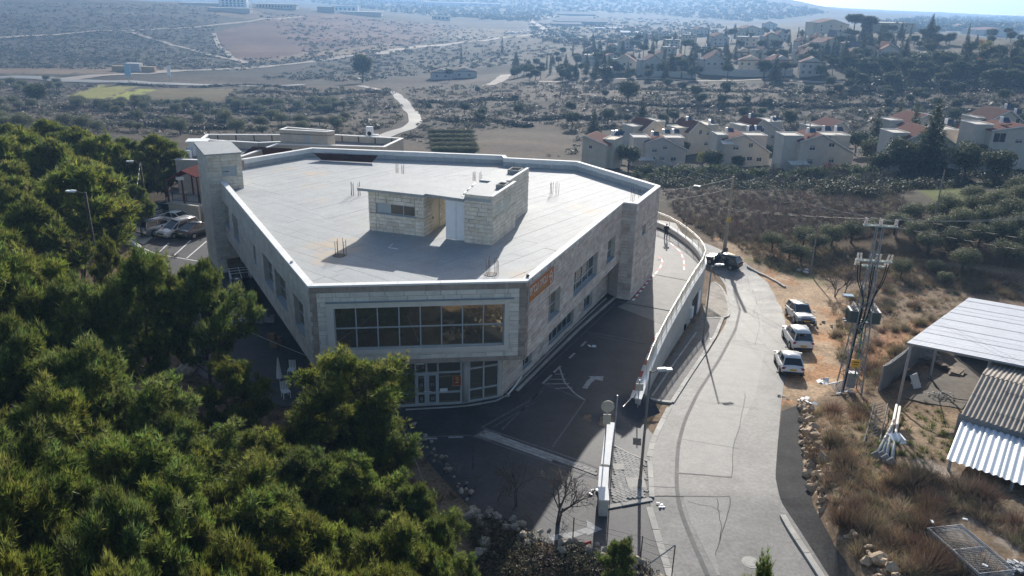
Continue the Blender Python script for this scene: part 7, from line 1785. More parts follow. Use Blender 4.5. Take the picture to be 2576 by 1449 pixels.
PROT['umbrella'] = ('umbrella_pine', crown_proto([((x, y, z*.5+4.6), (a, b, c*.8)) for (x, y, z), (a, b, c) in bush_puffs(2.8, 3.2, 20, 80, .2)], 300, .2, (.045, .058, .03), 'needle', seed=80), stem(5, .2), 7.5)
PROT['orange'] = ('autumn_tree', crown_proto([((x, y, z+1.2), q) for (x, y, z), q in bush_puffs(2.2, 3.4, 18, 90, .3)], 110, .14, (.30, .12, .035), seed=90), branchy(1.6, .12, 4), 5)
PROT['yellow'] = ('autumn_tree', crown_proto([((x, y, z+1.2), q) for (x, y, z), q in bush_puffs(2.0, 3.6, 18, 91, .3)], 130, .14, (.17, .17, .03), seed=91), branchy(1.6, .12, 5), 5)
PROT['russet'] = ('autumn_shrub', crown_proto(bush_puffs(1.5, 2.2, 12, 92, .3), 130, .12, (.17, .05, .04), seed=92), branchy(.8, .08, 6), 2.6)
PROT['palm'] = ('palm_tree', crown_proto([((0, 0, 6.2), (1.6, 1.6, .9))], 130, .3, (.06, .075, .03), 'needle', seed=93), stem(6, .22), 7)
def bare_proto(H, seed, depth=5, spread=.55, twig=1.0, r0=.075):
    q = np.random.default_rng(seed); b = MB()
    def grow(p, d, L, r, k):
        e = p+d*L; b.tube(p, e, r, r*.72, n=5 if k > 2 else 3, cap=False)
        if k == 0: return
        for _ in range(3 if k > 1 else 3):
            nd = unit(d+spread*q.normal(size=3)+np.array([0, 0, .10])); grow(p+(e-p)*q.uniform(.55, 1), nd, L*q.uniform(.6, .85), max(.006, r*.62), k-1)
    for s_ in range(2 if depth > 4 else 1): grow(np.array([.1*s_, 0, -.2]), unit(np.array([q.uniform(-.25, .25), q.uniform(-.25, .25), 1])), H*.30, r0, depth)
    o = b.build('bare_branches', M_bare); me = o.data; bpy.data.objects.remove(o); return me
for k in range(2): PROT['bare%d' % k] = ('bare_tree', bare_proto(4.6, 100+k, 5), None, 4.6)
PROT['bare2'] = ('bare_tree', bare_proto(5.5, 107, 4, .45, r0=.12), None, 5.5)
PROT['bshrub'] = ('bare_shrub', bare_proto(2.2, 111, 4, .7, r0=.035), None, 2.0)
def bare(kind, p, s, yaw, label, group=None, name=None, cat='tree'):
    nm, me, _, _ = PROT[kind]; o = bpy.data.objects.new(name or nm, me); COL.objects.link(o); o.location = tuple(p); o.scale = (s, s, s); o.rotation_euler = (0, 0, yaw); return tag(o, label, cat, group)
# --- pines of the stand in front and left: (top x, top y, distance, spread factor)
def pine_at(px, py, d, wd, label, kind=None, group=None):
    top = atd(px, py, d); g = gz(top[0], top[1]); h = max(1.5, top[2]-g); k = kind or ('pine%d' % random.randrange(4)); s = h/8.0
    t = add_tree(k, (top[0], top[1], g), 1.0, random.uniform(0, 6.28), label, group=group); f = wd/2.9; t.scale = (f, f, s*1.02); return t
uniq_pines = [(898, 868, 36.5, 3.4, 'bushy pine standing in front of the glass entrance', 'pine0'), (800, 965, 34.8, 2.8, 'shorter pine crowding the left side of the bushy front pine', 'pine2'), (925, 1010, 34.6, 2.0, 'shorter pine crowding the right side of the bushy front pine', 'pine3'), (335, 618, 47, 2.9, 'tall spreading pine with dark forked trunk before the shaded yard', 'pine1'), (482, 655, 46, 2.5, 'tall pine leaning over the shaded yard beside the blue hatchback', 'pine3'), (590, 905, 40.5, 2.1, 'short pine beside the pale boulder at the yard edge', 'pine2'),
              (160, 402, 76, 4.6, 'big bright green round pine left of the parking lot', 'fpine0'), (338, 462, 88, 1.3, 'small dense pine at the corner of the lot fence', 'fpine1'), (1562, 1352, 28.3, .9, 'small young pine sprig behind the dry stone wall at the road', 'pine3'), (1948, 1420, 20.0, 1.3, 'young pine tip poking up beside the road at the manhole', 'pine1'), (262, 585, 58, 1.4, 'slender pine by the dark lamp pole', 'pine2')]
for a in uniq_pines: pine_at(*a)
gp = 'pines of the stand in front of the building'
for (px, py, d, wd) in ((90, 620, 48, 3.9), (-40, 650, 45, 3.8), (225, 690, 45, 2.9), (10, 800, 38, 3.2), (170, 850, 37, 3.3), (330, 945, 35.5, 2.8), (60, 985, 32, 3.2), (-80, 1030, 30, 2.8),
                        (420, 1072, 32.5, 2.7), (655, 1062, 32.5, 2.5), (255, 1100, 29, 3.0), (110, 1180, 26.5, 2.6), (545, 1150, 28, 2.8), (775, 1115, 30, 2.6), (-50, 1210, 25, 2.6), (910, 1175, 28.5, 2.2), (385, 1225, 25, 2.6), (670, 1230, 25.5, 2.5),
                        (1005, 1225, 28, 1.6), (220, 1300, 22.5, 2.4), (830, 1270, 24.5, 2.3), (510, 1330, 22, 2.3), (60, 1350, 21, 2.2), (975, 1310, 24, 2.1), (1075, 1295, 26, 1.35), (350, 1400, 20, 2.1), (700, 1370, 21.5, 2.2), (860, 1420, 20.5, 2.0), (1050, 1400, 22.5, 1.6), (180, 1440, 19, 1.9), (570, 1450, 19.5, 1.9), (1130, 1410, 23.5, 1.0)):
    t = pine_at(px, py, d, wd, 'green pine at the edge of the stand beside the stones and bare shrubs' if px > 950 else 'tall green pine at the back of the stand below the parking lot' if py < 960 else 'green pine in the middle of the dense front stand', group=gp)
    t.rotation_euler = (random.uniform(-.12, .12), random.uniform(-.12, .12), random.uniform(0, 6.28)); k_ = random.uniform(.85, 1.15); t.scale[0] *= k_; t.scale[1] /= k_
gp2 = 'pines behind the parking lot'
for (px, py, d, wd) in ((60, 325, 104, 4.6), (-40, 330, 100, 4.4), (180, 322, 108, 4.2), (265, 335, 100, 4.0), (395, 338, 104, 3.9), (330, 345, 112, 3.6), (110, 350, 92, 3.8), (230, 400, 92, 3.4), (300, 380, 102, 3.2), (20, 410, 84, 4.0), (-50, 420, 80, 3.8), (60, 500, 66, 3.0), (-20, 540, 60, 3.2), (10, 470, 72, 3.0), (120, 300, 118, 4.0), (20, 310, 120, 4.2)):
    pine_at(px, py, d, wd, 'dark green pine in the grove behind the parking lot', 'fpine%d' % random.randrange(3), gp2)
# --- olive grove on the right
go = 'olive trees of the right hand grove'
for (px, py, s) in ((1940, 632, 1.05), (1985, 655, .95), (2015, 660, .9), (2050, 640, 1.1), (2090, 620, 1.2), (2140, 610, 1.2), (2020, 620, 1.1), (2265, 700, .95), (2375, 715, .6), (2420, 690, 1.25), (2350, 690, .7), (2525, 672, 1.3), (2300, 612, 1.25), (2360, 600, 1.3), (2420, 590, 1.35), (2480, 580, 1.35), (2540, 565, 1.4), (2330, 640, 1.2), (2400, 632, 1.2), (2460, 622, 1.2), (2520, 610, 1.25), (2570, 600, 1.3), (2450, 550, 1.3), (2510, 540, 1.4), (2565, 530, 1.4), (2580, 640, 1.2), (2250, 590, 1.2), (2200, 600, 1.1), (2290, 565, 1.2), (2350, 560, 1.2), (2440, 520, 1.2), (2380, 545, 1.3), (2560, 500, 1.3)):
    p = gnd(px, py); add_tree('olive%d' % random.randrange(3), p, s*.78, random.uniform(0, 6.28), ('grey green olive tree in the clump beside the thin bare metal pole' if px < 2220 else 'grey green olive tree in the grove behind the pylon and shed'), group=go)
for (px, py, k, s, lab) in ((2122, 742, 'bare1', .9, 'leafless shrub tree at the dirt edge left of the pylon'), (2100, 748, 'bare0', .85, 'bare dark sapling beside the leafless shrub tree by the dirt edge'), (2445, 740, 'bare2', .35, 'gnarled pruned stump tree among the olives, left one'), (2500, 738, 'bare2', .4, 'gnarled pruned stump beside the white shed roof'), (2390, 725, 'bare2', .33, 'short gnarled stump right of the small olive')):
    bare(k, gnd(px, py), s, random.uniform(0, 6), lab)
bare('bare0', at(1400, 1318), .95, .5, 'spreading leafless tree over the dry stone wall at the forecourt'); bare('bare1', at(1300, 1275), .75, 2.0, 'small leafless tree left of the spreading one at the forecourt wall')
for (px, py, s) in ((1190, 1235, .9), (1150, 1205, .8), (1250, 1262, .9), (1110, 1180, .7), (1340, 1320, .7)): bare('bshrub', at(px, py), s, random.uniform(0, 6), 'grey leafless shrub along the forecourt wall', 'leafless shrubs along the forecourt wall', cat='shrub')
# --- trees and hedges round the near houses
def T(kind, px, py, s, label, group=None, sz=None, cat='tree'): return add_tree(kind, gnd(px, py), s, random.uniform(0, 6.28), label, group=group, sz=sz, cat=cat)
for a in (('cedar', 1492, 352, .95, 'dark cedar behind the narrow stone house'), ('cypress', 1675, 330, 1.1, 'pointed conifer behind the gabled house with two slopes'), ('cedar', 1612, 322, 1.05, 'broad dark conifer behind the laurel duplex'), ('tree1', 1640, 330, .7, 'round green tree between two conifers behind the near row'), ('cedar', 2325, 446, 1.5, 'very large dark conifer hiding the house with the blue awning'), ('tree0', 2262, 452, 1.35, 'big grey green tree left of the very large conifer'), ('spruce', 2285, 392, 1.25, 'tall thin spruce behind the large grey green tree'), ('spruce', 2195, 380, 1.15, 'spruce rising behind the round green trees'), ('tree2', 2150, 392, 1.1, 'wide dark green pine like tree between second row houses'),
          ('cypress', 2075, 425, .85, 'thin dark cypress against the white ridge vent house'), ('cypress', 2016, 372, .9, 'pointed green cypress between second row houses, left of two'), ('cypress', 2029, 374, .8, 'pointed green cypress between second row houses, right of two'), ('orange', 2425, 380, 1.3, 'bright orange autumn tree beside the dark red roof'), ('yellow', 2480, 335, 1.1, 'yellow green treetop behind the end houses'), ('spruce', 2380, 388, .85, 'spruce right of the very large conifer'), ('tree2', 2445, 430, 1.0, 'dark green tree beside the tall end house'), ('yellow', 1970, 425, .8, 'yellowish tree between the hedge duplex and the cypress house'),
          ('russet', 2085, 445, 1.3, 'russet shrub under the cypress house'), ('russet', 1995, 428, 1.0, 'dull red shrub beside the yellowish tree'), ('tree0', 1545, 420, 1.0, 'dark tree in front of the narrow stone house'), ('yellow', 1765, 425, .85, 'olive yellow shrub tree between the two duplexes'), ('tree1', 1855, 428, .6, 'round clipped tree before the hedge duplex'), ('umbrella', 1130, 205, 1.0, 'umbrella pine by the valley road end')): T(*a)
gh = 'dark shrubs of the hedge below the near houses'
for k in range(46):
    px = 1600+k*13+random.uniform(-6, 6); py = 440+random.uniform(-8, 16)+.02*(px-1600)
    if 2320 < px < 2420: continue
    T('bush%d' % (k % 2), min(px, 2190) if px > 2190 else px, py, random.uniform(.9, 1.5), 'dark green shrub in the garden hedge below the near houses', gh, cat='shrub')
for a in (('tree2', 2212, 452, 1.0, 'dense dark tree filling the gap left of the big grey green tree'), ('tree1', 2190, 420, 1.1, 'round dark tree at the corner of the white ridge vent house'), ('tree1', 1790, 432, .9, 'dark garden tree between the two duplexes'), ('tree2', 1580, 428, 1.1, 'dark leafy tree between the narrow house and the laurel duplex'), ('tree0', 2420, 455, 1.2, 'dark tree in front of the tall end house'), ('tree1', 2500, 462, 1.0, 'round dark tree below the tall end house'), ('spruce', 2250, 352, 1.2, 'thin tall conifer in the field edge above the second row'), ('cypress', 1965, 392, .9, 'dark cypress between the hedge duplex and second row')): T(*a)
gv = 'trees around the near houses'
for k in range(26):
    px = random.uniform(1560, 2576); py = random.uniform(352, 412)
    T(random.choice(('tree0', 'tree1', 'tree2', 'bush0')), px, py, random.uniform(.45, .8), 'small garden tree among the near houses', gv)
for k in range(24): bare('bare%d' % (k % 3), gnd(random.uniform(1660, 2250), random.uniform(455, 478)), random.uniform(.5, 1.0), random.uniform(0, 6), 'bare grey tree at the shaded edge of the vineyard', 'bare trees along the vineyard edge')
for (px, py, s, lab) in ((2215, 425, 1.5, 'tall bare grey tree beside the big grey green tree'), (2420, 340, 1.5, 'tall bare tree behind the orange tree'), (2020, 436, .9, 'bare reddish tree in front of the white ridge vent house')): bare('bare1', gnd(px, py), s, 1.0, lab)
# vineyard stakes: rows of bare vines
vy = MB()
gvn = 'vines of the bare vineyard behind the drive'
vin = bare_proto(1.1, 120, 3, .8, r0=.05)
nv = 0
for r_i in range(11):
    for c_i in range(22):
        px = 1680+c_i*27+r_i*6+random.uniform(-5, 5); py = 490+r_i*11+random.uniform(-2.5, 2.5)+.012*(px-1680)
        if px > 2250-(r_i*14) or (px < 1790 and py > 565): continue
        p = gnd(px, py); o = bpy.data.objects.new('bare_vine', vin); COL.objects.link(o); o.location = tuple(p); s = random.uniform(1.1, 1.9); o.scale = (s, s, s); o.rotation_euler = (0, 0, random.uniform(0, 6)); tag(o, 'leafless vine in the vineyard behind the drive', 'vine', gvn); nv += 1
# --- middle valley trees
T('tree1', 1580, 262, 1.55, 'single round green tree in the brown valley field')
T('tree0', 912, 208, 2.6, 'large dark eucalyptus beside the valley lane', sz=3.0)
T('tree1', 95, 268, 1.5, 'dark round tree in the valley beyond the pines')
T('cypress', 1160, 160, 1.7, 'lone dark cypress above the valley road end'); T('cypress', 1263, 135, 1.7, 'lone dark cypress at the left edge of the far village')
gm = 'scattered trees on the valley floor'
for k in range(70):
    px = random.uniform(900, 2576); py = random.uniform(222, 330) if px > 1450 else random.uniform(225, 340)
    if 985 < px < 1060: continue
    T(random.choice(('tree0', 'tree1', 'tree2', 'bush0')), px, py, random.uniform(.45, .95), 'small dark tree scattered over the brown valley floor', gm)
gw = 'young olive trees in rows behind the roof'
for r_i in range(5):
    for c_i in range(9): T('olive%d' % random.randrange(3), 1085+c_i*12+r_i*3+random.uniform(-2, 2), 345+r_i*12, .75, 'young olive tree in the planted rows behind the roof parapet', gw)
go2 = 'olive trees in the left valley terraces'
for k in range(130):
    px = random.uniform(-60, 900); py = random.choice((random.uniform(205, 240) if px < 150 else random.uniform(264, 285), random.uniform(265, 345)))
    T('olive%d' % random.randrange(3), px, py, random.uniform(.8, 1.5), 'small olive tree on the left valley terraces', go2)
# --- far village trees
gt = 'trees among the far houses'
for k in range(220):
    px = random.uniform(1290, 2576); top_y = np.interp(px, [1290, 1500, 1900, 2150, 2576], [165, 120, 75, 85, 90]); py = random.uniform(top_y, 205)
    kd = random.choice(('tree0', 'tree1', 'tree2', 'umbrella', 'cedar', 'tree0'))
    T(kd, px, py, random.uniform(.7, 1.25), {'umbrella': 'flat topped umbrella pine among the houses of the far village', 'cedar': 'dark cone shaped conifer among the houses of the far village'}.get(kd, 'dark round leafy tree among the houses of the far village'), gt)
gc = 'cypresses in the far village'
for k in range(34):
    px = random.uniform(1350, 2450); top_y = np.interp(px, [1290, 1500, 1900, 2150, 2576], [160, 118, 78, 88, 95]); T('cypress', px, random.uniform(top_y, 190), random.uniform(.9, 1.6), 'slim dark cypress rising between far village houses', gc)
for k in range(70): T(random.choice(('cedar', 'spruce', 'umbrella')), random.uniform(1450, 2200), random.uniform(95, 205), random.uniform(.6, 1.2), 'dark evergreen filling a garden of the far village', 'evergreens in the far village gardens')
for k in range(10): T(random.choice(('yellow', 'orange')), random.uniform(1500, 2500), random.uniform(100, 190), random.uniform(.6, 1.0), 'yellowing tree in the far village', 'yellowing trees in the far village')
T('umbrella', 2145, 95, 2.0, 'group forming tall pine crown on the ridge beside the twin gabled block', sz=1.9); T('umbrella', 2180, 98, 2.0, 'broad tall pine on the ridge right of the twin gabled block', sz=1.8); T('cedar', 2335, 110, 1.6, 'tall pointed conifer on the right ridge'); T('umbrella', 1840, 105, 1.3, 'umbrella pine on the ridge behind the far houses'); T('yellow', 2475, 150, 1.6, 'tall yellow green poplar above the green lawn'); bare('bare1', gnd(2528, 155), 2.2, 0, 'large bare tree on the green lawn of the far hill')
gs = 'trees of the dark wooded slope below the far village'
for k in range(55):
    px = random.uniform(2130, 2620); py = random.uniform(160, 222); T(random.choice(('tree0', 'tree2', 'tree1')), px, py, random.uniform(.8, 1.3), 'dense dark tree on the wooded slope right of the far houses', gs)

FIELDS = [[(2185, 1175), (2200, 1020), (2265, 1020), (2275, 1120), (2255, 1185)], [(2330, 1295), (2430, 1290), (2590, 1400), (2590, 1449), (2450, 1440)], [(160, 245), (250, 214), (400, 220), (595, 222), (560, 260), (250, 254)], [(975, 225), (1010, 225), (1060, 300), (1040, 340), (900, 362), (870, 350), (1000, 315), (1010, 290)], [(1200, 330), (1390, 312), (1450, 345), (1435, 392), (1200, 390)]]
def clear_(P_):
    q = proj(P_); k = np.ones(len(P_), bool)
    for f in FIELDS: k &= ~inpoly(q[:, 0], q[:, 1], f)
    return P_[k]
# ------------------------------------------------------------------ stuff: scrub, dry grass, far woods
def scatter(name, pts, sizes, nblade, ln, wd, col, m, label, kind='blade', flat=.6, cvar=.35, up_=.6):
    n = len(pts); P_ = np.repeat(pts, nblade, 0); s = np.repeat(sizes, nblade)[:, None]; d = rdir(n*nblade); d[:, 2] = np.abs(d[:, 2])
    tint = np.repeat(np.array(col)*rng.uniform(.7, 1.3, (n, 1))*(1+rng.normal(0, .08, (n, 3))), nblade, 0)
    if kind == 'blade':
        q = P_+d*np.array([1, 1, .15])*s*.3*rng.uniform(0, 1, (len(P_), 1)); dr = unit(d+np.array([0, 0, up_])); V, T_, C_ = blades(q, dr, 1.0, 1.0, (1, 1, 1), 0)
        side = unit(np.cross(dr, rdir(len(q)))); L_ = ln*s*rng.uniform(.5, 1.2, (len(q), 1)); V = np.stack([q-side*wd*s/2, q+side*wd*s/2, q+dr*L_], 1).reshape(-1, 3); C_ = np.repeat(tint*rng.uniform(1-cvar, 1+cvar, (len(q), 1)), 3, 0)
    else:
        rr = rng.uniform(.3, 1, (len(P_), 1))**.5; q = P_+d*np.array([1, 1, flat])*s*rr; nn = unit(d+.8*rdir(len(q))); a = unit(np.cross(nn, rdir(len(q)))); b = np.cross(nn, a); z = ln*s
        V = np.stack([q-a*z, q+b*z*.7, q+a*z], 1).reshape(-1, 3); T_ = np.arange(len(V)).reshape(-1, 3); C_ = np.repeat(tint*rng.uniform(1-cvar, 1+cvar, (len(q), 1)), 3, 0)
    o = npmesh(name, V, T_, m, np.clip(C_, .004, 1)); return tag(o, label, None, kind='stuff')
def inregion(poly, n, dmin=12):
    poly = np.array(poly, float); out = []; lo, hi = poly.min(0), poly.max(0)
    while len(out) < n:
        q = rng.uniform(lo, hi, (n, 2)); q = q[inpoly(q[:, 0], q[:, 1], poly)]; out += list(q)
    return np.array([gnd(*p, dmin) for p in out[:n]])
bank = [(2045, 1040), (2180, 1000), (2215, 1180), (2400, 1200), (2576, 1330), (2576, 1449), (2280, 1449), (2170, 1420), (2110, 1330), (2075, 1240), (2045, 1130)]
pts = clear_(inregion(bank, 900)); scatter('dry_grass', pts, rng.uniform(.4, 1.1, len(pts)), 50, .65, .026, (.40, .31, .20), M_dry, 'dry brown grass and thistles over the stone bank')
pts = clear_(inregion(bank, 50)); scatter('dry_bushes', pts, rng.uniform(1.0, 2.0, len(pts)), 420, .6, .014, (.20, .145, .10), M_dry, 'dry brown bushes on the stone bank', up_=.9)
side_ = [(2080, 760), (2200, 700), (2420, 730), (2440, 760), (2290, 860), (2230, 960), (2190, 1000), (2120, 920), (2100, 860)]
pts = inregion(side_, 650); scatter('dry_grass', pts, rng.uniform(.4, 1.1, len(pts)), 30, .6, .028, (.36, .28, .18), M_dry, 'dry grass between the pylon and the white shed')
pts = inregion(side_, 60); scatter('dry_bushes', pts, rng.uniform(.9, 1.7, len(pts)), 300, .6, .016, (.22, .17, .115), M_dry, 'dry bushes beside the pylon', up_=.9)
pts = inregion([(2060, 1120), (2200, 1060), (2330, 1010), (2420, 1060), (2400, 1150), (2200, 1200), (2100, 1190)], 160); scatter('green_weeds', pts, rng.uniform(.3, .8, len(pts)), 50, .6, .03, (.10, .13, .03), M_leaf, 'green weeds among the dry bank grass')
mid_ = [(1830, 600), (2000, 600), (2560, 700), (2576, 760), (2400, 730), (2100, 700), (1980, 690), (1900, 660)]
pts = inregion(mid_, 1500); scatter('dry_grass', pts, rng.uniform(.5, 1.2, len(pts)), 26, .7, .03, (.21, .165, .10), M_dry, 'dry grass under the olive trees')
vyd = [(1665, 480), (2250, 480), (2330, 560), (2200, 600), (1850, 610), (1780, 590), (1700, 545)]
pts = inregion(vyd, 2600); scatter('vineyard_weeds', pts, rng.uniform(.6, 1.5, len(pts)), 26, .7, .03, (.15, .12, .095), M_dry, 'grey brown weeds over the vineyard floor')
pts = inregion([(0, 600), (420, 560), (520, 930), (760, 1090), (1000, 1070), (1250, 1340), (1650, 1449), (1000, 1449), (0, 1449)], 1300); scatter('forest_undergrowth', pts, rng.uniform(.4, 1.1, len(pts)), 34, .6, .022, (.13, .11, .06), M_dry, 'dry undergrowth below the pines')
pts = inregion([(1200, 1320), (1400, 1385), (1650, 1449), (1200, 1449)], 120); scatter('dark_bushes', pts, rng.uniform(.5, 1.1, len(pts)), 160, .09, 0, (.12, .105, .065), M_leaf, 'dark low bushes behind the dry stone wall', kind='leaf')
val = [(-100, 215), (980, 222), (1500, 205), (2576, 222), (2600, 350), (1480, 330), (1430, 400), (1000, 350), (440, 340), (-100, 330)]
pts = clear_(inregion(val, 6500, 110)); scatter('valley_scrub', pts, rng.lognormal(.1, .5, len(pts)).clip(.4, 4)*np.clip(np.linalg.norm(pts, axis=1)/350, .6, 1.3), 22, .30, 0, (.088, .080, .056), M_leaf, 'low dark scrub over the valley floor', kind='leaf', flat=.5)
# scrub gathered along the terrace edges
tl = []
for (a_, c_) in (((240, 262), (720, 262)), ((200, 272), (700, 288)), ((420, 285), (760, 276)), ((280, 300), (820, 308)), ((120, 318), (600, 322)), ((600, 235), (980, 236)), ((1060, 262), (1300, 250)), ((1500, 262), (2100, 268)), ((1320, 300), (1560, 296)), ((1100, 300), (1380, 318)), ((1480, 228), (2576, 232)), ((2100, 262), (2576, 285)), ((300, 216), (760, 220))):
    for f in np.linspace(0, 1, 150): tl.append((a_[0]+(c_[0]-a_[0])*f+random.uniform(-3, 3), a_[1]+(c_[1]-a_[1])*f+6*math.sin(f*9+a_[0])*.6+random.uniform(-1.2, 1.2)))
pts = clear_(np.array([gnd(*p, 110) for p in tl])); scatter('terrace_scrub', pts, rng.uniform(.9, 2.2, len(pts)), 40, .30, 0, (.055, .052, .042), M_leaf, 'dark scrub lining the valley terraces', kind='leaf', flat=.55)
hill = [(-100, 5), (560, 12), (540, 80), (590, 150), (900, 135), (600, 178), (-100, 170)]
pts = inregion(hill, 4600, 400); scatter('hillside_scrub', pts, rng.uniform(.8, 2.4, len(pts)), 12, .42, 0, (.062, .064, .045), M_leaf, 'low scrub over the far hillside', kind='leaf', flat=.4)
hill2 = [(640, 30), (1120, 60), (1330, 95), (1500, 120), (1300, 160), (900, 205), (640, 200), (800, 165)]
pts = inregion(hill2, 1500, 400); scatter('hillside_scrub', pts, rng.uniform(1.0, 3.0, len(pts)), 14, .42, 0, (.065, .066, .05), M_leaf, 'low scrub along the highway slope', kind='leaf', flat=.4)
wood = [(700, -5), (1500, -8), (1900, 0), (2100, 30), (1900, 55), (1500, 30), (1330, 55), (1100, 42), (900, 20)]
pts = inregion(wood, 2600, 900); dd_ = np.linalg.norm(pts, axis=1); scatter('far_woods', pts, rng.uniform(3, 7, len(pts)), 22, .40, 0, (.05, .06, .04), M_leaf, 'distant woods on the hazy hills', kind='leaf', flat=.9)
wood2 = [(2190, 62), (2300, 48), (2576, 42), (2600, 75), (2300, 80)]
pts = inregion(wood2, 900, 900); scatter('far_woods', pts, rng.uniform(4, 8, len(pts)), 26, .40, 0, (.05, .06, .04), M_leaf, 'wooded ridge at the far right', kind='leaf', flat=.9)

slope_ = [(2130, 165), (2300, 140), (2600, 160), (2620, 225), (2150, 215)]
pts = inregion(slope_, 900, 200); scatter('wooded_slope', pts, rng.uniform(1.6, 3.2, len(pts)), 70, .20, 0, (.05, .058, .034), M_leaf, 'dark undergrowth and woods covering the slope right of the far houses', kind='leaf', flat=.9)
belt = [(1600, 425), (1990, 432), (2300, 440), (2590, 440), (2590, 470), (2300, 475), (2230, 500), (1980, 482), (1650, 476)]
pts = inregion(belt, 520, 100); scatter('shrub_belt', pts, rng.uniform(.9, 2.0, len(pts)), 150, .12, 0, (.045, .05, .028), M_leaf, 'dark shrub belt between the near gardens and the vineyard', kind='leaf', flat=.9)

plain = [(1330, 60), (1500, 40), (1800, 55), (1850, 90), (1620, 105), (1480, 118), (1340, 100)]
pts = inregion(plain, 700, 500); scatter('plain_scrub', pts, rng.uniform(2, 5, len(pts)), 16, .42, 0, (.05, .056, .04), M_leaf, 'scrub and copses on the far plain', kind='leaf', flat=.5)
# ------------------------------------------------------------------ stones of the dry walls
M_rock = mat('tan_rock', (0.40, 0.31, 0.215), rough=.95, var=.22, scale=1.6, bump=.5, bscale=7, rand=.22, fine=.12)
M_rockp = mat('pale_rock', (0.33, 0.285, 0.225), rough=.95, var=.2, scale=1.6, bump=.5, bscale=7, rand=.2, fine=.12)
def rock_mesh(seed):
    q = np.random.default_rng(seed); V = []; idx_ = {}
    for x in (-1, 0, 1):
        for y in (-1, 0, 1):
            for z in (-1, 0, 1):
                if (x, y, z) == (0, 0, 0): continue
                v = np.array([x, y, z], float); v = v/np.linalg.norm(v)*(.62+.38/1.0*max(abs(x), abs(y), abs(z))*.5)*q.uniform(.62, 1.22); idx_[(x, y, z)] = len(V); V.append(tuple(v*.62))
    F_ = []
    for ax in range(3):
        for s_ in (-1, 1):
            for a in (-1, 0):
                for c in (-1, 0):
                    def key(u, w_):
                        k = [0, 0, 0]; k[ax] = s_; k[(ax+1) % 3] = u; k[(ax+2) % 3] = w_; return idx_[tuple(k)]
                    f = [key(a, c), key(a+1, c), key(a+1, c+1), key(a, c+1)]; F_.append(f if s_ > 0 else f[::-1])
    me = bpy.data.meshes.new('rock'); me.from_pydata(V, [], F_); return me
RK = [rock_mesh(200+k) for k in range(6)]; RKP = [m_.copy() for m_ in RK]
for m_ in RK: m_.materials.append(M_rock)
for m_ in RKP: m_.materials.append(M_rockp)
def rock(p, s, par, meshes=RK):
    o = bpy.data.objects.new('stone', random.choice(meshes)); COL.objects.link(o); PW_(o, par)
    o.location = tuple(p); o.scale = (s*random.uniform(.8, 1.5), s*random.uniform(.7, 1.2), s*random.uniform(.5, 1.0)); o.rotation_euler = (random.uniform(-.8, .8), random.uniform(-.8, .8), random.uniform(0, 6))
bp_ = [gnd(*p) for p in ((2012, 1020), (2014, 1080), (2018, 1150), (2036, 1225), (2066, 1295), (2108, 1365), (2160, 1435), (2210, 1500))]
BL = resample(np.array(bp_)[:, :2], 160); sw = thing('stone_bank_wall', 'rough tan boulder wall holding the bank beside the dark asphalt strip', 'wall', (BL[80][0], BL[80][1], gz(BL[80][0], BL[80][1])))
Ls = np.linalg.norm(np.diff(BL, axis=0), axis=1).sum(); n_s = 0; zc_ = 0
for row in range(4):
    s_ = 0.0
    while s_ < Ls and n_s < 295:
        st_ = random.choice((random.uniform(.2, .4), random.uniform(.4, .75)))*(1.05-.08*row); f = s_/Ls; i_ = f*159; k = int(i_); p = BL[min(k, 159)]; hh_ = min(1, .45+1.2*f)
        if row/4 < hh_: 
            x = p[0]+.12+.20*row+random.uniform(-.16, .22); y = p[1]+random.uniform(-.1, .1); z = gz(p[0]-.4, p[1])+.10+.36*row*hh_+random.uniform(-.1, .1); rock((x, y, z), st_, sw); n_s += 1
        s_ += st_*1.02
def rockline(pts, n, label, smin, smax, jit, meshes=RKP, rows=2, name='dry_stone_wall', cat='wall'):
    Q = resample(A_(*pts)[:, :2], 60); t = thing(name, label, cat, (Q[30][0], Q[30][1], 0))
    for k in range(n):
        p = Q[random.randrange(60)]+np.array([random.uniform(-jit, jit), random.uniform(-jit, jit)]); s_ = random.uniform(smin, smax); rock((p[0], p[1], gz(p[0], p[1])+s_*.25+random.uniform(0, .35)*(rows > 1)), s_, t, meshes)
rockline(((1215, 1300), (1300, 1345), (1400, 1382), (1500, 1405), (1600, 1440), (1680, 1475)), 95, 'tumbled dry stone wall below the bare trees at the entrance', .15, .5, .55)
rockline(((1010, 1058), (1060, 1110), (1110, 1165), (1190, 1265)), 34, 'line of pale stones along the forecourt edge beside the front pine', .12, .34, .3)
rockline(((1195, 1290), (1215, 1340), (1225, 1400)), 12, 'big pale boulders beside the lowest pines and the bare shrubs', .4, .8, .4, rows=1, name='boulders', cat='boulders')
rockline(((455, 945), (495, 925)), 5, 'pale boulder group at the edge of the shaded yard', .6, 1.2, .3, rows=1, name='boulders', cat='boulders')
rockline(((280, 590), (255, 565), (300, 560)), 22, 'scattered stones behind the lot wall', .2, .5, .8, rows=1, name='stone_heap', cat='stones')
rockline(((2060, 745), (2130, 730), (2260, 705)), 26, 'loose stones at the scrub edge left of the pylon', .2, .45, .9, rows=1, name='stone_heap', cat='stones')
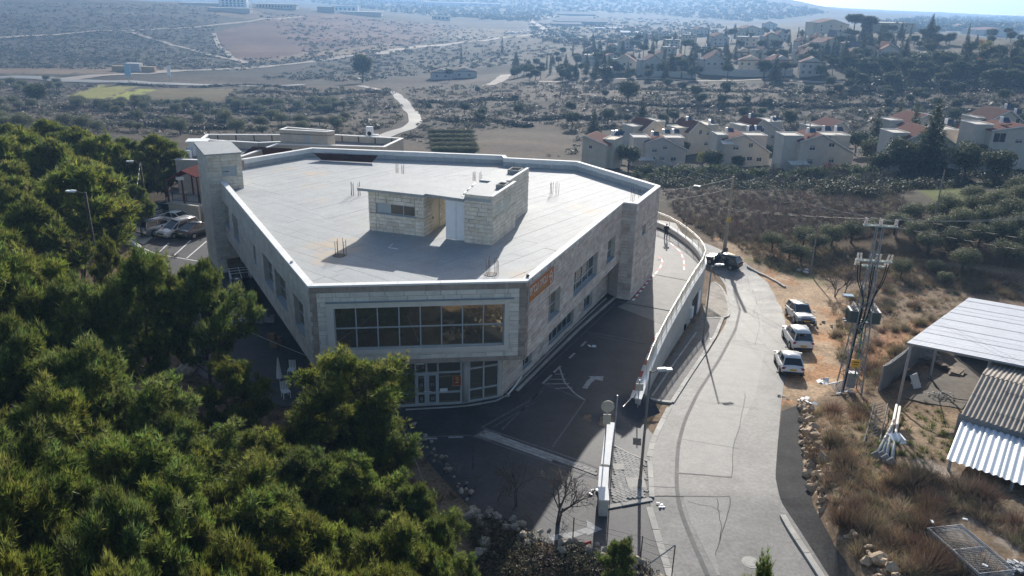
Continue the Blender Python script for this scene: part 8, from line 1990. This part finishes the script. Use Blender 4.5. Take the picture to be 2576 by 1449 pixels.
# barbed wire fence posts at the bottom
fb = thing('wire_fence', 'rusty barbed wire fence in front of the dry stone wall', 'fence', at(1560, 1440)); pr_ = []
for (px, py, h) in ((1190, 1180, 1.5), (1440, 1372, 1.6), (1610, 1420, 1.6), (1690, 1448, 1.7)):
    p = at(px, py); p[2] = gz(p[0], p[1]); pr_.append((p, h)); b = MB(); b.tube(p-[0, 0, .2], p+[0, 0, h], .03, n=5); PW_(b.build('post', M_rust), fb)
for k in range(3):
    (p, h), (q, h2_) = pr_[k], pr_[k+1]
    for f in (.3, .55, .8, .97): b = MB(); b.path(wire(p+[0, 0, h*f], q+[0, 0, h2_*f], .06, n=8), .007, 3); PW_(b.build('wire', M_rust), fb)
b = MB(); p, h = pr_[3]; b.tube(p+[0, 0, h], p+[-1.3, .1, .3], .03, n=5); PW_(b.build('brace', M_galv), fb)
b = MB(); p = at(1478, 1385); b.sphere((p[0], p[1], gz(p[0], p[1])+.5), (.05, .05, .05)); b.box((p[0], p[1], gz(p[0], p[1])+.3), (.34, .05, .45), .3); tag(b.build('fallen_sign', M_red), 'small red sign lying on the dry stone wall', 'sign')
# ------------------------------------------------------------------ yard clutter in the shade left of the building
def boxes(px, py, n, s, label, m, name, cat):
    p = at(px, py); t = thing(name, label, cat, (p[0], p[1], .02))
    for k in range(n): b = MB(); b.box((random.uniform(-.5, .5), random.uniform(-.4, .4), s*.45+.9*s*(k//3)), (s, s*.8, s*.85), random.uniform(-.3, .3)); b.build('box', m, t)
boxes(668, 812, 5, .6, 'wrapped boxes stacked under the overhang', mat('wrapped_grey', (.3, .3, .32)), 'box_stack', 'boxes'); boxes(690, 868, 4, .55, 'brown cartons under the overhang', mat('brown_carton', (.2, .13, .08)), 'carton_stack', 'boxes')
for i, (px, py) in enumerate(((570, 680), (590, 682), (610, 700))):
    p = at(px, py); t = thing('pallet_stack', ('pallet stack at the tower foot', 'pallet stack in the middle under the overhang', 'pallet stack nearest the pickup')[i], 'pallets', (p[0], p[1], .02), .4)
    for k in range(7):
        b = MB(); b.box((0, 0, .08+.2*k), (1.15, 1.0, .11), random.uniform(-.05, .05)); b.build('pallet', mat('old_wood', (.20, .14, .085), rough=.9, var=.2, rand=.15), t)
p = at(706, 985); t = thing('closed_parasol', 'closed white parasol in the yard under the overhang', 'parasol', (p[0], p[1], .02)); b = MB(); b.tube((0, 0, 0), (0, 0, 2.5), .03); b.build('pole', M_galv, t); b = MB(); b.tube((0, 0, 1.0), (0, 0, 2.4), .2, .05, n=8); b.build('canopy', M_plwhite, t)
for i, (px, py) in enumerate(((735, 945), (720, 1000))):
    p = at(px, py); t = thing('garden_chair', ('slatted white chair under the overhang', 'white chair beside the closed parasol')[i], 'chair', (p[0], p[1], .02), .6*i)
    b = MB(); b.box((0, 0, .45), (.5, .5, .05)); b.build('seat', M_plwhite, t)
    for k in range(5): b = MB(); b.box((-.2+.1*k, .25, .75), (.06, .04, .6)); b.build('slat', M_plwhite, t)
    for x in (-.22, .22):
        for y in (-.22, .22): b = MB(); b.box((x, y, .22), (.04, .04, .44)); b.build('leg', M_plwhite, t)
# ------------------------------------------------------------------ the person on the drive
def skin_chain(nodes, edges, name, m, parent=None, sub=2):
    me = bpy.data.meshes.new(name); me.from_pydata([n[:3] for n in nodes], edges, []); o = link(name, me, m, parent)
    md = o.modifiers.new('skin', 'SKIN'); md.use_smooth_shade = True
    for i, n in enumerate(nodes):
        me.skin_vertices[0].data[i].radius = (n[3], n[4] if len(n) > 4 else n[3])
    me.skin_vertices[0].data[0].use_root = True
    sb_ = o.modifiers.new('sub', 'SUBSURF'); sb_.levels = sub; sb_.render_levels = sub
    return o
pp_ = at(1674, 602.5); per = thing('person', 'person in black clothes standing on the upper drive holding a controller', 'person', (pp_[0], pp_[1], .03), R_(4))
M_cloth = mat('black_clothing', (.012, .012, .014), rough=.9, var=.15); M_skin = mat('skin', (.36, .22, .15), rough=.6, var=.05); M_cap2 = mat('grey_cap', (.25, .25, .27), rough=.9)
N = [(0, 0, .95, .165, .12), (0, 0, 1.15, .155, .11), (0, 0, 1.38, .185, .12), (0, 0, 1.50, .075), (.2, 0, 1.42, .075), (-.2, 0, 1.42, .075), (.29, -.03, 1.15, .055), (-.29, -.03, 1.15, .055), (.10, -.26, 1.17, .042), (-.10, -.26, 1.17, .042),
     (.10, 0, .90, .105), (-.10, 0, .90, .105), (.12, -.01, .50, .072), (-.12, -.01, .50, .072), (.125, 0, .09, .05), (-.125, 0, .09, .05), (.135, -.17, .05, .045), (-.135, -.17, .05, .045)]
E_ = [(0, 1), (1, 2), (2, 3), (2, 4), (2, 5), (4, 6), (5, 7), (6, 8), (7, 9), (0, 10), (0, 11), (10, 12), (11, 13), (12, 14), (13, 15), (14, 16), (15, 17)]
skin_chain(N, E_, 'body', M_cloth, per)
b = MB(); b.sphere((0, -.01, 1.645), (.078, .098, .118), 14, 10); b.sphere((0, -.108, 1.635), (.016, .02, .024), 6, 5); b.tube((0, 0, 1.48), (0, -.005, 1.58), .052, n=8); b.sphere((.08, 0, 1.64), (.014, .022, .032), 6, 5); b.sphere((-.08, 0, 1.64), (.014, .022, .032), 6, 5); b.build('head', M_skin, per, True)
b = MB(); b.sphere((0, .012, 1.685), (.085, .104, .092), 14, 8); b.build('hair', M_cap2, per, True)
for s_ in (1, -1):
    b = MB(); b.sphere((.09*s_, -.31, 1.17), (.036, .05, .022), 8, 6)
    for k in range(4): b.path([(.09*s_-.024*s_+.016*k*s_, -.345, 1.175), (.088*s_-.02*s_+.014*k*s_, -.39, 1.165), (.075*s_-.016*s_+.012*k*s_, -.41, 1.14)], .009, 5, .007)
    b.path([(.065*s_, -.31, 1.185), (.045*s_, -.335, 1.2), (.04*s_, -.355, 1.195)], .010, 5, .008); b.build('hand', M_skin, per, True)
b = MB(); b.box((0, -.37, 1.165), (.19, .09, .035)); b.build('controller', mat('grey_controller', (.12, .12, .13), rough=.5), per)
# parked cars glinting on the far plain, far-left signs
gfc = 'cars parked beside the far highway'
cm = MB(); cm.box((0, 0, .7), (4.2, 1.8, .8)); cm.box((-.2, 0, 1.25), (2.3, 1.6, .5)); o = cm.build('tmp', W_); cmesh = o.data; bpy.data.objects.remove(o)
for k in range(46):
    px, py = (random.uniform(1268, 1345), random.uniform(76, 86)) if k < 26 else (random.uniform(1350, 1420) if False else random.uniform(1120, 1230), random.uniform(92, 100)) if k < 36 else (random.uniform(1480, 1560), random.uniform(168, 178))
    o = bpy.data.objects.new('far_car', cmesh); COL.objects.link(o); o.location = tuple(gnd(px, py)+[0, 0, .1]); o.rotation_euler = (0, 0, random.uniform(0, 6)); tag(o, 'white car parked among others far across the valley', 'car', gfc)
for (px, py, lab) in ((325, 209, 'pale blue billboard beside the far highway'), (428, 209, 'narrow white billboard beside the far highway')):
    p = gnd(px, py); t = thing('billboard', lab, 'billboard', p); b = MB(); b.box((0, 0, 6.2), (3.2 if px < 400 else 1.6, .2, 5.2)); b.build('panel', mat('pale_blue_panel', (.35, .5, .6)) if px < 400 else M_plwhite, t); b = MB(); b.tube((0, 0, -.5), (0, 0, 3.8), .15); b.build('post', M_galv, t)
p = gnd(338, 178); t = thing('site_container', 'small pale site cabin between ochre walls beside the far highway', 'cabin', p); b = MB(); b.box((0, 0, 2), (9, 5, 5)); b.build('cabin', mat('pale_cabin', (.4, .4, .4)), t)
for s_ in (-1, 1): b = MB(); b.box((s_*9, 0, 1.2), (8, 3, 3)); b.build('ochre_wall', mat('ochre_wall', (.4, .26, .13)), t)
# ------------------------------------------------------------------ haze
z0_, z1_h = float(_Z.min())-1.5, max(float(_Z.max())+18, 48.0)
hz = MB(); hz.box((0, 0, (z0_+z1_h)/2), (15000, 15000, z1_h-z0_)); print('HAZE', z0_, z1_h)
hm = bpy.data.materials.new('haze'); hm.use_nodes = True; n_ = hm.node_tree.nodes; n_.remove(n_['Principled BSDF']); pv_ = n_.new('ShaderNodeVolumePrincipled')
pv_.inputs['Color'].default_value = (.34, .60, 1.0, 1); pv_.inputs['Density'].default_value = 0.00027; pv_.inputs['Anisotropy'].default_value = 0.3
hm.node_tree.links.new(pv_.outputs[0], n_['Material Output'].inputs['Volume'])
ho = hz.build('haze', hm); ho['kind'] = 'stuff'; ho['label'] = 'pale blue haze over the valley'
